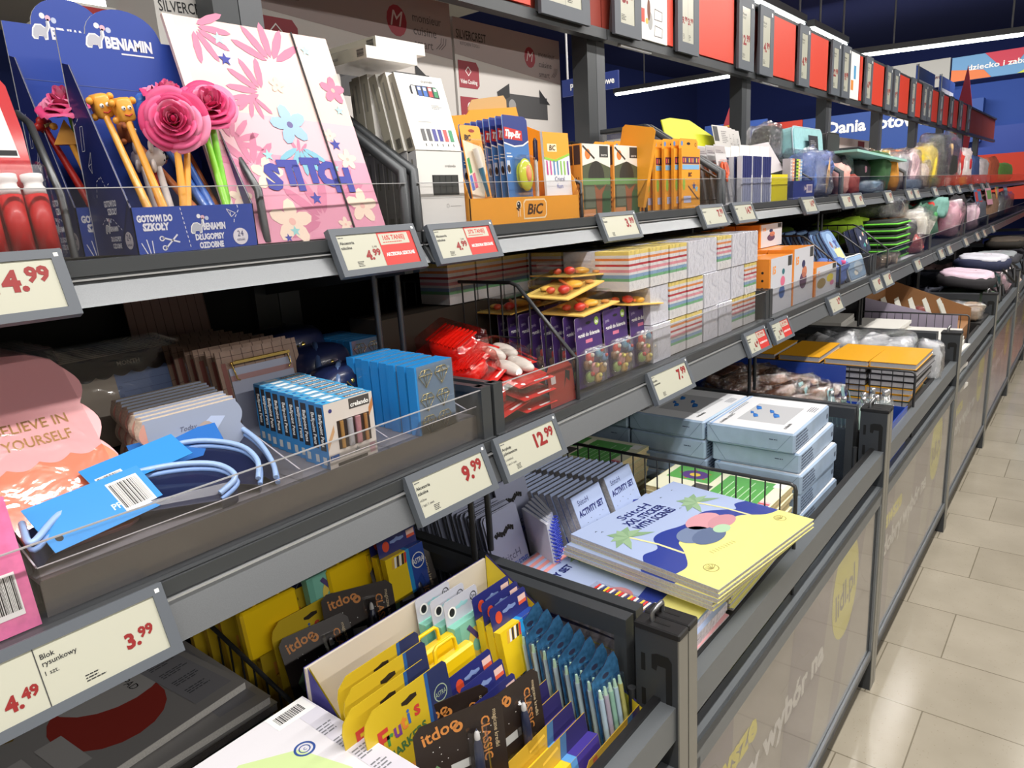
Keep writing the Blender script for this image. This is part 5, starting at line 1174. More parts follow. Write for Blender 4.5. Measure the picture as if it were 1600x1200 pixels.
def display_box(label, M):
    t = thing('pen_display_box', label, 'display box', M)
    w, d, hf, hb = 0.170, 0.120, 0.058, 0.285
    b = MB(NB); b.box((-0.0015,0,0),(0,w,hf),NB); b.push(FX(0.0003,0,0))
    b.text('GOTOWI DO', 0.028, 0.040, 0.0078, 0.0001, WL, bold=0.06, align='c', width=0.046); b.text('SZKOŁY', 0.028, 0.029, 0.0085, 0.0001, WL, bold=0.06, align='c', width=0.034)
    dash(b, [(0.063,0.056),(0.070,0.002)], 0.0001); dash(b, [(0.145,0.057),(0.146,0.05),(0.138,0.038),(0.136,0.030)], 0.0001)
    elephant(b, 0.082, 0.029, 0.0075, 0.0001); b.text('BENIAMIN', 0.091, 0.026, 0.0085, 0.0002, WL, bold=0.05, width=0.032); b.text('DŁUGOPISY', 0.078, 0.013, 0.0075, 0.0001, WL, bold=0.05, width=0.042); b.text('OZDOBNE', 0.082, 0.002, 0.0075, 0.0001, WL, bold=0.05, width=0.035)
    b.disc(0.144,0.014,0.0115,0.0002,mat((226,220,226))); b.text('24', 0.144, 0.014, 0.008, 0.0004, NBs, align='c', width=0.009); b.text('sztuki', 0.144, 0.008, 0.004, 0.0004, NBs, align='c', width=0.012)
    b.line([(0.128,0.052),(0.141,0.046),(0.134,0.041),(0.128,0.052)],0.0008,0.0001,WL); b.line([(0.134,0.041),(0.133,0.048)],0.0008,0.0001,WL)
    b.line([(0.036,0.005),(0.054,0.022)],0.002,0.0001,WL); b.line([(0.034,0.019),(0.056,0.012)],0.002,0.0001,WL); b.ring(0.035,0.006,0.002,0.0035,0.0001,WL,n=10); b.ring(0.033,0.018,0.002,0.0035,0.0001,WL,n=10)
    b.line([(0.012,0.0),(0.006,0.014)],0.0012,0.0001,WL); b.line([(0.016,0.0),(0.013,0.018)],0.0012,0.0001,WL); b.line([(0.020,0.0),(0.020,0.016)],0.0012,0.0001,WL)
    b.pop(); obj('front_panel', b, t)
    for s,y in ((0,0.0),(1,w)):
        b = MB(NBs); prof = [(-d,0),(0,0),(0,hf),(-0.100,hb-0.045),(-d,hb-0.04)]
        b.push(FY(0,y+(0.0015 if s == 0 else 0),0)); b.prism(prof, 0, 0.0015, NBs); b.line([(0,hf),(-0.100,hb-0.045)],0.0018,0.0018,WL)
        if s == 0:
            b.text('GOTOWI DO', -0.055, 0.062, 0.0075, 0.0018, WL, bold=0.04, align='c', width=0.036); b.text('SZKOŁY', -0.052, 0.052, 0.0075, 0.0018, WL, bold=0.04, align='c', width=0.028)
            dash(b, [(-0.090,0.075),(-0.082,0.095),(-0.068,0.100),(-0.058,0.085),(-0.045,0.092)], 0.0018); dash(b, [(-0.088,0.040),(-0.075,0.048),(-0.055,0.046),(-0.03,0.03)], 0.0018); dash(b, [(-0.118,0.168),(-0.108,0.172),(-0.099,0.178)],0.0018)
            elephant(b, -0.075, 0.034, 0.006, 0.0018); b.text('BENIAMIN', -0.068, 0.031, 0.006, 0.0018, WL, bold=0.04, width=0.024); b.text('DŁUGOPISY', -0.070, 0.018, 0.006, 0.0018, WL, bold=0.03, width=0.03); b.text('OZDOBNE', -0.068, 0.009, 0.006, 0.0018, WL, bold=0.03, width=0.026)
            b.disc(-0.018,0.018,0.011,0.0019,mat((206,200,206))); b.text('24', -0.018, 0.018, 0.008, 0.0021, NBs, align='c'); b.text('sztuki', -0.018, 0.011, 0.004, 0.0021, NBs, align='c')  # disc greyed as well, the side's shade is in its colour
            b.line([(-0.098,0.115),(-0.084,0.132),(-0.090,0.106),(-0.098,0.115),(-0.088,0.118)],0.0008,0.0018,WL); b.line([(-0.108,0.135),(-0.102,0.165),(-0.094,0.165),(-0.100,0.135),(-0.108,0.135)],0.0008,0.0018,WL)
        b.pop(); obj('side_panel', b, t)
    b = MB(NB); arch = [(0,0),(w,0),(w,hb),(w*0.80,hb)]+[(w*0.5+w*0.29*math.cos(PI*k/14), hb+0.036*math.sin(PI*k/14)) for k in range(1,14)]+[(w*0.21,hb),(0,hb)]
    b.push(FX(-d-0.003,0,0)); b.prism(arch,0,0.003,mat((206,206,212),0.6),NB)
    elephant(b, w*0.27, hb-0.007, 0.0095, 0.0032); b.text('BENIAMIN', w*0.35, hb-0.014, 0.0135, 0.0034, WL, bold=0.05, width=0.062); b.rect(w*0.46,hb-0.021,w*0.72,hb-0.019,0.0034,WL); b.line([(0.002,hb-0.065),(w-0.002,hb-0.068)],0.0006,0.0034,mat((90,104,160)))
    b.pop(); obj('back_panel', b, t)
    b = MB(NBs); b.box((-d,0.0015,0),(-0.0015,w-0.0015,0.002)); obj('base', b, t)
    return t
display_box('front blue pen display box reading GOTOWI DO SZKOŁY', T(-0.945,0.415,1.5235))
display_box('rear blue pen display box, mostly hidden behind the front one', T(-1.075,0.400,1.5235) @ Matrix.Diagonal((1,1,1.12,1)))
# roses -----------------------------------------------------------
def petal(b, base, ang, r0, r1, h, wd, roll, m, seg=8):
    """a cupped petal around +z: rises from radius r0, swells to r1 and rolls outwards at its lip"""
    vs = []; N = 7
    for i in range(N):
        u = i/(N-1); rr = r0+(r1-r0)*math.sin(u*PI/2); z = base+h*(u-roll*max(0,u-0.65)**2*4); rr += roll*0.12*r1*max(0,u-0.6)
        ww = wd*(0.45+0.55*math.sin(PI*min(1,0.15+0.62*u)))*(1-0.30*max(0,u-0.7)/0.3)
        for j in range(seg+1):
            e = j/seg-0.5; a = ang+ww*e
            vs.append((rr*math.cos(a), rr*math.sin(a), z-h*0.5*(abs(e)*2)**3*u))
    b.raw(vs, [(i*(seg+1)+j, i*(seg+1)+j+1, (i+1)*(seg+1)+j+1, (i+1)*(seg+1)+j) for i in range(N-1) for j in range(seg)], m, True)
ROSE = [mat((216,64,120),0.6), mat((228,96,146),0.6), mat((238,140,176),0.6), mat((196,40,96),0.6)]
def rose_mesh(s=0.04):
    b = MB(); rnd = random.Random(4)
    b.ball((0,0,s*0.30),(s*0.10,s*0.10,s*0.25),ROSE[3],n=10,k=6)
    for ring,(n,r1,h,wd,base,roll) in enumerate(((2,0.13,0.62,3.6,0.06,0.0),(3,0.20,0.66,2.9,0.03,0.1),(3,0.29,0.68,2.7,0.0,0.15),(4,0.40,0.68,2.3,-0.03,0.25),(4,0.52,0.64,2.2,-0.06,0.4),(5,0.66,0.56,1.9,-0.09,0.6),(5,0.82,0.44,1.75,-0.12,0.8),(6,0.98,0.28,1.45,-0.14,0.9))):
        for i in range(n):
            petal(b, base*s, 2*PI*i/n+ring*0.85+rnd.uniform(-.2,.2), 0.10*s, r1*s*rnd.uniform(0.95,1.06), h*s*rnd.uniform(0.94,1.05), wd, roll, ROSE[(0,1,2,0,1)[(i+ring)%5]] if ring else ROSE[2])
    return b.mesh('bloom')
rosem = rose_mesh()
leafb = MB(mat((150,190,70),0.6)); 
for i in range(5):
    a = 2*PI*i/5; leafb.raw([(0,0,-0.012),(0.012*math.cos(a-0.4),0.012*math.sin(a-0.4),-0.012),(0.03*math.cos(a),0.03*math.sin(a),-0.008),(0.012*math.cos(a+0.4),0.012*math.sin(a+0.4),-0.012)],[(0,1,2,3)])
leafm_ = leafb.mesh('sepals')
def aim(o, d, s=1.0, spin=0):
    d = Vector(d).normalized(); q = d.to_track_quat('Z','Y'); return Matrix.Translation(o) @ q.to_matrix().to_4x4() @ Matrix.Rotation(spin,4,'Z') @ Matrix.Scale(s,4)
def pen(label, p0, p1, col, kind, r=0.0055, dirn=(1,-0.8,0.1), s=1.0, spin=0, group='novelty pens'):
    t = thing('novelty_pen', label, 'pen', p0, group)
    v = Vector(p1)-Vector(p0)
    b = MB(mat(col,0.35,coat=0.2)); b.tube([(0,0,0),tuple(v*0.35),tuple(v*0.355),tuple(v)],[r*0.95,r*1.05,r,r*0.72],n=10); obj('barrel', b, t)
    M = aim(v, dirn, s, spin)
    if kind == 'rose': obj('bloom', rosem, t, M=M); obj('sepals', leafm_, t, M=M)
    else:
        b = MB(); C = mat(col,0.4,coat=0.1)
        if kind == 'block':
            b.pillow((-0.012,-0.011,-0.016),(0.012,0.011,0.016),C,n=6,flat=0.4); b.ball((0.004,-0.014,0.010),0.005,C,n=8,k=6); b.ball((0.004,0.014,0.010),0.005,C,n=8,k=6); b.ball((-0.004,-0.012,-0.012),0.005,C,n=8,k=6)
            for s2 in (-1,1): b.ball((0.0115,s2*0.004,0.002),0.003,WHITE,n=8,k=6); b.ball((0.0138,s2*0.004,0.002),0.0012,INK,n=6,k=4)
            b.tube([(0.012,-0.005,-0.006),(0.013,0,-0.008),(0.012,0.005,-0.006)],0.001,mat((190,60,50)),n=5)
        elif kind == 'wedge':
            b.push(frame((0.008,0,0),(0,1,0),(0,0,1))); b.prism([(-0.017,-0.014),(0.017,-0.014),(0.0,0.018)],-0.012,0.0,C); b.disc(-0.004,-0.002,0.0032,0.0004,WHITE,n=10); b.disc(0.004,-0.002,0.0032,0.0004,WHITE,n=10); b.disc(-0.004,-0.002,0.0013,0.0006,INK,n=8); b.disc(0.004,-0.002,0.0013,0.0006,INK,n=8); b.disc(0,-0.009,0.005,0.0004,mat((206,70,50)),ry=0.003,n=10); b.pop()
            b.ball((0.002,-0.016,0.006),0.005,C,n=8,k=6); b.ball((0.002,0.014,0.010),0.005,C,n=8,k=6)
        elif kind == 'mouse':
            b.ball((0,0,0),(0.011,0.012,0.012),C,n=12,k=8); b.ball((-0.002,-0.011,0.012),(0.003,0.008,0.008),C,n=10,k=7); b.ball((-0.002,0.011,0.012),(0.003,0.008,0.008),C,n=10,k=7); b.ball((0.011,0,-0.002),(0.003,0.003,0.002),INK,n=8,k=6); b.ball((0.009,-0.004,0.004),0.0014,INK,n=6,k=4); b.ball((0.009,0.004,0.004),0.0014,INK,n=6,k=4); b.ball((0.006,0,-0.018),(0.004,0.006,0.010),mat((170,110,100)),n=8,k=6)
        elif kind == 'cloud':
            for (y,z,q) in ((-0.012,0,0.010),(0.012,0,0.010),(0,0.006,0.012),(0,-0.006,0.011)): b.ball((0,y,z),(0.008,q,q*0.8),C,n=10,k=7)
            b.box((0.008,-0.008,-0.003),(0.0095,0.008,0.002),mat((210,190,120)))
        obj('topper', b, t, M=M)
    return t
CD = (0.80,-0.52,0.05)   # towards the aisle viewer
Y0 = (236,166,62)
pen('rose topped pen, largest bloom at the front of the display', (-0.965,0.492,1.53), (-0.962,0.498,1.690), Y0, 'rose', dirn=(0.85,-0.45,0.1), s=1.05)
pen('rose topped pen with green stem, right bloom beside the pink folder', (-0.968,0.562,1.53), (-0.985,0.563,1.716), (130,206,60), 'rose', dirn=(0.75,-0.25,0.45), s=0.98, spin=1)
pen('rose topped pen peeking behind the largest bloom', (-1.03,0.53,1.53), (-1.01,0.520,1.728), (70,60,40), 'rose', dirn=(0.4,0.1,0.9), s=0.82, spin=2)
pen('rose topped pen in the rear display box at the left', (-1.12,0.455,1.54), (-1.09,0.422,1.722), (120,190,50), 'rose', dirn=(0.35,-0.35,0.85), s=0.92, spin=3)
pen('yellow pen with block shaped face, left of the two tall ones', (-0.955,0.456,1.53), (-1.02,0.435,1.712), Y0, 'block', dirn=(0.2,-0.3,1), s=0.95, spin=-0.6)
pen('yellow pen with block shaped face, right of the two tall ones', (-0.957,0.475,1.53), (-1.00,0.453,1.706), Y0, 'block', dirn=(0.1,-0.2,1), s=0.95, spin=-0.5)
pen('plain yellow pen crossing below the largest rose', (-0.958,0.487,1.53), (-0.972,0.515,1.655), Y0, 'none', r=0.0058)
pen('bright blue pen with cloud shaped topper', (-0.955,0.545,1.53), (-1.045,0.500,1.712), (62,110,196), 'cloud', dirn=(0.9,-0.4,0.1), s=1.15)
pen('second bright blue pen leaning beside the cloud topped one', (-0.953,0.548,1.53), (-1.05,0.52,1.725), (62,110,196), 'cloud', dirn=(0.9,-0.4,0.1), s=0.9)
pen('white pen with small mouse head and red ribbon', (-0.975,0.487,1.53), (-1.005,0.487,1.648), (226,218,214), 'mouse', dirn=CD, s=1.15)
pen('white mouse pen half hidden behind the yellow pens', (-1.0,0.482,1.53), (-1.04,0.482,1.65), (216,206,204), 'mouse', dirn=CD, s=1.1)
pen('brown pen crossing low towards the right corner', (-0.953,0.538,1.53), (-1.05,0.475,1.685), (190,110,60), 'block', dirn=(0.2,-0.2,1), s=0.85)
pen('brown pen standing under the right rose', (-0.965,0.560,1.53), (-1.03,0.545,1.66), (170,96,50), 'none')
pen('bright green pen leaning to the right rose', (-0.952,0.556,1.53), (-0.985,0.553,1.675), (140,212,60), 'none')
pen('yellow pen with wedge shaped face in the rear display', (-1.09,0.458,1.54), (-1.10,0.418,1.686), Y0, 'wedge', dirn=(0,0,1), s=1.0, spin=-0.5)
pen('yellow pen with block face turned away in the rear display', (-1.09,0.462,1.54), (-1.11,0.455,1.692), Y0, 'block', dirn=(0,0,1), s=0.9, spin=0.6)
pen('red pen with twisted dark red topper in the rear display', (-1.09,0.447,1.54), (-1.13,0.402,1.70), (176,36,32), 'cloud', dirn=(0.2,-0.3,1), s=0.75)
b = MB(mat((190,30,34),0.5)); b.lathe([(0.016,0),(0.013,0.03),(0.006,0.07),(0.001,0.09)],n=10); solo('red_ribbon', 'small red cone of cloth beside the white mouse pen', 'decoration', b, M=(-1.02,0.49,1.545))
b = MB(mat((86,88,90),0.35,0.6))
b.tube([(-1.30,0.345,1.526),(-1.30,0.345,1.70),(-1.04,0.345,1.70),(-1.01,0.345,1.685),(-0.960,0.345,1.60),(-0.955,0.345,1.526)],0.0045,n=8)
solo('wire_bracket', 'grey bent wire arm between the red card and blue displays', 'wire', b)
b = MB(mat((86,88,90),0.35,0.6)); b.tube([(-1.30,0.603,1.526),(-1.30,0.603,1.71),(-1.06,0.603,1.71),(-1.03,0.603,1.69),(-0.955,0.603,1.60),(-0.95,0.603,1.526)],0.006,n=8)
solo('wire_bracket', 'grey bent wire arm between the blue display and pink folder', 'wire', b)
# red glue pack at the left edge
t = thing('glue_pack', 'red carded pack of white capped glue tubes at left edge', 'glue pack', T(-0.958,0.08,1.5235,0,0,R(-8)))
RC = mat((190,26,36),0.35,coat=0.4); b = MB(RC); b.push(FX(-0.002,0,0)); b.prism([(0,0),(0.245,0),(0.245,0.15),(0.240,0.200),(0.232,0.212),(0,0.212)],0,0.002,RC); b.poly([(0.15,0.12),(0.236,0.12),(0.228,0.185),(0.15,0.185)],0.0022,mat((226,222,222))); b.rect(0.15,0.122,0.234,0.128,0.0024,INK); b.pop(); obj('card', b, t)
b = MB()
for y in (0.185,0.212,0.238):
    b.lathe([(0.011,0.004),(0.011,0.012)],mat((226,222,222)),n=14,c=(0.012,y,0)); b.lathe([(0.0115,0.012),(0.0118,0.075)],mat((206,40,40),0.4,coat=0.2),n=14,c=(0.012,y,0)); b.lathe([(0.0112,0.075),(0.0112,0.083),(0.0095,0.085),(0.0095,0.089),(0.0112,0.091),(0.0112,0.098)],mat((232,228,228)),n=14,c=(0.012,y,0))
obj('glue_tube', b, t)
b = MB(BLIST); b.bbox((0.001,0.10,0.0),(0.027,0.252,0.112),0.006); obj('blister', b, t)
# pink elastic folder ---------------------------------------------
t = thing('elastic_folder', 'pale pink floral folder with black elastic band leaning on the upper shelf', 'folder', fr3((-0.948,0.553,1.5245),(-0.940,0.845,1.5245),(-1.055,0.612,1.840)))
w, h = 0.275, 0.343
PB = mat((226,198,190),0.4,coat=0.12); P2 = mat((222,150,174),0.45,coat=0.1); P3 = mat((206,120,152),0.5); CR = mat((236,214,194),0.5); TQ = mat((150,206,206),0.3); VB = mat((66,72,160),0.7)
b = MB(PB); b.box((0,0,-0.006),(w,h,0),PB); b.raw([(0,0,0.0003),(w,0,0.0003),(w,h*0.36,0.0003),(0,h*0.42,0.0003)],[(0,1,2,3)],P2); b.raw([(0,h*0.42,0.0003),(w,h*0.36,0.0003),(w,h*0.55,0.0003),(0,h*0.60,0.0003)],[(0,1,2,3)],mat((228,180,190),0.4,coat=0.1))
b.rect(0,0,0.014,h,0.0004,mat((230,218,204),0.4)); b.poly([(0,0),(w,0),(w,h*0.14),(w*0.12,h*0.12),(0,h*0.12)],0.0005,P3) if False else None
obj('cover', b, t)
b = MB(); rnd = random.Random(12)
for (x,y,s,m,kind,rot) in ((0.04,0.33,0.06,P3,'leaf',-0.6),(0.155,0.285,0.07,P3,'leaf',1.6),(0.12,0.235,0.06,P3,'leaf',2.5),(0.10,0.23,0.04,P3,'leaf',4.4),(0.065,0.115,0.06,P3,'leaf',1.8),(0.085,0.105,0.045,CR,'flo',0),(0.045,0.155,0.05,P3,'leaf',0.8),(0.10,0.03,0.06,CR,'flo',0.4),(0.16,0.03,0.08,P3,'leaf',2.4),(0.20,0.07,0.06,P3,'leaf',0.3),(0.24,0.05,0.05,CR,'flo',0.3),(0.255,0.25,0.04,P3,'flo',0.2),(0.03,0.07,0.03,CR,'flo',0.1),(0.24,0.13,0.03,CR,'flo',0.6),(0.195,0.02,0.022,CR,'flo',0),(0.15,0.135,0.03,P3,'leaf',0.8),(0.22,0.17,0.02,CR,'flo',0),(0.15,0.25,0.022,CR,'flo',0)):
    (blossom(b,x,y,s,0.0008,m,mat((232,180,170))) if kind == 'flo' else leafm(b,x,y,s,0.0006,m,rot))
for (x,y,s,m) in ((0.075,0.315,0.011,TQ),(0.075,0.283,0.011,VB),(0.225,0.315,0.010,TQ),(0.255,0.215,0.009,TQ),(0.095,0.135,0.010,TQ),(0.225,0.155,0.011,VB),(0.155,0.065,0.011,VB),(0.10,0.015,0.009,TQ),(0.085,0.005,0.007,VB),(0.21,0.115,0.008,TQ)): star(b,x,y,s,0.0012,m)
# plain tropical blooms stand where the printed figure was; only its name is lettered
blossom(b,0.150,0.185,0.055,0.0014,mat((146,184,214),0.3,coat=0.4),mat((104,96,150)),rot=0.5); leafm(b,0.155,0.150,0.05,0.0012,mat((120,180,200),0.3),-1.6)
x = 0.078
for q,(ch,dy) in enumerate(zip('STITCH',(0,0.006,-0.002,0.010,0.004,-0.006))): b.text(ch, x, 0.083+dy, 0.036, 0.0018, VB, bold=0.07); x += 0.026 if ch != 'I' else 0.016
obj('print', b, t)
b = MB(INK); b.tube([(0.209,0,0.002),(0.207,h,0.002)],0.0016,n=5); obj('elastic_band', b, t)
# appliance boxes behind the run
def appliance(label, x, y0, y1, z0, z1, big=True, brand=True):
    t = thing('appliance_box', label, 'carton', (x,y0,z0), None)
    w, h = y1-y0, z1-z0; WH = mat((206,202,198),0.6); GRB = mat((160,146,144),0.55); MR = mat((150,42,56),0.5)
    b = MB(WH); b.box((-0.34,0,0),(0,w,h)); obj('box', b, t)
    b = MB(GRB); b.push(FX(0.0004,0,0)); b.raw([(0,h*0.80,0),(w,h*0.72,0),(w,h,0),(0,h,0)],[(0,1,2,3)],GRB)
    b.disc(w*0.68,h*0.86,w*0.055,0.0003,MR,ry=w*0.06,n=14); b.text('M',w*0.68,h*0.835,w*0.06,0.0005,mat((206,190,190)),align='c',italic=0.3)
    for q,s in enumerate(('monsieur','cuisine','smart')): b.text(s,w*0.77,h*(0.875-0.062*q),w*0.035,0.0005,mat((84,74,76)),width=w*(0.17,0.135,0.11)[q])
    for q in range(3): b.line([(w*(0.90+0.015*q),h*0.76),(w*(0.93+0.015*q),h*0.79),(w*(0.935+0.015*q),h*0.82)],0.002,0.0005,mat((84,74,76)))
    for q,s in enumerate(('Video Cooking','Cooking Pilot','Recipes')):
        yy = h*(0.62-0.20*q); b.poly([(0.01,yy),(w*0.17,yy),(w*0.19,yy+h*0.02),(w*0.19,yy+h*0.12),(w*0.17,yy+h*0.15),(0.01,yy+h*0.15)],0.0003,MR); b.text(s,0.016,yy+h*0.025,w*0.022,0.0005,WHITE,bold=0.02,width=w*0.14); b.ring(w*0.10,yy+h*0.095,w*0.02,w*0.026,0.0005,WHITE,n=4 if q == 0 else 12)
    b.box((w*0.36,h*0.48,0.0003),(w*0.84,h*0.62,0.0006),mat((66,66,68))); b.poly([(w*0.34,h*0.62),(w*0.46,h*0.68),(w*0.46,h*0.60),(w*0.36,h*0.56)],0.0008,INK); b.poly([(w*0.87,h*0.58),(w*0.76,h*0.67),(w*0.76,h*0.58)],0.0008,INK); b.disc(w*0.48,h*0.55,w*0.035,0.0009,mat((150,150,150)))
    b.text('SILVERCREST',w*0.02,h*0.89,w*0.045,0.0005,INK,bold=0.01,width=w*0.25); b.text('KITCHEN TOOLS',w*0.05,h*0.855,w*0.018,0.0005,mat((90,84,86)),width=w*0.16)
    b.pop(); obj('print', b, t)
    return t
appliance('large white appliance carton directly behind the marker boxes', -1.50, 0.985, 1.630, 1.60, 2.125)
appliance('white appliance carton right of the largest one, behind the orange display', -1.50, 1.640, 2.165, 1.60, 2.095)
t = thing('appliance_box', 'narrow white carton with black brand lettering left of the post', 'carton', (-1.46,0.755,1.60))
b = MB(mat((190,188,184),0.6)); b.box((-0.2,0,0),(0,0.135,0.48)); obj('box', b, t)
b = MB(INK); b.push(FX(0.0004,0,0)); b.text('SILVERCREST',0.008,0.365,0.020,0,INK,bold=0.01,width=0.118,rot=R(3)); b.text('KITCHEN TOOLS',0.02,0.348,0.007,0,mat((110,110,110)),width=0.08,rot=R(3)); b.rect(0.02,0.12,0.115,0.31,0,mat((166,164,160))); b.pop(); obj('print', b, t)
t = thing('appliance_box', 'carton with red framed picture behind the blue display boxes', 'carton', (-1.62,0.66,1.60))
b = MB(mat((206,202,194),0.6)); b.box((-0.25,0,0),(0,0.235,0.40)); obj('box', b, t)
b = MB(); b.push(FX(0.0004,0,0)); b.rect(0.0,0.05,0.205,0.395,0,mat((156,40,44))); b.rect(0.015,0.06,0.175,0.365,0.0002,mat((190,180,170))); b.rect(0.10,0.06,0.11,0.365,0.0003,mat((200,170,90))); b.disc(0.06,0.3,0.04,0.0003,mat((120,70,60))); b.pop(); obj('print', b, t)
# base counter carrying these cartons
b = MB(mat((120,122,124),0.6)); b.box((-1.98,0.60,1.55),(-1.452,2.25,1.598)); solo('rear_shelf', 'grey shelf top of the neighbouring run carrying the cartons', 'shelf', b)
# ================================================================= second bay, upper shelf
CREAM = mat((232,230,226),0.4,coat=0.2)
def marker_box(black):
    t = thing('marker_box', '', 'marker box', (0,0,0)); w, h, d = 0.118, 0.138, 0.020; SD = mat((150,146,132),0.5) if not black else mat((170,170,172),0.5)
    b = MB(CREAM); b.box((-d,0,0),(0,w,h)); b.rect(0,0,0,0,0,SD) if False else None
    b.push(FY(-d,-0.0002,0)); b.rect(0,0,d,h,0,SD); barcode(b,d*0.2,0.006,d*0.6,0.018,0.0002,3,False); b.rect(d*0.35,h*0.55,d*0.55,h*0.9,0.0002,mat((120,118,110))); b.pop()
    b.push(FX(0.0003,0,0))
    if not black:
        b.poly([(w*0.24,h*0.83),(w*0.28,h*0.86),(w*0.80,h*0.86),(w*0.84,h*0.82),(w*0.84,h*0.70),(w*0.24,h*0.74)],0,mat((30,32,44)))
        for q,c in enumerate(((236,236,236),(50,90,170),(60,110,190),(200,60,60),(50,140,90))): b.rect(w*(0.28+0.115*q),h*0.72,w*(0.36+0.115*q),h*0.85,0.0002,mat(c)); b.rect(w*(0.29+0.115*q),h*0.80,w*(0.35+0.115*q),h*0.84,0.0003,WHITE)
        for q,c in enumerate(((100,100,104),(90,90,96),(80,80,150),(70,70,146),(220,90,90),(70,150,110))): b.rect(w*(0.22+0.12*q),h*0.12,w*(0.30+0.12*q),h*0.28,0.0002,mat(c)); b.rect(w*(0.25+0.12*q),h*0.05,w*(0.265+0.12*q),h*0.085,0.0002,INK)
        b.text('crelando', w*0.52, h*0.905, 0.0055, 0.0002, mat((90,90,90)), bold=0.0, width=w*0.24); b.rect(w*0.22,h*0.37,w*0.5,h*0.375,0.0002,mat((150,150,150))); scribble(b,w*0.6,h*0.60,w*0.25,0.0015,3,0.0002,mat((160,160,160)),3)
    else:
        b.rect(w*0.30,h*0.44,w*0.88,h*0.70,0,mat((34,36,38)))
        for q in range(4): b.rect(w*(0.33+0.135*q),h*0.45,w*(0.44+0.135*q),h*0.69,0.0002,mat((52,54,52)))
        b.text('crelando', w*0.60, h*0.80, 0.005, 0.0002, mat((90,90,90)), width=w*0.24); b.rect(0,h*0.405,w,h*0.41,0.0002,mat((190,190,190))); b.ring(w*0.6,h*0.30,0.003,0.0036,0.0002,mat((150,150,150)),n=10); scribble(b,w*0.66,h*0.29,w*0.25,0.0012,1,0.0002,mat((150,150,150)),2)
        for q in range(6): b.rect(w*(0.18+0.13*q),0.0,w*(0.26+0.13*q),h*0.05,0.0002,mat((100,102,104)))
    b.pop(); obj('box', b, t); return t
mk = marker_box(False); ml = R(-16)
row(mk, [T(-0.952,0.921,1.6635,0,0,ml), T(-0.975,0.916,1.6635,0,0,R(-13)), T(-0.999,0.914,1.6635,0,0,R(-13)), T(-1.04,0.912,1.6635,0,0,R(-4)), T(-1.066,0.914,1.6635,0,0,R(-4)), T(-1.10,0.932,1.6635,0,0,R(-2)), T(-1.125,0.99,1.6635,0,0,0),
         T(-0.995,0.868,1.8345,R(0),0,0)@Matrix.Rotation(R(-90),4,'Y')@T(0,0,0), T(-1.01,0.905,1.8565)@Matrix.Rotation(R(-90),4,'Y')],
    lambda i: 'white boxed marker set with printed colour bars, '+('frontmost and fully visible' if i == 0 else (ORD[i]+' behind the front one' if i < 7 else ('lower','upper')[i-7]+' of the two lying flat on top')), 'white marker boxes')
mkb = marker_box(True)
row(mkb, [T(-0.952-0.0215*i,0.921-0.001*i,1.5235) for i in range(8)], lambda i: 'white box of black markers under the stack, %s from the front' % ORD[i], 'black marker boxes')
# orange display carton
ORC = mat((240,164,48),0.45,coat=0.15); ORD_ = mat((226,150,40),0.5)
t = thing('pen_display_carton', 'orange open display carton with logo lettering on the upper shelf', 'carton', (-0.945,1.045,1.5235))
b = MB(ORC); b.box((-0.002,0,0),(0,0.375,0.052),ORC); b.push(FX(0.0003,0,0)); 
b.poly([(0.165,0.006),(0.240,0.006),(0.247,0.013),(0.247,0.040),(0.240,0.047),(0.172,0.047),(0.165,0.040)],0,mat((250,230,190))); b.poly([(0.168,0.009),(0.238,0.009),(0.244,0.015),(0.244,0.038),(0.238,0.044),(0.174,0.044),(0.168,0.038)],0.0002,mat((236,160,50)))
b.text('BiC', 0.206, 0.016, 0.021, 0.0004, mat((70,44,24)), bold=0.03, italic=0.25, align='c', width=0.058); b.disc(0.150,0.036,0.0085,0,mat((250,230,190))); b.disc(0.150,0.036,0.006,0.0002,INK,ry=0.007,n=14); b.disc(0.148,0.038,0.002,0.0004,WHITE,n=8); b.line([(0.150,0.03),(0.150,0.012)],0.010,0,mat((250,230,190))); b.line([(0.150,0.028),(0.150,0.012)],0.006,0.0001,mat((240,170,90))); b.line([(0.150,0.024),(0.142,0.030)],0.003,0.0001,mat((70,44,24)))
b.pop(); obj('front_panel', b, t)
for y in (0.0,0.3735):
    b = MB(ORC); b.push(FY(0,y+0.0015,0)); b.prism([(-0.16,0),(0,0),(0,0.052),(-0.012,0.09),(-0.10,0.20),(-0.16,0.225)],0,0.0015,ORC); b.pop(); obj('side_panel', b, t)
b = MB(ORC); b.push(FX(-0.164,0,0)); b.prism([(0,0),(0.375,0),(0.375,0.235),(0.365,0.262),(0.20,0.245),(0.19,0.235),(0,0.215)],0,0.002,ORD_,ORC); b.pop(); obj('back_panel', b, t)
b = MB(mat((206,166,110),0.7)); b.push(FX(-0.168,0,0)); b.prism([(0.20,0.20),(0.335,0.20),(0.335,0.275),(0.325,0.285),(0.215,0.268),(0.20,0.25)],0,0.002); b.pop(); obj('cardboard_flap', b, t)
b = MB(ORC); b.box((-0.16,0.003,0),(-0.003,0.372,0.048),ORC); obj('insert', b, t)
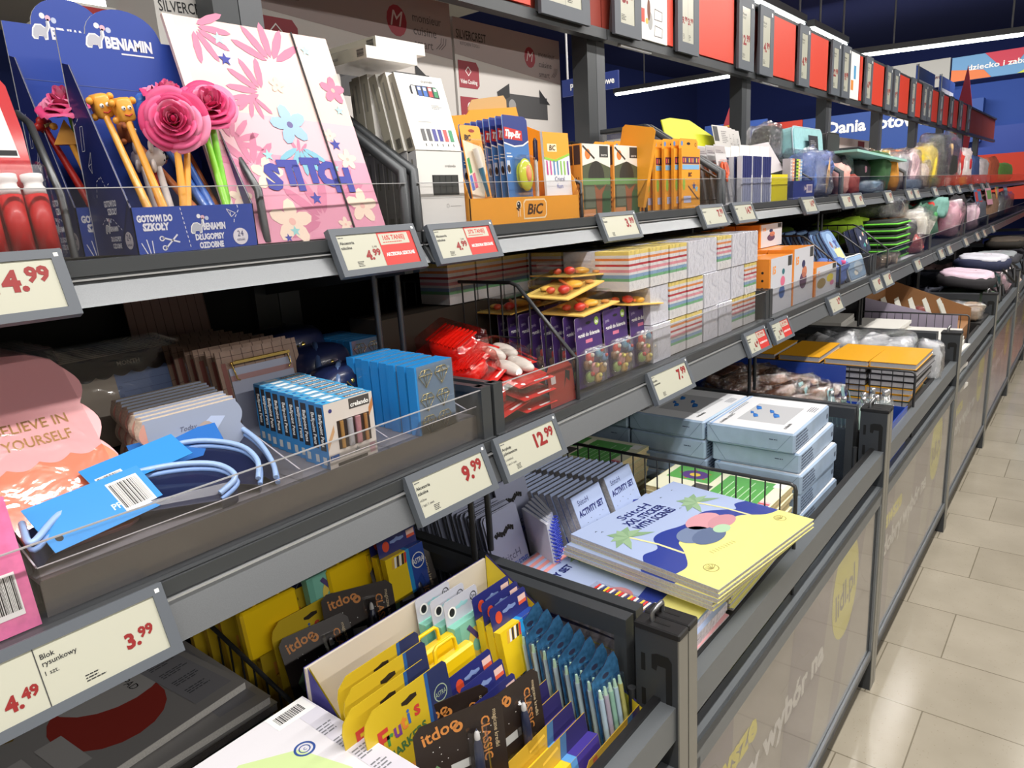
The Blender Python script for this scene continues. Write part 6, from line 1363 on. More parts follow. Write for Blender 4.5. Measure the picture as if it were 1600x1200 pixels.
# correction tape cards
def tippex():
    t = thing('correction_tape_card', '', 'tape card', (0,0,0)); w, h = 0.083, 0.168; DB = mat((34,52,128),0.35,coat=0.3); LB = mat((70,120,184),0.35,coat=0.3)
    b = MB(DB); b.push(FX(-0.0012,0,0)); b.prism([(0,0),(w,0),(w,h-0.008),(w-0.008,h-0.001),(w*0.3,h),(0.003,h),(0,h-0.003)],0,0.001,mat((200,206,220)),LB)
    b.poly([(0,h*0.66),(w*0.4,h*0.62),(w,h*0.68),(w,h-0.008),(w-0.008,h-0.001),(0.003,h)],0.0013,DB); b.line([(0,h*0.67),(w*0.4,h*0.63),(w*0.75,h*0.645),(w,h*0.70)],0.003,0.0015,WHITE); b.poly([(0.002,h*0.72),(w*0.75,h*0.70),(w*0.75,h*0.82),(0.004,h*0.86)],0.0015,RED2); b.text('Tipp-Ex', 0.006, h*0.755, 0.0125, 0.0017, WHITE, bold=0.06, italic=0.3, rot=R(-4), width=0.052)
    b.rect(w*0.06,h*0.50,w*0.28,h*0.515,0.0015,WHITE); b.rect(w*0.06,h*0.54,w*0.24,h*0.55,0.0015,WHITE); b.rect(w*0.04,h*0.30,w*0.16,h*0.46,0.0015,mat((190,200,216))); b.disc(w*0.10,h*0.36,0.005,0.0016,mat((60,40,30)),ry=0.008); b.pop(); obj('card', b, t)
    b = MB(mat((206,214,70),0.25,coat=0.5)); b.ball((0.010,w*0.62,h*0.28),(0.009,0.023,0.034),n=16,k=12); b.ball((0.017,w*0.62,h*0.29),(0.005,0.010,0.018),mat((236,150,110),0.3),n=10,k=8); obj('tape_roller', b, t)
    b = MB(BLIST); b.bbox((0,w*0.25,0.004),(0.021,w*0.97,h*0.52),0.007); obj('blister', b, t)
    return t
tx = tippex(); row(tx, [T(-0.972-0.0155*i,1.199-0.002*i,1.5735-0.001*i,0,0,R(-3)) for i in range(8)], lambda i: 'blue correction tape card with red logo field, %s from the front' % ORD[i], 'correction tape cards')
# multicolour pen card at the left
t = thing('pen_card', 'orange carded four colour pen leaning at the left end of the orange carton', 'pen card', T(-0.952,1.062,1.5735,R(7),0,R(-8)))
w,h = 0.068,0.142; b = MB(ORC); b.push(FX(-0.0012,0,0)); b.prism([(0,0),(w,0),(w,h-0.004),(w-0.004,h),(0.004,h),(0,h-0.004)],0,0.001,ORC); b.poly([(0.002,0.0),(w*0.7,0),(w*0.9,h*0.3),(w,h*0.6),(w*0.9,h*0.72),(0.002,h*0.8)],0.0013,mat((236,222,200))); b.poly([(w*0.62,0),(w,0),(w,h*0.40),(w*0.8,h*0.3)],0.0014,ORC); b.text('BiC',w*0.12,h*0.80,0.010,0.0015,mat((60,40,24)),bold=0.06,italic=0.25); b.disc(w*0.55,h*0.93,0.010,0.0015,mat((150,50,30)),ry=0.003)
for (x,y,c) in ((0.1,0.35,(70,160,90)),(0.25,0.15,(220,110,140)),(0.6,0.42,(216,80,70)),(0.08,0.12,(90,120,200))): b.poly([(w*x,h*y),(w*(x+0.14),h*(y+0.02)),(w*(x+0.1),h*(y+0.22)),(w*(x-0.03),h*(y+0.2))],0.0015,mat(c))
b.pop(); obj('card', b, t)
b = MB(mat((232,226,220),0.3)); b.tube([(0.008,w*0.66,0.004),(0.008,w*0.52,h*0.42)],[0.003,0.0055],mat((50,110,140),0.3)); b.tube([(0.008,w*0.52,h*0.42),(0.008,w*0.40,h*0.68)],0.0058,n=10); obj('pen', b, t)
b = MB(BLIST); b.bbox((0,0.006,0.002),(0.016,w-0.006,h*0.8),0.004); obj('blister', b, t)
# crystal pen packs
t = thing('pen_pouch', 'white and orange pouch of pastel ball pens in the orange carton', 'pen pouch', T(-0.960,1.318,1.5735,0,0,R(-3)))
w,h = 0.098,0.138; b = MB(CREAM); b.box((-0.006,0,0),(0,w,h),mat((228,228,232),0.35,coat=0.3)); b.push(FX(0.0003,0,0)); b.poly([(0,h*0.60),(w*0.4,h*0.55),(w,h*0.66),(w,h),(0,h)],0,ORC); b.line([(0,h*0.60),(w*0.4,h*0.56),(w,h*0.67)],0.005,0.0002,mat((150,200,70))); b.text('BiC',w*0.33,h*0.72,0.011,0.0006,mat((70,44,24)),bold=0.03,italic=0.25,align='c'); b.rect(w*0.14,h*0.70,w*0.50,h*0.82,0.0003,mat((250,230,190)))
for q,c in enumerate(((190,60,130),(200,80,150),(80,130,190),(80,140,180),(130,190,70),(140,196,80),(110,70,170))): b.rect(w*(0.06+0.135*q),h*0.34,w*(0.11+0.135*q),h*0.56,0.0004,mat(c))
b.text('Cristal',w*0.34,h*0.24,0.010,0.0005,mat((40,60,120)),width=w*0.38); b.text('fun',w*0.40,h*0.13,0.010,0.0005,mat((120,130,190)),width=w*0.24); b.pop(); obj('pouch', b, t)
for i in range(2):
    t = thing('ball_pen_pack', ('left','right')[i]+' dark capped clear ball pen standing beside the pastel pen pouch', 'pen', T(-0.985+0.008*i,1.280+0.024*i,1.5735))
    b = MB(mat((206,206,206),0.2)); b.tube([(0,0,0),(0,0,0.080)],0.0042,n=8); obj('barrel', b, t)
    b = MB(mat((40,32,60),0.3)); b.tube([(0,0,0.080),(0,0,0.118),(0,0,0.125)],[0.0052,0.0048,0.002],n=8); b.box((0.004,-0.001,0.076),(0.006,0.001,0.12)); obj('cap', b, t)
# pencil boxes with arched window
def pencil_box():
    t = thing('pencil_box', '', 'pencil box', (0,0,0)); w,h,d = 0.130,0.168,0.022
    b = MB(mat((232,158,70),0.4,coat=0.2)); b.box((-d,0,0),(0,w,h)); b.push(FX(0.0003,0,0)); b.rect(w*0.04,0,w,h,0,mat((84,90,66))); b.poly([(w*0.04,h*0.70),(w*0.5,h*0.77),(w,h*0.68),(w,h),(w*0.04,h)],0.0001,mat((236,230,220))); b.rect(w*0.62,h*0.82,w*0.93,h*0.98,0.0002,mat((60,60,60))); b.text('zero',w*0.68,h*0.84,0.006,0.0003,WHITE,width=w*0.2)
    b.poly([(w*0.2+w*0.30+w*0.28*math.cos(PI*k/10)-0.0, h*0.53+h*0.24*math.sin(PI*k/10)) for k in range(11)],0.0003,mat((52,50,44)))
    for q in range(3): b.rect(w*(0.36+0.12*q),h*0.53,w*(0.365+0.12*q),h*0.76,0.0004,mat((30,28,26)))
    b.rect(w*0.04,h*0.44,w*0.98,h*0.53,0.0002,mat((110,150,90))); b.poly([(w*0.5,0),(w*0.66,0),(w*0.68,h*0.3),(w*0.85,h*0.45),(w*0.58,h*0.36),(w*0.42,h*0.45)],0.0004,mat((150,90,60))); b.rect(w*0.04,0,w*0.44,h*0.10,0.0003,mat((206,140,90))); b.rect(w*0.1,h*0.12,w*0.45,h*0.42,0.0003,mat((110,116,96))); b.rect(w*0.7,0,w*0.96,h*0.35,0.0002,mat((60,96,60))); b.disc(w*0.22,h*0.86,0.012,0.0003,mat((226,130,60))); b.line([(w*0.06,h*0.97),(w*0.45,h*0.80)],0.005,0.0004,mat((60,52,44)))
    b.pop(); b.push(FY(-d,-0.0003,0)); b.rect(d*0.1,h*0.72,d*0.9,h*0.98,0,mat((70,50,50)))
    for q in range(7): b.rect(d*0.3,h*(0.10+0.07*q),d*0.42,h*(0.13+0.07*q),0,mat((120,70,30))); b.rect(d*0.6,h*(0.10+0.07*q),d*0.72,h*(0.13+0.07*q),0,mat((120,70,30)))
    b.pop(); obj('box', b, t); return t
px_ = pencil_box(); row(px_, [T(-0.968,1.468,1.5235), T(-0.992,1.472,1.5235), T(-1.016,1.468,1.5235), T(-0.966,1.610,1.5235), T(-0.990,1.612,1.5235), T(-1.014,1.610,1.5235)], lambda i: 'orange pencil box with dark arched window, %s in the %s row' % (('front','middle','rear')[i%3], ('left','right')[i//3]), 'orange pencil boxes')
# orange flat pencil packs in a row and one lying
def orange_pack():
    t = thing('pencil_pack', '', 'pencil pack', (0,0,0)); w,h,d = 0.125,0.200,0.009
    b = MB(ORC); b.box((-d,0,0),(0,w,h*0.86)); b.push(FX(-d,0,0)); b.prism([(0,h*0.8),(w,h*0.8),(w,h*0.96),(w-0.01,h),(0.01,h),(0,h*0.96)],0,0.0012,ORC); b.pop(); b.push(FX(0.0003,0,0))
    b.rect(w*0.04,h*0.64,w*0.96,h*0.74,0,mat((90,44,70))); 
    for q in range(9): b.rect(w*(0.08+0.1*q),h*0.66,w*(0.13+0.1*q),h*0.72,0.0002,mat(((230,90,90),(240,170,90),(60,70,130),(220,200,90))[q%4]))
    b.rect(w*0.04,h*0.56,w*0.96,h*0.63,0.0001,mat((130,180,220))); b.text('BiC',w*0.34,h*0.46,0.011,0.0002,mat((90,44,24)),bold=0.06,italic=0.2); star(b,w*0.66,h*0.32,0.013,0.0002,mat((50,80,150))); star(b,w*0.8,h*0.28,0.012,0.0002,mat((120,190,220))); b.line([(w*0.35,h*0.32),(w*0.9,h*0.12)],0.004,0.0002,mat((60,50,70))); b.rect(w*0.1,h*0.08,w*0.5,h*0.18,0.0002,mat((190,190,220))); b.disc(w*0.12,h*0.35,0.008,0.0002,mat((150,190,70)),ry=0.018)
    b.pop(); b.push(FX(-d+0.0014,0,0)); b.disc(w*0.15,h*0.93,0.007,0,mat((90,140,200))); b.disc(w*0.5,h*0.93,0.012,0,INK,ry=0.004); b.ring(w*0.88,h*0.92,0.004,0.006,0,INK,n=12)
    b.pop(); obj('pack', b, t); return t
op_ = orange_pack(); Ms = [T(-0.975,2.008,1.5235)]+[T(-0.990-0.018*i,1.990-0.024*i,1.5235,0,0,0) for i in range(9)]
row(op_, Ms, lambda i: 'orange pencil pack with hang hole, %s' % ('frontmost beside the joint' if i == 0 else ORD[i]+' behind the front one'), 'orange pencil packs')
dup(op_, frame((-0.950,1.745,1.535),(0,1,0.0),(-0.98,0.0,0.20)) @ Matrix.Diagonal((1.7,0.78,1,1)), 'orange pencil pack lying slanted before the standing row', 'orange pencil packs')
wire_div('wire_divider', 'black wire divider behind the pencil boxes on the upper shelf', -1.36, -0.96, 1.452, 1.5235, 1.720, 0.22, 12, group='upper wire dividers', zlow=1.60)
wire_div('wire_divider', 'black wire divider in the middle of the second upper shelf', -1.36, -0.96, 1.765, 1.5235, 1.725, 0.22, 12, group='upper wire dividers', zlow=1.60)
# ================================================================= second bay, middle shelf
wire_div('wire_divider', 'black wire divider between red toy packs and purple toy cards', -1.34, -0.785, 1.150, 1.1735, 1.404, 0.148, 15, group='middle wire dividers', zlow=1.255)
PUR2 = mat((74,50,112),0.4,coat=0.2)
def purple_card():
    t = thing('toy_card', '', 'toy card', (0,0,0)); w,h = 0.100,0.150
    b = MB(PUR2); b.push(FX(-0.001,0,0)); b.prism([(0,0),(w,0),(w,h-0.004),(w-0.004,h),(0.004,h),(0,h-0.004)],0,0.001,mat((196,190,206)),PUR2); b.text('gumka',w*0.08,h*0.83,0.007,0.0013,mat((190,180,210)),width=w*0.16); b.text('gumki do ścierania',w*0.08,h*0.72,0.008,0.0013,WHITE,bold=0.03,width=w*0.84); b.disc(w*0.82,h*0.90,0.009,0.0013,mat((150,190,70))); b.text('6x',w*0.82,h*0.87,0.008,0.0015,WHITE,align='c',bold=0.03); b.disc(w*0.5,h*0.90,0.010,0.0014,INK,ry=0.003); b.rect(w*0.36,h*0.62,w*0.62,h*0.67,0.0013,mat((216,120,150))); b.pop(); obj('card', b, t)
    rnd = random.Random(7); b = MB()
    for q,(y,z,s,c) in enumerate(((0.30,0.42,0.011,(206,60,50)),(0.68,0.45,0.010,(120,176,206)),(0.45,0.25,0.013,(220,150,150)),(0.75,0.22,0.012,(196,150,70)),(0.25,0.15,0.012,(150,176,90)),(0.55,0.10,0.011,(210,160,60)),(0.2,0.33,0.010,(130,90,60)),(0.85,0.36,0.009,(110,150,190)))):
        b.pillow((0.004,w*y-s,h*z-s),(0.018,w*y+s,h*z+s),mat(c,0.4),n=5,flat=0.7); b.ball((0.018,w*y,h*z+s*0.6),s*0.45,mat(((230,220,200),(200,60,60),(240,230,120))[q%3]),n=7,k=5)
    obj('toy', b, t)
    b = MB(glossy_film('crinkled_blister',(0.94,0.95,0.95),0.05,0.12,0.3,60,body=0.06)); b.bbox((0,0.006,0.004),(0.022,w-0.006,h*0.56),0.008); obj('blister', b, t)
    return t
pc = purple_card(); Ms = []; labs = []
for c,(y,n) in enumerate(((1.212,8),(1.322,7),(1.435,6))):
    for i in range(n): Ms.append(T(-0.822-0.030*i,y+0.002*(i%2),1.1735+0.0008*(i%3),0,0,R(-3))); labs.append('purple carded pack of small toy erasers, %s from the front in the %s row' % (ORD[i],('left','middle','right')[c]))
row(pc, Ms, lambda i: labs[i], 'purple toy cards')
# yellow backed packs lying flat on them
def flat_card():
    t = thing('toy_pack', '', 'toy pack', (0,0,0)); w,l = 0.155,0.115
    b = MB(mat((236,196,90),0.4,coat=0.2)); b.box((-l,0,0),(0,w,0.002),mat((240,206,110),0.4)); b.box((-l,0,-0.001),(0,w,0),mat((222,170,80),0.5)); obj('card', b, t)
    b = MB(); 
    for (x,y,s,c,k) in ((-0.03,0.035,0.013,(206,50,40),0),(-0.06,0.030,0.010,(220,90,60),0),(-0.035,0.085,0.020,(238,180,60),1),(-0.065,0.11,0.016,(242,196,80),1),(-0.085,0.05,0.013,(238,190,90),1),(-0.02,0.125,0.010,(220,150,70),1)):
        b.ball((x,y,0.003+s*(0.7 if k == 0 else 0.35)),(s,s,s*(0.7 if k == 0 else 0.4)),mat(c,0.3,coat=0.4),n=10,k=7)
    b.tube([(-0.02,0.05,0.01),(-0.08,0.10,0.014)],0.0035,mat((226,120,60),0.4),n=6); obj('toy', b, t)
    b = MB(BLIST); b.bbox((-l+0.008,0.010,0.002),(-0.01,w-0.012,0.032),0.004); obj('blister', b, t)
    return t
fl = flat_card(); row(fl, [T(-0.815,1.225,1.3270,R(2),R(4),R(1)), T(-0.800,1.395,1.3275,0,R(-6),0), T(-0.835,1.20,1.3640,R(3),R(8),R(2)), T(-0.88,1.28,1.4020,R(-2),R(-3),0), T(-0.99,1.20,1.3275,0,R(2),0), T(-1.0,1.34,1.3290,0,R(3),0), T(-1.12,1.23,1.3275,0,0,0), T(-0.955,1.375,1.3630,0,R(5),0)],
    lambda i: 'yellow backed pack of toy food lying flat, '+('lowest at the front left','frontmost on the right, jutting out','second layer above the front left one','topmost, half in shade','behind the front left one','behind the front right one','rearmost in the dark','second layer on the right')[i], 'flat toy food packs')
# red packs
REDC = mat((216,46,42),0.4,coat=0.3)
def red_pack(kind):
    t = thing('toy_pack', '', 'toy pack', (0,0,0)); w,l = 0.105,0.15
    b = MB(REDC); b.box((-l,0,0),(0,w,0.0015),REDC); b.text('Top',0,0,0.01,0,WHITE) if False else None; b.push(FZ(0,0,0.0017)); b.disc(w*0.2,0.012,0.004,0,WHITE,n=10); b.rect(w*0.5,0.006,w*0.9,0.012,0,WHITE); b.pop(); obj('card', b, t)
    b = MB()
    if kind == 0: b.ball((-0.075,0.035,0.016),(0.042,0.017,0.014),mat((226,218,210),0.35,coat=0.3),n=14,k=10); b.ball((-0.075,0.072,0.016),(0.042,0.017,0.014),mat((226,218,210),0.35,coat=0.3),n=14,k=10)
    else:
        TR = mat((214,36,24),0.25,coat=0.6); b.pillow((-0.115,0.015,0.003),(-0.03,0.088,0.040),TR,n=8,flat=0.5)
        for q in range(9): b.box((-0.112+q*0.0095,0.02,0.040),(-0.108+q*0.0095,0.083,0.043),TR)
    obj('toy', b, t)
    b = MB(FILM if kind == 0 else glossy_film('red_tinted_bag',(0.98,0.70,0.66),0.06,0.1,0.5,30)); b.bbox((-l+0.012,0.006,0.0015),(-0.012,w-0.006,0.036 if kind == 0 else 0.05),0.01); obj('blister', b, t)
    return t
r0 = red_pack(0); S8 = Matrix.Scale(0.85,4)
row(r0, [T(-0.800,0.985,1.2300,R(-8),R(4),R(12))@S8, T(-0.795,0.990,1.2060,R(-5),R(3),R(8))@S8, T(-0.795,0.995,1.1820,R(-4),R(2),R(6))@S8, T(-0.85,1.000,1.2540,R(-8),R(2),R(10))@S8, T(-0.95,1.02,1.20,0,R(2),R(8))@S8],
    lambda i: 'red pack with white oval toys, '+('third up the front heap','second up the front heap','lowest of the front heap','topmost of the heap','lying behind the heap')[i], 'red toy packs')
r1 = red_pack(1); row(r1, [T(-0.830,0.930,1.2350,R(10),R(16),R(-10)), T(-0.90,0.955,1.2500,R(4),R(22),R(10)), T(-0.800,0.915,1.1850,R(2),R(8),R(0)), T(-0.97,0.94,1.19,0,0,R(10))],
    lambda i: 'bagged red ribbed toy, '+('front one on top by the shelf joint','rear one on top','lowest, below the white ovals','at the back in shade')[i], 'red bagged toys')
t = thing('toy_card', 'brown red hang card leaning against the clear front rail', 'toy card', T(-0.79,1.065,1.1735,0,0,R(-6)))
b = MB(mat((150,52,44),0.4,coat=0.3)); b.push(FX(-0.001,0,0)); b.prism([(0,0),(0.085,0),(0.085,0.07),(0.07,0.082),(0.01,0.082),(0,0.07)],0,0.001); b.poly([(0.05,0.03),(0.06,0.05),(0.07,0.04),(0.075,0.06),(0.06,0.065)],0.0012,INK); b.rect(0.01,0.045,0.025,0.06,0.0012,mat((200,190,190))); b.pop(); obj('card', b, t)
# note cubes
STR = [((232,232,232),4),((120,180,130),1.2),((140,170,200),1.4),((232,232,232),1),((226,150,160),1.2),((232,232,232),1.2),((190,50,60),0.9),((232,232,232),1.4),((232,140,70),1.0),((232,232,232),1.2),((236,214,120),1.6)]
CFILM = glossy_film('cube_wrap',(0.95,0.95,0.97),0.05,0.12,0.6,22)
def cube(striped, k):
    t = thing('note_cube', '', 'note block', (0,0,0)); s = 0.089
    b = MB(mat((226,226,232),0.6))
    if not striped: b.box((-s,0,0),(0,s,s),mat((222,222,228),0.65,noise=0.07,nscale=220))
    else:
        tot = sum(q for _,q in STR); z = 0
        for c,q in STR:
            h = s*q/tot; b.box((-s,0,z),(0,s,z+h),mat(c if c[0]-c[2] != 0 else (228,226,224),0.65)); z += h
    obj('paper', b, t)
    b = MB(CFILM); b.bbox((-s-0.001,-0.001,-0.0005),(0.001,s+0.001,s+0.0015),0.002); obj('wrap', b, t)
    return t
cs, cw = cube(True,0), cube(False,0)
pat = [['w','s','s','w','s','w','w'],['w','s','s','w','w','w','s'],['s','s','w','s','w','w','w']]   # bottom to top
pat = [['w','s','s','w','w','s','s'],['w','s','s','w','w','w','s'],['s','s','w','w','s','w','w']]
MS, LS, MW, LW = [], [], [], []
rn = ('bottom','middle','top')
for r in range(3):
    for c in range(8 if r == 2 else 7):
        cc = c if r < 2 else c-1
        for d in range(4 if cc == 6 or r == 2 else 2):
            k = 's' if (r == 2 and c == 0) else pat[r][cc]
            if d: k = 's' if (cc+d+r)%2 else 'w'
            y = 1.500+0.0955*cc+(0.0 if r else 0.0)
            M = T(-0.803-0.094*d-(0.002*((cc*7+r*3+d)%4)), y, 1.1735+0.0915*r)
            lab = ('striped pastel' if k == 's' else 'plain white')+' wrapped note cube, %s layer, %s from the left, %s row' % (rn[r], ORD[cc+1] if r == 2 else ORD[cc], ('front','second','third','rear')[d])
            (MS if k == 's' else MW).append(M); (LS if k == 's' else LW).append(lab)
for i in range(5): MS.append(T(-1.085-0.0*i,1.305-0.094*i+0.094,1.3565) if False else T(-1.09-0.0*i,1.213+0.0*i-0.0945*i+0.283,1.3565)); LS.append('striped wrapped note cube high in the dark rear, %s from the right' % ORD[i])
row(cs, MS, lambda i: LS[i], 'note cubes'); row(cw, MW, lambda i: LW[i], 'note cubes')
b = MB(INNER); b.box((0,0,0),(0.1,0.58,0.18),mat((60,50,40),0.8)); solo('storage_carton', 'dark brown carton supporting cubes at the back of the middle shelf', 'carton', b, M=(-1.19,0.92,1.1735))
for i in range(7):
    pass
# ================================================================= third bay and beyond
def crumple(b, a, c, m, n=13, flat=0.5, jit=0.05, seed=1, ridge=0.012):
    """a soft bag: a puffy box with folds pressed into it"""
    k0 = len(b.v); b.pillow(a, c, m, n=n, flat=flat, jit=jit, seed=seed); rnd = random.Random(seed)
    cx = [(p+q)/2 for p,q in zip(a,c)]; fr = [(rnd.uniform(-30,30)*q,rnd.uniform(-30,30)*q,rnd.uniform(-30,30)*q,rnd.uniform(0,6)) for q in (1,1.5,2.5,4)]
    M = b.M
    for i in range(k0, len(b.v)):
        v = b.v[i]; d = sum(math.sin(f[0]*v.x+f[1]*v.y+f[2]*v.z+f[3]) for f in fr)/3
        o = (v-(M @ Vector(cx))); 
        if o.length > 1e-6: b.v[i] = v+o.normalized()*d*ridge
    return b
WRAP = glossy_film('crinkled_wrap',(0.95,0.96,0.97),0.16,0.10,1.0,55,body=0.04)
FOIL = mat((196,184,176),0.2,0.85,0.35,30)
def soft_bag(label, M, size, col, wrap=True, name='soft_bag', cat='bag', group=None, accent=None, seed=1, flat=0.5):
    t = thing(name, label, cat, M, group); x,y,z = size
    b = MB(); crumple(b, (-x,0,0), (0,y,z), mat(col,0.75,noise=0.12,nscale=25), seed=seed, flat=flat, ridge=min(size)*0.20); obj('body', b, t)
    if accent:
        for q,(c,yy,zz,s) in enumerate(accent):
            a = MB(mat(c,0.5)); a.pillow((-x*0.25,y*yy-s,z*zz-s),(x*0.03,y*yy+s,z*zz+s),n=5,flat=0.5); obj('patch', a, t)
    if wrap:
        b = MB(); crumple(b, (-x*1.06,-y*0.05,0.0), (x*0.06,y*1.05,z*1.10), WRAP, seed=seed+3, flat=0.4, jit=0.03, ridge=min(size)*0.26); obj('wrap', b, t)
    return t
def zip_case(label, M, size, col, trim, art=None, group=None, name='pencil_case', handle=False):
    """rounded rectangular zip case standing on its edge, face to +x"""
    t = thing(name, label, 'pencil case', M, group); d,w,h = size; r = min(w,h)*0.22
    def rr(k): 
        P = []
        for (cx,cy,a0) in ((w-r,r,-90),(w-r,h-r,0),(r,h-r,90),(r,r,180)):
            for j in range(5): a = R(a0+j*22.5); P.append((cx+(r-k)*math.cos(a), cy+(r-k)*math.sin(a)))
        return P
    C = mat(col,0.6,noise=0.05,nscale=60)
    b = MB(C); b.push(FX(-d,0,0)); b.prism(rr(0),0,d,C); b.prism(rr(0.006),d,d+0.004,C); b.pop(); obj('shell', b, t)
    b = MB(mat(trim,0.5)); 
    for xx in (-d*0.02,-d*0.98): b.tube([(xx,p[0],p[1]) for p in rr(-0.0015)],0.0035,n=5,closed=True)
    b.tube([(-d*0.5,p[0],p[1]) for p in rr(-0.001)],0.0025,mat((40,44,54)),n=5,closed=True); obj('piping', b, t)
    if art:
        b = MB(); b.push(FX(0.0045,0,0))
        for (kind,px,py,s,c) in art:
            if kind == 'd': b.disc(px*w,py*h,s*w,0.0002,mat(c),ry=s*h)
            elif kind == 'r': b.rect((px-s)*w,(py-s*0.6)*h,(px+s)*w,(py+s*0.6)*h,0.0003,mat(c))
            else: star(b,px*w,py*h,s*w,0.0004,mat(c))
        b.pop(); obj('print', b, t)
    if handle: b = MB(mat(trim)); b.tube([(-d/2,w*0.35,h),(-d/2,w*0.38,h+0.02),(-d/2,w*0.62,h+0.02),(-d/2,w*0.65,h)],0.004,n=5); obj('handle', b, t)
    return t
# ---- floor bin: notebooks
def notebook(cov, nm):
    t = thing('hardback_notebook', '', 'notebook', (0,0,0)); l,w,h = 0.148,0.300,0.021
    b = MB(mat((176,176,180),0.6,noise=0.06,nscale=300)); b.box((-l,0.002,0.002),(-0.003,w-0.003,h-0.002)); obj('pages', b, t)
    b = MB(mat(cov,0.4,coat=0.25)); b.box((-l-0.001,0,0),(0,w,0.002)); b.box((-l-0.001,0,h-0.002),(0,w,h)); b.box((-l-0.003,0,0),(-l,w,h)); obj('cover', b, t); return t
P = {'y': notebook((238,172,34),'y'), 'k': notebook((44,44,46),'k'), 'g': notebook((62,92,84),'g')}
MM = {'y':[], 'k':[], 'g':[]}; LL = {'y':[], 'k':[], 'g':[]}; rnd = random.Random(3)
for c,(x,seq) in enumerate(((-0.450,'ykkkyygk'),(-0.612,'ykkkygyk'),(-0.775,'ykkygkyk'),(-0.94,'ykkkykyk'))):
    z = 0.945
    for i,k in enumerate(seq+'kkkk'):
        z -= 0.0232; MM[k].append(T(x+rnd.uniform(-0.008,0.004)-(0.015 if i > 3 and c == 0 else 0), 2.752+rnd.uniform(-0.004,0.006), z, R(rnd.uniform(-1.5,1.5))))
        LL[k].append('%s notebook, %s from the top, %s stack beyond the glass bottles' % ({'y':'orange yellow','k':'black','g':'dark green'}[k], ORD[i], ('aisle side','second','third','rearmost')[c]))
for k in 'ykg': row(P[k], MM[k], lambda i: LL[k][i], 'hardback notebooks')
b = MB(INNER); b.box((-0.64,0,0),(0,0.29,0.10)); solo('bin_riser', 'dark riser box under the notebook stacks', 'box', b, M=(-0.462,2.755,0.567))
wire_div('wire_divider', 'black wire divider before the orange notebooks in the third bay', -1.30, -0.45, 2.715, 0.562, 0.925, 0, 24)
# blue tray with glass bottles
BT = mat((30,66,158),0.4,coat=0.3)
t = thing('blue_carton', 'blue open carton holding glass bottles, white lettering on its rim', 'carton', (-0.455,2.290,0.565))
for (a,c) in (((-0.20,0,0),(-0.196,0.36,0.29)),((-0.196,0,0),(0,0.004,0.25)),((-0.196,0.356,0),(0,0.36,0.25)),((-0.196,0.178,0),(-0.004,0.181,0.20)),((-0.196,0.004,0),(-0.004,0.356,0.10))):
    b = MB(BT); b.box(a,c); obj('carton_wall', b, t)
b = MB(BT); b.box((-0.004,0,0),(0,0.36,0.255)); b.push(FX(0.0004,0,0)); b.text('Zakreślacze', 0.06, 0.200, 0.028, 0, WHITE, bold=0.06, width=0.25); b.pop(); obj('carton_front', b, t)
GLB = glossy_film('bottle_glass',(0.90,0.94,0.94),0.14,0.05,body=0.10)
def bottle():
    t = thing('glass_bottle', '', 'bottle', (0,0,0)); b = MB(GLB); b.lathe([(0.016,0),(0.020,0.008),(0.021,0.03),(0.0175,0.042),(0.008,0.050),(0.006,0.062)],n=14); obj('glass', b, t)
    b = MB(mat((206,206,210),0.25,0.8)); b.lathe([(0.0085,0.056),(0.0085,0.072),(0.005,0.074)],n=12); b.lathe([(0.021,0.016),(0.0215,0.02),(0.021,0.024)],n=14); obj('cap', b, t)
    return t
bo = bottle(); row(bo, [T(-0.487,2.33,0.858), T(-0.475,2.385,0.862), T(-0.520,2.315,0.852), T(-0.53,2.36,0.855), T(-0.575,2.33,0.852,0,R(20),0), T(-0.625,2.34,0.852,R(0),R(-15),0), T(-0.48,2.44,0.852), T(-0.52,2.43,0.855)], lambda i: 'small round glass bottle with metal cap, '+('front one nearest the post','second from the post','leaning behind the front one','third from the post','tilted by the mint cards','half hidden among the mint cards','rear one nearest the aisle','rear one behind the second')[i], 'glass bottles')
def mint_tag():
    t = thing('mint_tag', '', 'tag', (0,0,0)); b = MB(mat((150,190,192),0.4,coat=0.3)); b.box((-0.001,0,0),(0,0.04,0.052)); b.push(FX(0.0004,0,0)); scribble(b,0.004,0.04,0.03,0.003,4,0,mat((110,150,160)),1); b.pop(); obj('card', b, t); return t
mt = mint_tag(); row(mt, [T(-0.56-0.035*i,2.36+0.03*(i%2),0.870+0.006*(i%2),R(20-15*(i%3)),0,R(-12)) for i in range(6)], lambda i: 'pale mint product card, %s from the right in the bottle carton' % ORD[i], 'mint cards')
def mint_edge():
    b = MB(mat((176,208,196),0.4,coat=0.2)); b.box((-0.003,0,0),(0,0.055,0.06)); return b
t0 = solo('mint_box', '', 'box', mint_edge()); row(t0, [T(-0.515-0.0125*i,2.262,0.835,0,0,R(-6)) for i in range(18)], lambda i: 'slim pale green box edge, %s from the post along the bin frame' % ORD[i], 'slim green boxes')
b = MB(INNER); b.box((0,0,0),(0.27,0.05,0.262)); solo('bin_riser', 'dark riser under the slim green boxes', 'box', b, M=(-0.745,2.2605-0.0,0.568))
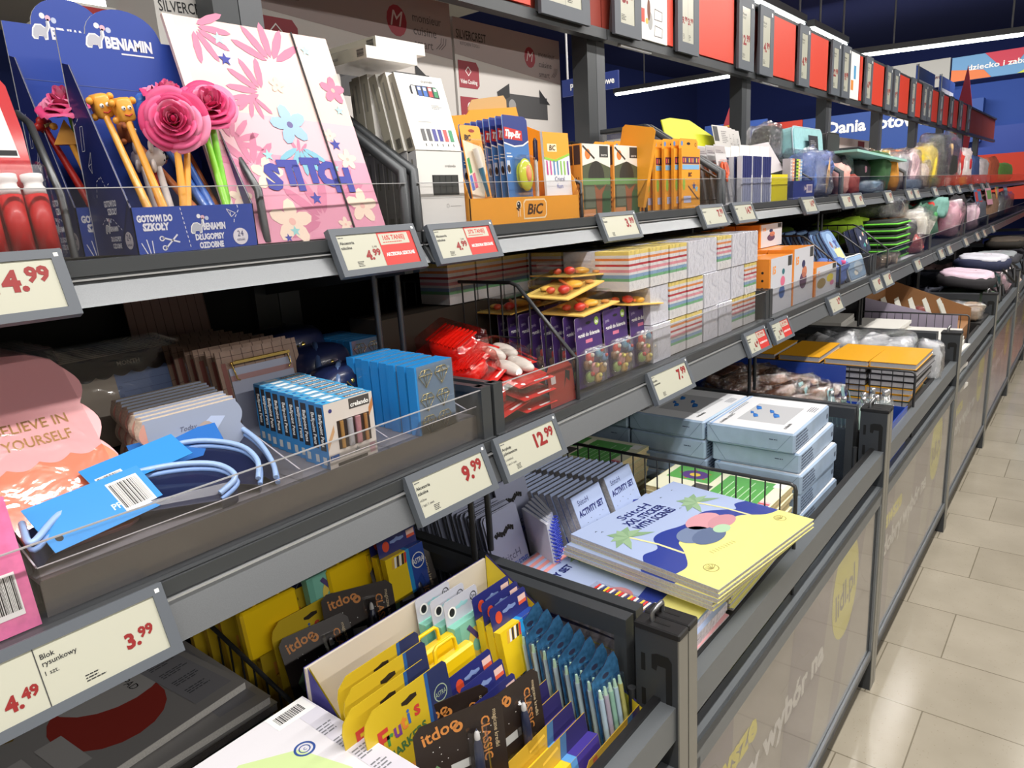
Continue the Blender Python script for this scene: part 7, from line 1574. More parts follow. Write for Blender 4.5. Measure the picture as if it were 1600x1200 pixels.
# blue carton with brown foil packs
t = thing('blue_carton', 'blue open carton filled with brown foil wrapped packs', 'carton', (-0.665,2.290,0.565))
for (a,c) in (((-0.45,0,0),(-0.446,0.39,0.40)),((-0.446,0,0),(0,0.004,0.30)),((-0.446,0.386,0),(0,0.39,0.37)),((-0.004,0.004,0),(0,0.386,0.27)),((-0.446,0.004,0),(-0.004,0.386,0.24))):
    b = MB(BT); b.box(a,c); obj('carton_wall', b, t)
def foil_pack(k):
    t = thing('foil_pack', '', 'pack', (0,0,0)); b = MB(); crumple(b, (-0.055,-0.04,0), (0.055,0.04,0.034), mat((176,120,84),0.35,0.2,0.3,40), seed=k, ridge=0.006); obj('content', b, t)
    b = MB(); crumple(b, (-0.068,-0.05,0), (0.068,0.05,0.042), glossy_film('foil_wrap',(0.86,0.84,0.84),0.32,0.14,1.0,60), seed=k+9, n=10, ridge=0.012, jit=0.08); obj('wrap', b, t); return t
fa = foil_pack(2); rnd = random.Random(21)
Ms = [T(-0.69-0.075*(i%5)-rnd.uniform(0,0.02), 2.345+0.085*((i//5)%4)+rnd.uniform(-0.01,0.01), 0.812+0.040*(i//20)+0.015*(i%2)+rnd.uniform(0,0.01)+0.018*(i%5)*0.6, rnd.uniform(-1,1), rnd.uniform(-0.4,0.4), rnd.uniform(-0.4,0.4)) for i in range(34)]
row(fa, Ms, lambda i: 'crumpled brown foil pack heaped in the blue carton behind the glass bottles', 'foil packs')
for q,(x,y,s,l) in enumerate(((-0.78,3.12,0.24,'clear film bag lying behind the shaded orange notebooks'),(-0.56,3.14,0.24,'clear film bag peaking behind the orange notebooks'),(-0.44,3.16,0.10,'small clear film bag at the aisle side behind the notebooks'))):
    soft_bag(l, T(x,y,0.80,R(10*q-10),0,0), (s*0.8,s,0.135), (196,198,202), True, 'film_bag', 'bag', 'clear film bags', seed=q+5)
b = MB(INNER); b.box((-0.70,0,0),(0,0.42,0.235)); solo('bin_riser', 'dark riser under the clear film bags', 'box', b, M=(-0.46,3.09,0.565))
# ---- fourth bay bin
b0 = MB(mat((214,212,206),0.6)); b0.box((-0.22,0,0),(0,0.31,0.016))
t0 = solo('paper_folder', '', 'folder', b0); rnd = random.Random(2)
row(t0, [T((-0.45,-0.69,-0.93)[c]+rnd.uniform(-0.012,0.004), 3.62+rnd.uniform(-0.01,0.01), 0.60+0.0172*i, R(rnd.uniform(-4,4))) for c in range(3) for i in range((16,18,19)[c])], lambda i: 'pale paper folder in the fourth bay, %s, level %s' % (('stack by the aisle','middle stack','rear stack')[0 if i < 16 else (1 if i < 34 else 2)], ORD[i if i < 16 else (i-16 if i < 34 else i-34)]), 'pale paper folders')
t = thing('open_carton', 'lilac carton with brown inside tilted up in the fourth bay', 'carton', (-0.50,4.00,0.80))
BR = mat((150,106,66),0.7); LIL = mat((170,160,180),0.6)
for pts,m in (([(-0.42,0,0),(0,0,0),(0,0,0.13),(-0.10,0,0.13),(-0.42,0,0.20)],LIL),([(-0.42,0.45,0),(0,0.45,0),(0,0.45,0.10),(-0.42,0.45,0.25)],BR),([(-0.42,0,0),(-0.42,0.45,0),(-0.42,0.45,0.25),(-0.42,0,0.20)],BR)):
    b = MB(m); n = len(pts); off = Vector((0.003,0,0)) if pts[0][0] == pts[1][0] else Vector((0,0.003,0))
    V = [Vector(p) for p in pts]; b.raw(V+[v+off for v in V],[tuple(range(n)),tuple(range(2*n-1,n-1,-1))]+[(i,(i+1)%n,n+(i+1)%n,n+i) for i in range(n)],m); obj('carton_wall', b, t)
b = MB(BR); b.box((-0.42,0,-0.23),(0,0.45,0.03)); obj('carton_base', b, t)
b0 = MB(mat((206,206,196),0.4,coat=0.2)); b0.box((-0.002,0,0),(0,0.10,0.14)); b0.rect(0,0,0,0,0,WHITE) if False else None
t0 = solo('small_card', '', 'card', b0); row(t0, [T(-0.54-0.022*i, 4.04+0.10*(i%3), 0.832, 0, 0, R(-20)) for i in range(16)], lambda i: 'pale card standing in the lilac carton, %s from the aisle' % ORD[i], 'cards in the lilac carton')
wire_div('wire_divider', 'black wire divider before the lilac carton in the fourth bay', -1.30, -0.45, 3.965, 0.562, 0.935, 0, 24)
for i in range(10):
    soft_bag('clear bagged packet heap in the fourth bay, '+ORD[i]+' from the aisle', T(-0.47-0.07*(i%5), 4.50+0.16*(i//5), 0.82+0.02*(i%2), R(20*i),0,0), (0.09,0.13,0.06), ((150,130,110),(190,190,180),(110,130,140),(170,60,60),(70,74,80))[i%5], True, 'packet', 'packet', 'bagged packets', seed=i)
b = MB(INNER); b.box((-0.45,0,0),(0,0.36,0.25)); solo('bin_riser', 'dark riser under the bagged packets', 'box', b, M=(-0.455,4.47,0.565))
# ---- fifth bay and on: backpacks lying on the bins
def backpack(label, M, col, front, size=(0.32,0.46,0.085), dots=((150,60,100),(236,226,230))):
    t = thing('backpack', label, 'backpack', M, 'backpacks on the bins'); x,y,z = size
    b = MB(mat(col,0.8,noise=0.1,nscale=40)); crumple(b,(-x,0,0),(0,y,z),None,n=12,flat=0.6,seed=int(y*1000)+len(label),ridge=0.008); obj('body', b, t)
    b = MB(mat(front,0.7,noise=0.06,nscale=30)); crumple(b,(-x*0.93,y*0.07,z*0.55),(-x*0.07,y*0.93,z*1.16),None,n=12,flat=0.6,seed=len(label),ridge=0.006); obj('front_pocket', b, t)
    b = MB(mat(dots[0])); b.push(T(0,0,z*1.163)); b.ring(-x*0.45,y*0.55,0.02,0.026,0,mat(dots[0]),n=16); b.disc(-x*0.45,y*0.62,0.014,0,mat(dots[1]),n=12); b.line([(-x*0.8,y*0.3),(-x*0.4,y*0.25),(-x*0.2,y*0.35)],0.004,0,INK); b.pop(); obj('print', b, t)
    b = MB(mat((30,30,32))); b.tube([(-x*0.1,y*0.1,z*0.3),(x*0.12,y*0.3,-0.06),(x*0.06,y*0.5,z*0.2),(x*0.1,y*0.75,-0.08),(-x*0.05,y*0.9,z*0.3)],0.008,n=5); obj('strap', b, t)
    return t
backpack('pink and black backpack lying open side up on the fifth bin', T(-0.47,4.98,0.905,0,0,R(6)), (34,32,36), (216,190,206))
backpack('navy backpack with pale pocket lying behind the pink one', T(-0.45,5.55,0.96,0,0,R(4)), (30,36,66), (206,206,216))
backpack('mint trimmed backpack under the navy one', T(-0.50,5.52,0.85), (50,90,94), (120,170,170))
backpack('dark backpack in clear wrap in the sixth bin', T(-0.46,6.40,0.92), (60,60,66), (150,156,160))
backpack('dark striped backpack heap in the seventh bin', T(-0.50,7.60,0.95), (44,40,36), (90,80,70))
for k,(x,y,c,l) in enumerate(((-0.47,5.15,(90,110,90),'green patterned bag under the pink backpack'),(-0.80,5.10,(70,74,90),'dark bag behind the pink backpack'),(-0.5,5.82,(196,160,170),'pale pink bag beyond the navy backpack'),(-0.46,6.30,(226,206,200),'cream bag at the aisle edge of the sixth bin'),(-0.5,6.95,(70,80,90),'grey bag filling the sixth bin'),(-0.5,7.9,(54,52,60),'dark bag filling the seventh bin'),(-0.5,9.0,(120,110,110),'distant grey bag in the eighth bin'),(-0.8,5.9,(40,44,60),'navy bag at the back of the fifth bin'),(-0.85,6.6,(80,60,60),'brownish bag at the back of the sixth bin'))):
    soft_bag(l, T(x,y,0.66,0,0,0), (0.28,0.36,0.24), c, k in (2,3,6), group='bags in the far bins', seed=k+20)
# ---- middle shelf, third bay: orange speaker-like boxes
def orange_box(w, h, art, nm):
    t = thing('headphone_box', '', 'box', (0,0,0)); d = 0.085; OR2 = mat((232,140,44),0.4,coat=0.2)
    b = MB(OR2); b.box((-d,0,0),(0,w,h)); b.push(FX(0.0004,0,0)); b.rect(w*0.06,0,w,h,0,mat((206,208,216),0.4)); b.rect(w*0.80,h*0.80,w*0.97,h*0.98,0.0003,mat((60,60,60)))
    b.text('15', w*0.14, h*0.72, h*0.13, 0.0003, mat((240,150,50)), bold=0.05)
    for (k,px,py,s,c) in art: b.disc(px*w,py*h,s*w,0.0004,mat(c),ry=s*h*0.9)
    b.pop(); b.push(FY(-d,-0.0004,0))
    for q in range(5): b.disc(d*0.75,h*(0.2+0.14*q),d*0.05,0,INK,n=8)
    b.pop(); obj('box', b, t); return t
oa = orange_box(0.215,0.178,(('d',0.55,0.35,0.13,(60,96,160)),('d',0.58,0.55,0.10,(216,110,140)),('d',0.6,0.72,0.06,(50,110,120))),'a')
ob = orange_box(0.225,0.190,(('d',0.5,0.4,0.17,(90,60,90)),('d',0.55,0.55,0.12,(196,120,90)),('d',0.5,0.7,0.08,(50,50,90))),'b')
oc = orange_box(0.270,0.105,(('d',0.3,0.4,0.2,(150,130,80)),('d',0.7,0.5,0.16,(220,206,60)),('d',0.8,0.3,0.1,(206,120,160))),'c')
row(oa, [T(-0.800-0.09*i,2.258,1.1735) for i in range(4)], lambda i: 'orange sided picture box with blue figure shapes, %s from the front' % ORD[i], 'orange picture boxes')
row(ob, [T(-0.800-0.09*i,2.480,1.1735) for i in range(4)]+[T(-0.93-0.09*i,2.52,1.366)@Matrix.Diagonal((1,1,0.42,1)) for i in range(3)], lambda i: 'orange sided picture box with dark motif, %s' % ((ORD[i]+' from the front of the lower row') if i < 4 else ORD[i-4]+' from the front of the upper row'), 'orange picture boxes')
row(oc, [T(-0.795-0.09*i,2.712,1.1735) for i in range(3)], lambda i: 'low orange box with yellow picture, %s from the front' % ORD[i], 'orange picture boxes')
wire_div('wire_divider', 'black wire divider between orange boxes and blue cases', -1.34, -0.785, 3.00, 1.1735, 1.38, 0.15, 12, group='middle wire dividers', zlow=1.26)
art = [('d',0.5,0.62,0.30,(150,180,220)),('r',0.62,0.30,0.28,(222,216,160)),('d',0.35,0.60,0.10,(206,140,130)),('s',0.7,0.62,0.16,(60,80,150)),('d',0.55,0.45,0.10,(220,190,140))]
zc = zip_case('', (0,0,0), (0.032,0.22,0.17), (112,144,186), (40,56,96), art, 'blue cases')
row(zc, [T(-0.845-0.042*i, 3.20-0.02*i, 1.232+0.001*i, R(4), 0, R(-30)) for i in range(6)], lambda i: 'blue zip case with printed beach picture, %s of the leaning row' % ('front one, picture fully visible' if i == 0 else ORD[i]+' from the front'), 'blue zip cases')
soft_bag('round blue soft pouch with pink straps below the cases', T(-0.80,3.02,1.1735), (0.12,0.17,0.10), (84,112,180), False, 'soft_pouch', 'pouch', accent=[((230,90,140),0.2,0.8,0.008),((230,90,140),0.6,0.9,0.008)], seed=3)
zip_case('pale blue zip case leaning forward at the front rail', T(-0.795,3.20,1.1735,0,0,R(-16)), (0.04,0.26,0.10), (150,180,210), (210,214,216), [('d',0.6,0.5,0.25,(190,206,220)),('d',0.4,0.3,0.12,(236,232,220))])
wire_div('wire_divider', 'black wire divider right of the blue cases', -1.34, -0.785, 3.475, 1.1735, 1.37, 0.15, 12, group='middle wire dividers', zlow=1.26)
# fourth bay middle
zip_case('dark blue patterned pouch with pale shapes in the fourth bay', T(-0.86,3.66,1.245,R(8),0,R(-20)), (0.05,0.36,0.13), (40,48,80), (30,34,50), [('d',0.2,0.6,0.08,(220,220,230)),('d',0.45,0.3,0.08,(80,180,170)),('d',0.6,0.7,0.08,(236,190,170)),('d',0.8,0.8,0.10,(90,220,90)),('d',0.75,0.35,0.1,(230,220,210)),('d',0.3,0.3,0.06,(90,110,160))])
for i in range(6):
    t = thing('lunch_bag', 'black flat case with bright green edge, %s from the bottom of the pile' % ORD[i], 'case', T(-0.815,4.12,1.1735+0.0345*i), 'green edged cases')
    b = MB(mat((34,44,36),0.6)); b.pillow((-0.22,0,0),(0,0.32,0.034),n=9,flat=0.25); obj('body', b, t)
    b = MB(mat((110,210,60),0.5)); b.tube([(-0.20,-0.001,0.017),(-0.01,-0.001,0.017),(0.002,0.01,0.017),(0.002,0.31,0.017),(-0.01,0.321,0.017),(-0.20,0.321,0.017)],0.0045,n=6); obj('piping', b, t)
soft_bag('bright lime green bag high at the back under the upper shelf', T(-0.97,3.82,1.28), (0.20,0.50,0.12), (176,220,50), False, seed=4)
soft_bag('lime green folded bag at the rear of the third bay', T(-1.10,3.1,1.30), (0.15,0.40,0.10), (130,170,40), False, seed=6)
wire_div('wire_divider', 'black wire divider in front of the lime green bag', -1.34, -0.785, 3.80, 1.1735, 1.38, 0.15, 12, group='middle wire dividers', zlow=1.26)
for i,(x,y,s,c,l) in enumerate(((-0.80,3.60,(0.05,0.16,0.06),(70,50,30),'small brown and yellow carded item at the front rail'),(-0.80,3.80,(0.05,0.18,0.05),(206,180,150),'bagged cream item at the front rail'),(-0.79,4.00,(0.05,0.10,0.05),(150,130,110),'small bagged brown item beside the green edged cases'),
    (-0.84,4.50,(0.16,0.22,0.16),(40,40,44),'glossy black bagged case right of the green edged pile'),(-0.80,4.62,(0.08,0.14,0.10),(200,80,80),'bagged item with red top'),(-0.90,4.30,(0.18,0.40,0.09),(44,44,46),'shiny black bag on top of the green edged pile'),(-0.95,4.75,(0.2,0.30,0.12),(206,140,90),'orange brown bagged item high in the fourth bay'),
    (-0.84,4.92,(0.18,0.26,0.20),(206,200,186),'cream fluffy bagged item in the fifth bay'),(-0.86,5.25,(0.2,0.36,0.24),(70,110,90),'green and dark patterned bag in the fifth bay'),(-0.88,5.60,(0.2,0.34,0.12),(206,50,40),'red cloth piece on top in the fifth bay'),(-0.84,5.62,(0.2,0.30,0.13),(120,170,160),'teal cloth piece beside the red one'),
    (-0.80,5.95,(0.14,0.26,0.22),(216,150,170),'pink striped bag in the sixth bay'),(-0.84,6.25,(0.2,0.5,0.27),(36,34,38),'large black bag in the sixth bay'),(-0.80,6.8,(0.12,0.3,0.18),(226,190,206),'pale pink bag in the sixth bay'),(-0.82,7.2,(0.2,0.6,0.22),(80,84,96),'grey striped cloth in the seventh bay'),(-0.82,7.9,(0.2,0.8,0.24),(140,110,90),'brown bag in the eighth bay'),(-0.82,9.0,(0.2,1.0,0.22),(110,110,116),'distant grey bags in the ninth bay'))):
    soft_bag(l, T(x,y,(1.385 if i == 5 else (1.36 if i in (6,) else 1.1735+(0.15 if i in (9,10) else 0)))), s, c, i not in (8,9,10,12,14,15), group='bagged goods on the far middle shelf', seed=i+40, accent=[((230,216,90),0.3,0.5,0.03),((60,150,80),0.7,0.7,0.03)] if i == 8 else None)
# ---- upper shelf, third bay
def scissor_card():
    t = thing('scissors_card', '', 'scissors', (0,0,0)); w,h = 0.10,0.195
    b = MB(mat((206,204,206),0.4,coat=0.3)); b.box((-0.001,0,0),(0,w,h)); b.push(FX(0.0004,0,0)); b.rect(0.004,h*0.86,w-0.004,h*0.98,0,mat((176,168,168))); scribble(b,0.01,h*0.9,0.07,0.003,2,0.0002,mat((110,104,110)),1); b.pop(); obj('card', b, t)
    b = MB(mat((240,96,36),0.35,coat=0.3)); b.ring(0,0,0,0,0) if False else None
    for yy in (0.036,0.066): b.tube([(0.006,yy+0.012*math.cos(a),0.115+0.020*math.sin(a)) for a in [2*PI*k/12 for k in range(12)]],0.0048,n=6,closed=True)
    b.tube([(0.006,0.040,0.10),(0.006,0.052,0.075)],0.005); b.tube([(0.006,0.062,0.10),(0.006,0.050,0.075)],0.005); obj('handles', b, t)
    b = MB(STEEL); b.box((0.004,0.046,0.01),(0.006,0.056,0.08)); obj('blade', b, t)
    b = MB(BLIST); b.bbox((0,0.012,0.006),(0.014,w-0.012,0.145),0.004); obj('blister', b, t); return t
s_ = scissor_card(); row(s_, [T(-0.965-0.030*i,2.288+0.004*i,1.5235+0.001*i,R(3),0,R(-10)) for i in range(7)], lambda i: 'carded orange handled scissors, %s from the front right' % ORD[i], 'carded scissors')
def navy_pack():
    t = thing('pen_sleeve', '', 'pen pack', (0,0,0)); w,h = 0.088,0.155
    b = MB(mat((206,208,216),0.3,coat=0.4)); b.box((-0.016,0,0),(0,w,h)); b.box((-0.010,0,h),(-0.008,w,h+0.035),WHITE); obj('sleeve', b, t)
    b = MB(mat((50,56,110),0.35))
    for q in range(4): b.box((0.0,0.008+q*0.020,h*0.55),(0.003,0.022+q*0.020,h)); b.box((0.0,0.008+q*0.020,0.0),(0.002,0.022+q*0.020,h*0.55),mat((150,156,186),0.3))
    b.box((0.002,w-0.008,0),(0.0035,w,h*0.6),WHITE); obj('pen', b, t); return t
n_ = navy_pack(); row(n_, [T(-0.952-0.03*i,2.405+0.092*c+0.002*i,1.5235) for c in range(3) for i in range(3)], lambda i: 'clear sleeve of navy pens, %s column from the left, %s row' % (ORD[i//3], ('front','middle','rear')[i%3]), 'navy pen sleeves')
t = thing('yellow_box', 'bright yellow small carton with raised grey lid in the third bay', 'carton', T(-0.955,2.690,1.5235))
b = MB(mat((232,218,44),0.4,coat=0.2)); b.box((-0.12,0,0),(0,0.178,0.095)); obj('carton', b, t)
b = MB(mat((150,144,120),0.6)); b.box((-0.125,-0.06,0),(-0.121,0.0,0.10)); b.push(frame((-0.04,0.0,0.09),(0,1,0.10),(-0.5,0,0.9))); b.box((-0.07,0,0),(0.25,0.125,0.002),mat((178,172,176))); scribble(b,0.02,0.09,0.16,0.004,7,0.0024,mat((130,124,136)),2); b.pop(); obj('lid', b, t)
t = thing('pencil_display', 'small navy display box with white fish logo beside the yellow carton', 'display box', T(-0.945,2.905,1.5235))
b = MB(mat((62,76,150),0.4,coat=0.2)); b.box((-0.12,0,0),(0,0.262,0.070)); b.push(FX(0.0004,0,0)); b.rect(0.16,0.022,0.235,0.055,0,mat((226,214,220))); b.poly([(0.135,0.03),(0.16,0.038),(0.135,0.05)],0,mat((226,214,220))); b.rect(0.175,0.03,0.225,0.05,0.0002,mat((150,140,180))); b.pop(); obj('box', b, t)
for i,(c,l) in enumerate((((176,170,180),'pale'),((232,150,110),'orange striped'),((60,60,60),'black ladder patterned'),((170,214,60),'lime green leaf'),((226,190,120),'yellow orange'),((130,170,210),'light blue'))):
    t = thing('pencil_pouch', l+' slim pouch standing in the navy display box', 'pouch', T(-0.965-0.004*i,2.925+0.036*i,1.594), 'slim pouches in the navy display')
    b = MB(mat(c,0.5)); b.box((-0.03,0,0),(0,0.026,0.085)); 
    for q in range(6): b.box((0.0,0.004,0.008+q*0.013),(0.001,0.022,0.012+q*0.013),mat((40,40,44) if i in (2,3) else (236,226,210)))
    obj('pouch', b, t)
wire_div('wire_divider', 'black wire divider behind the scissors cards', -1.36, -0.96, 2.262, 1.5235, 1.725, 0.20, 10, group='upper wire dividers', zlow=1.60)
wire_div('wire_divider', 'black wire divider beside the blue wrapped bag', -1.36, -0.96, 3.175, 1.5235, 1.74, 0.22, 10, group='upper wire dividers', zlow=1.60)
t = soft_bag('puffy light blue bag in crinkled wrap with a yellow kite tag', T(-0.965,3.20,1.5235), (0.14,0.33,0.185), (92,122,190), True, seed=11)
b = MB(mat((222,180,120),0.5)); b.push(FX(0.018,0.13,0.02)); b.poly([(0,0.05),(0.05,0.15),(0.06,0.07),(0.01,-0.01)],0); b.pop(); obj('tag', b, t)
b = MB(mat((206,210,30),0.5)); b.push(frame((-1.30,2.55,1.76),(0,1,-0.03),(-0.3,0,1))); b.prism([(0,0),(0.62,-0.03),(0.46,0.05),(0.25,0.105),(0.08,0.10),(0,0.085)],0,0.004); b.pop(); solo('lime_card', 'large lime green card sticking up behind the orange packs', 'card', b)
for i in range(4):
    t = thing('leaflet', 'grey and white printed leaflet card at the rear, %s from the left' % ORD[i], 'card', T(-1.25-0.02*i,2.90+0.09*i,1.7145,R(0),0,R(-12)), 'leaflet cards')
    b = MB(mat((206,202,198),0.5)); b.box((-0.002,0,0),(0,0.16,0.125)); b.push(FX(0.0004,0,0)); b.rect(0.005,0.06,0.05,0.12,0,mat((66,66,66))); scribble(b,0.08,0.10,0.06,0.004,7,0,mat((130,126,126)),i); b.pop(); obj('card', b, t)
b = MB(mat((120,120,120),0.6)); b.box((0,0,0),(0.10,0.60,0.19)); solo('storage_carton', 'grey carton behind the sleeves at the back of the upper shelf', 'carton', b, M=(-1.34,2.62,1.5235))
for i in range(7):
    t = thing('magazine', 'small picture booklet standing behind the yellow carton, %s from the left' % ORD[i], 'booklet', T(-1.05-0.02*i,2.66+0.055*i,1.5235,0,0,R(-8)), 'picture booklets')
    b = MB(mat(((170,150,140),(150,130,126),(196,180,170),(90,80,80),(70,66,66),(120,170,206),(206,190,120))[i],0.4,coat=0.2)); b.box((-0.006,0,0),(0,0.15,0.17)); obj('cover', b, t)
# fourth bay upper
zip_case('pale turquoise pencil case standing high with a dark tag', T(-1.08,3.32,1.70,0,0,R(-6)), (0.10,0.42,0.13), (150,200,204), (170,190,200))
b = MB(mat((40,42,50),0.5)); b.box((-0.002,0,0),(0,0.13,0.095)); b.push(FX(0.0004,0,0)); scribble(b,0.02,0.07,0.09,0.004,6,0,mat((150,150,156)),1); b.pop(); solo('swing_tag', 'dark square swing tag hanging on the turquoise case', 'tag', b, M=T(-1.055,3.46,1.70,0,0,R(-6)))
b = MB(mat((96,98,102),0.6)); b.box((0,0,0),(0.24,0.95,0.17)); solo('storage_carton', 'grey carton carrying the turquoise and black cases', 'carton', b, M=(-1.32,3.22,1.5235))
zip_case('black pencil case standing beside the turquoise one', T(-1.10,3.85,1.70), (0.10,0.22,0.125), (44,46,46), (30,30,32), [('r',0.4,0.25,0.12,(150,120,130))])
soft_bag('dark round wrapped item left of the turquoise case', T(-1.12,3.14,1.70), (0.10,0.16,0.12), (40,40,44), True, seed=31)
F4 = [(-0.96,3.62,(0.10,0.19,0.14),(232,170,160),False,'salmon pink folded cloth bag at the front of the fourth bay'),(-0.97,3.86,(0.10,0.20,0.10),(150,60,50),False,'dark red slanted bag at the front of the fourth bay'),(-1.06,3.80,(0.10,0.22,0.19),(60,58,66),False,'dark bag with yellow green print'),(-1.06,4.04,(0.10,0.20,0.19),(70,78,96),True,'slate patterned bag in clear wrap'),(-1.04,4.26,(0.12,0.26,0.18),(40,44,44),False,'black bag with small pink label'),
      (-0.97,4.48,(0.10,0.16,0.21),(50,90,50),False,'dark green upright bag'),(-0.97,4.68,(0.10,0.22,0.20),(206,140,40),False,'mustard yellow cloth bag'),(-0.96,4.10,(0.06,0.40,0.06),(150,180,206),True,'light blue bagged item low at the front rail'),
      (-0.98,4.95,(0.10,0.25,0.20),(196,196,200),True,'grey white bag in the fifth bay'),(-0.97,5.22,(0.10,0.30,0.22),(236,200,206),True,'pale pink fluffy bag in the fifth bay'),(-0.97,5.55,(0.12,0.30,0.16),(232,210,190),True,'cream bag in the fifth bay'),(-0.98,5.85,(0.12,0.35,0.29),(232,206,60),True,'bright yellow bag in clear wrap'),
      (-0.96,6.22,(0.16,0.85,0.36),(34,34,32),True,'big black backpack in clear crinkled wrap'),(-0.95,5.0,(0.06,0.5,0.06),(170,196,226),True,'light blue low bag in the fifth bay'),(-0.98,7.12,(0.14,0.30,0.28),(216,60,50),False,'red and white striped cloth'),(-0.98,7.46,(0.14,0.50,0.30),(226,210,210),False,'white and pink striped cloth'),(-0.98,8.0,(0.14,0.5,0.26),(60,80,130),False,'navy blue cloth beyond the striped ones'),(-0.98,8.6,(0.14,0.6,0.24),(206,196,200),False,'pale cloth beyond the navy one'),(-0.98,9.3,(0.14,0.8,0.26),(216,110,80),False,'orange red cloth far away'),(-0.98,10.2,(0.14,1.5,0.22),(130,180,90),False,'green goods at the far end of the upper shelf')]
for i,(x,y,s,c,wr,l) in enumerate(F4):
    soft_bag(l, T(x,y,1.5235), s, c, wr, group='soft goods on the far upper shelf', seed=60+i, accent=[((210,220,70),0.4,0.6,0.025)] if i == 2 else ([((216,150,170),0.5,0.7,0.02)] if i == 4 else ([((206,170,120),0.45,0.75,0.05)] if i == 12 else ([((230,226,226),0.3,0.5,0.06),((200,50,60),0.7,0.6,0.05)] if i in (14,15) else None))))
b = MB(mat((150,200,190),0.6)); b.box((-0.22,0,0),(0,0.85,0.012)); solo('flat_bag', 'flat mint green bag laid across the tops of the fourth bay bags', 'bag', b, M=T(-0.98,3.95,1.728,R(-4),R(-3),0))
# goods across the far side, seen between the posts
b = MB(mat((196,188,186),0.7)); b.box((-2.3,5.1,0.0),(-1.6,6.9,1.93)); b.push(FX(-1.599,5.1,1.3))
for q in range(5): b.rect(0.1,0.12+q*0.1,1.3,0.125+q*0.1,0,mat((150,140,140)))
b.rect(1.35,0,1.55,0.62,0,mat((110,34,44))); b.pop(); solo('stacked_cartons', 'pale printed cartons stacked beyond the run with a dark red stripe', 'carton', b)
b = MB(mat((206,204,198),0.7)); b.box((-2.6,2.35,0.0),(-1.75,4.6,1.80)); b.push(FX(-1.749,2.35,0.9)); b.rect(0.5,0.55,0.9,0.80,0,mat((190,180,176))); b.rect(1.1,0.55,1.11,0.85,0,mat((130,130,130))); b.text('500', 0.35, 0.7, 0.06, 0, mat((70,70,70)), rot=R(-90)); b.pop(); solo('stacked_cartons', 'white cartons stacked behind the wire dividers', 'carton', b)
b = MB(mat((30,50,120),0.6)); b.box((-3.45,5.0,2.395),(-2.94,5.02,2.52)); b.push(FY(-3.45,4.998,2.395)); b.text('Papier i biurowe', 0.08, 0.04, 0.045, 0, WHITE, bold=0.03, width=0.40); b.pop()
b.tube([(-3.4,5.01,2.52),(-3.4,5.01,4.6)],0.008,mat((190,190,192))); solo('hanging_sign', 'blue hanging sign with white lettering beginning Papier', 'sign', b)
b = MB(mat((50,86,168),0.6)); b.box((-3.6,8.0,0.0),(-2.9,8.03,2.33)); b.push(FY(-3.45,7.995,2.18)); b.poly([(0.02,0),(0.26,0),(0.14,0.32)],0,mat((176,56,66))); b.rect(-0.01,0.0,0.30,0.07,0.001,mat((226,190,70))); b.rect(0.02,0.08,0.25,0.13,0.001,mat((226,190,70))); b.text('Wielki', 0.05, 0.085, 0.035, 0.002, mat((176,40,50)), bold=0.04, width=0.18); b.pop(); solo('promo_sign', 'blue board with red cone and yellow lettering beyond the posts', 'sign', b)
for i,(x,y) in enumerate(((-2.0,10.6),(-1.95,11.9))):
    b = MB(mat((44,74,150),0.6)); b.box((x,y,2.55),(x+0.02,y+1.15,2.98)); b.push(FX(x+0.021,y,2.55)); b.rect(0.1,0.18,1.05,0.28,0,mat((206,212,230))); b.pop(); b.tube([(x+0.01,y+0.03,0.0),(x+0.01,y+0.03,3.0)],0.02,mat((170,172,176))); solo('aisle_flag', 'blue aisle flag with pale lettering band, %s one' % ('nearer','farther')[i], 'sign', b)
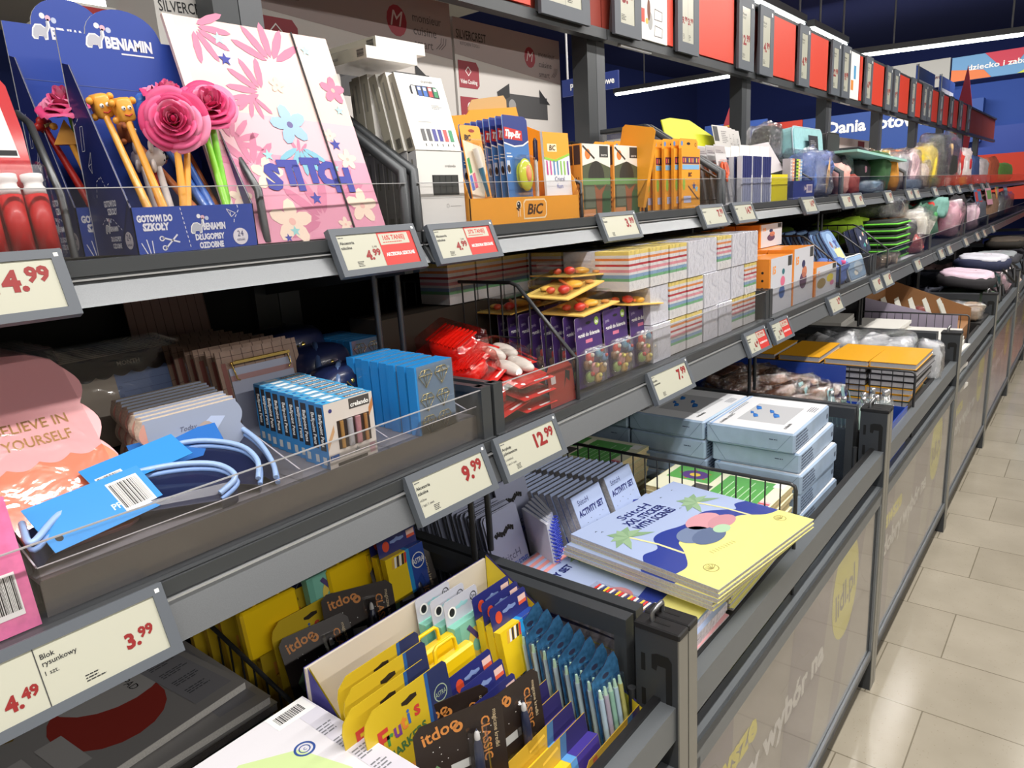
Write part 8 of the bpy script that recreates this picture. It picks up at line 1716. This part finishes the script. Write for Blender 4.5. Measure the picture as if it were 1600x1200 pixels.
b = MB(mat((170,40,60),0.6)); b.tube([(-1.78,12.61,0.0),(-1.78,12.61,2.1)],0.03); b.push(FY(-1.78,12.6,2.0)); b.prism([(-0.14,0),(0.14,0),(0.18,0.4),(0.06,1.15)],-0.02,0.0); b.rect(-0.1,0.25,0.12,0.38,0.001,mat((226,170,60))); b.rect(-0.08,0.5,0.12,0.6,0.001,mat((226,170,60))); b.pop(); solo('promo_sign', 'tall narrow red cone sign at the far right', 'sign', b)
b = MB(mat((196,196,190),0.7)); b.box((-4.6,4.7,0.0),(-2.7,6.6,2.0)); solo('freezer_cabinet', 'pale cabinet with peaked outline beyond the first tall post', 'cabinet', b)

# second rows of goods filling the far shelves behind the front ones
rnd = random.Random(77); PALC = [(206,150,170),(70,110,150),(226,206,190),(60,64,72),(180,60,60),(110,150,90),(230,190,80),(150,180,200),(120,90,130),(210,120,80)]
for i in range(11):
    y = 4.30+0.46*i
    soft_bag('rear row soft packet on the far upper shelf, %s from the left' % ORD[i], T(-1.17,y,1.5235,R(rnd.uniform(-8,8))), (0.11,0.34,0.20+0.07*rnd.random()), PALC[(i*3)%10], i%2 == 0, 'soft_packet', 'packet', 'rear row packets on the far upper shelf', seed=200+i)
    soft_bag('rear row soft packet on the far middle shelf, %s from the left' % ORD[i], T(-1.12,y,1.1735,R(rnd.uniform(-8,8))), (0.11,0.34,0.18+0.08*rnd.random()), PALC[(i*7+2)%10], i%2 == 1, 'soft_packet', 'packet', 'rear row packets on the far middle shelf', seed=240+i)
for i in range(8):
    soft_bag('small bright packet at the far front rail, %s from the left' % ORD[i], T(-0.945,6.0+0.42*i,1.5235+0.0*i), (0.05,0.16,0.07), PALC[(i*7+5)%10], True, 'soft_packet', 'packet', 'small packets at the far front rail', seed=280+i)
for i in range(10):
    b = MB(mat(PALC[(i*3+1)%10],0.6)); b.box((-0.004,0,0),(0,0.20,0.15)); b.box((0.0,0.02,0.05),(0.0015,0.18,0.13),mat(PALC[(i*7+4)%10],0.6))
    solo('picture_card', 'bagged picture card standing on the far middle shelf, %s from the left' % ORD[i], 'card', b, M=T(-0.83-0.02*(i%3),7.15+0.24*i,1.335,R(rnd.uniform(-6,6)),0,R(-12)), group='cards on the far middle shelf')
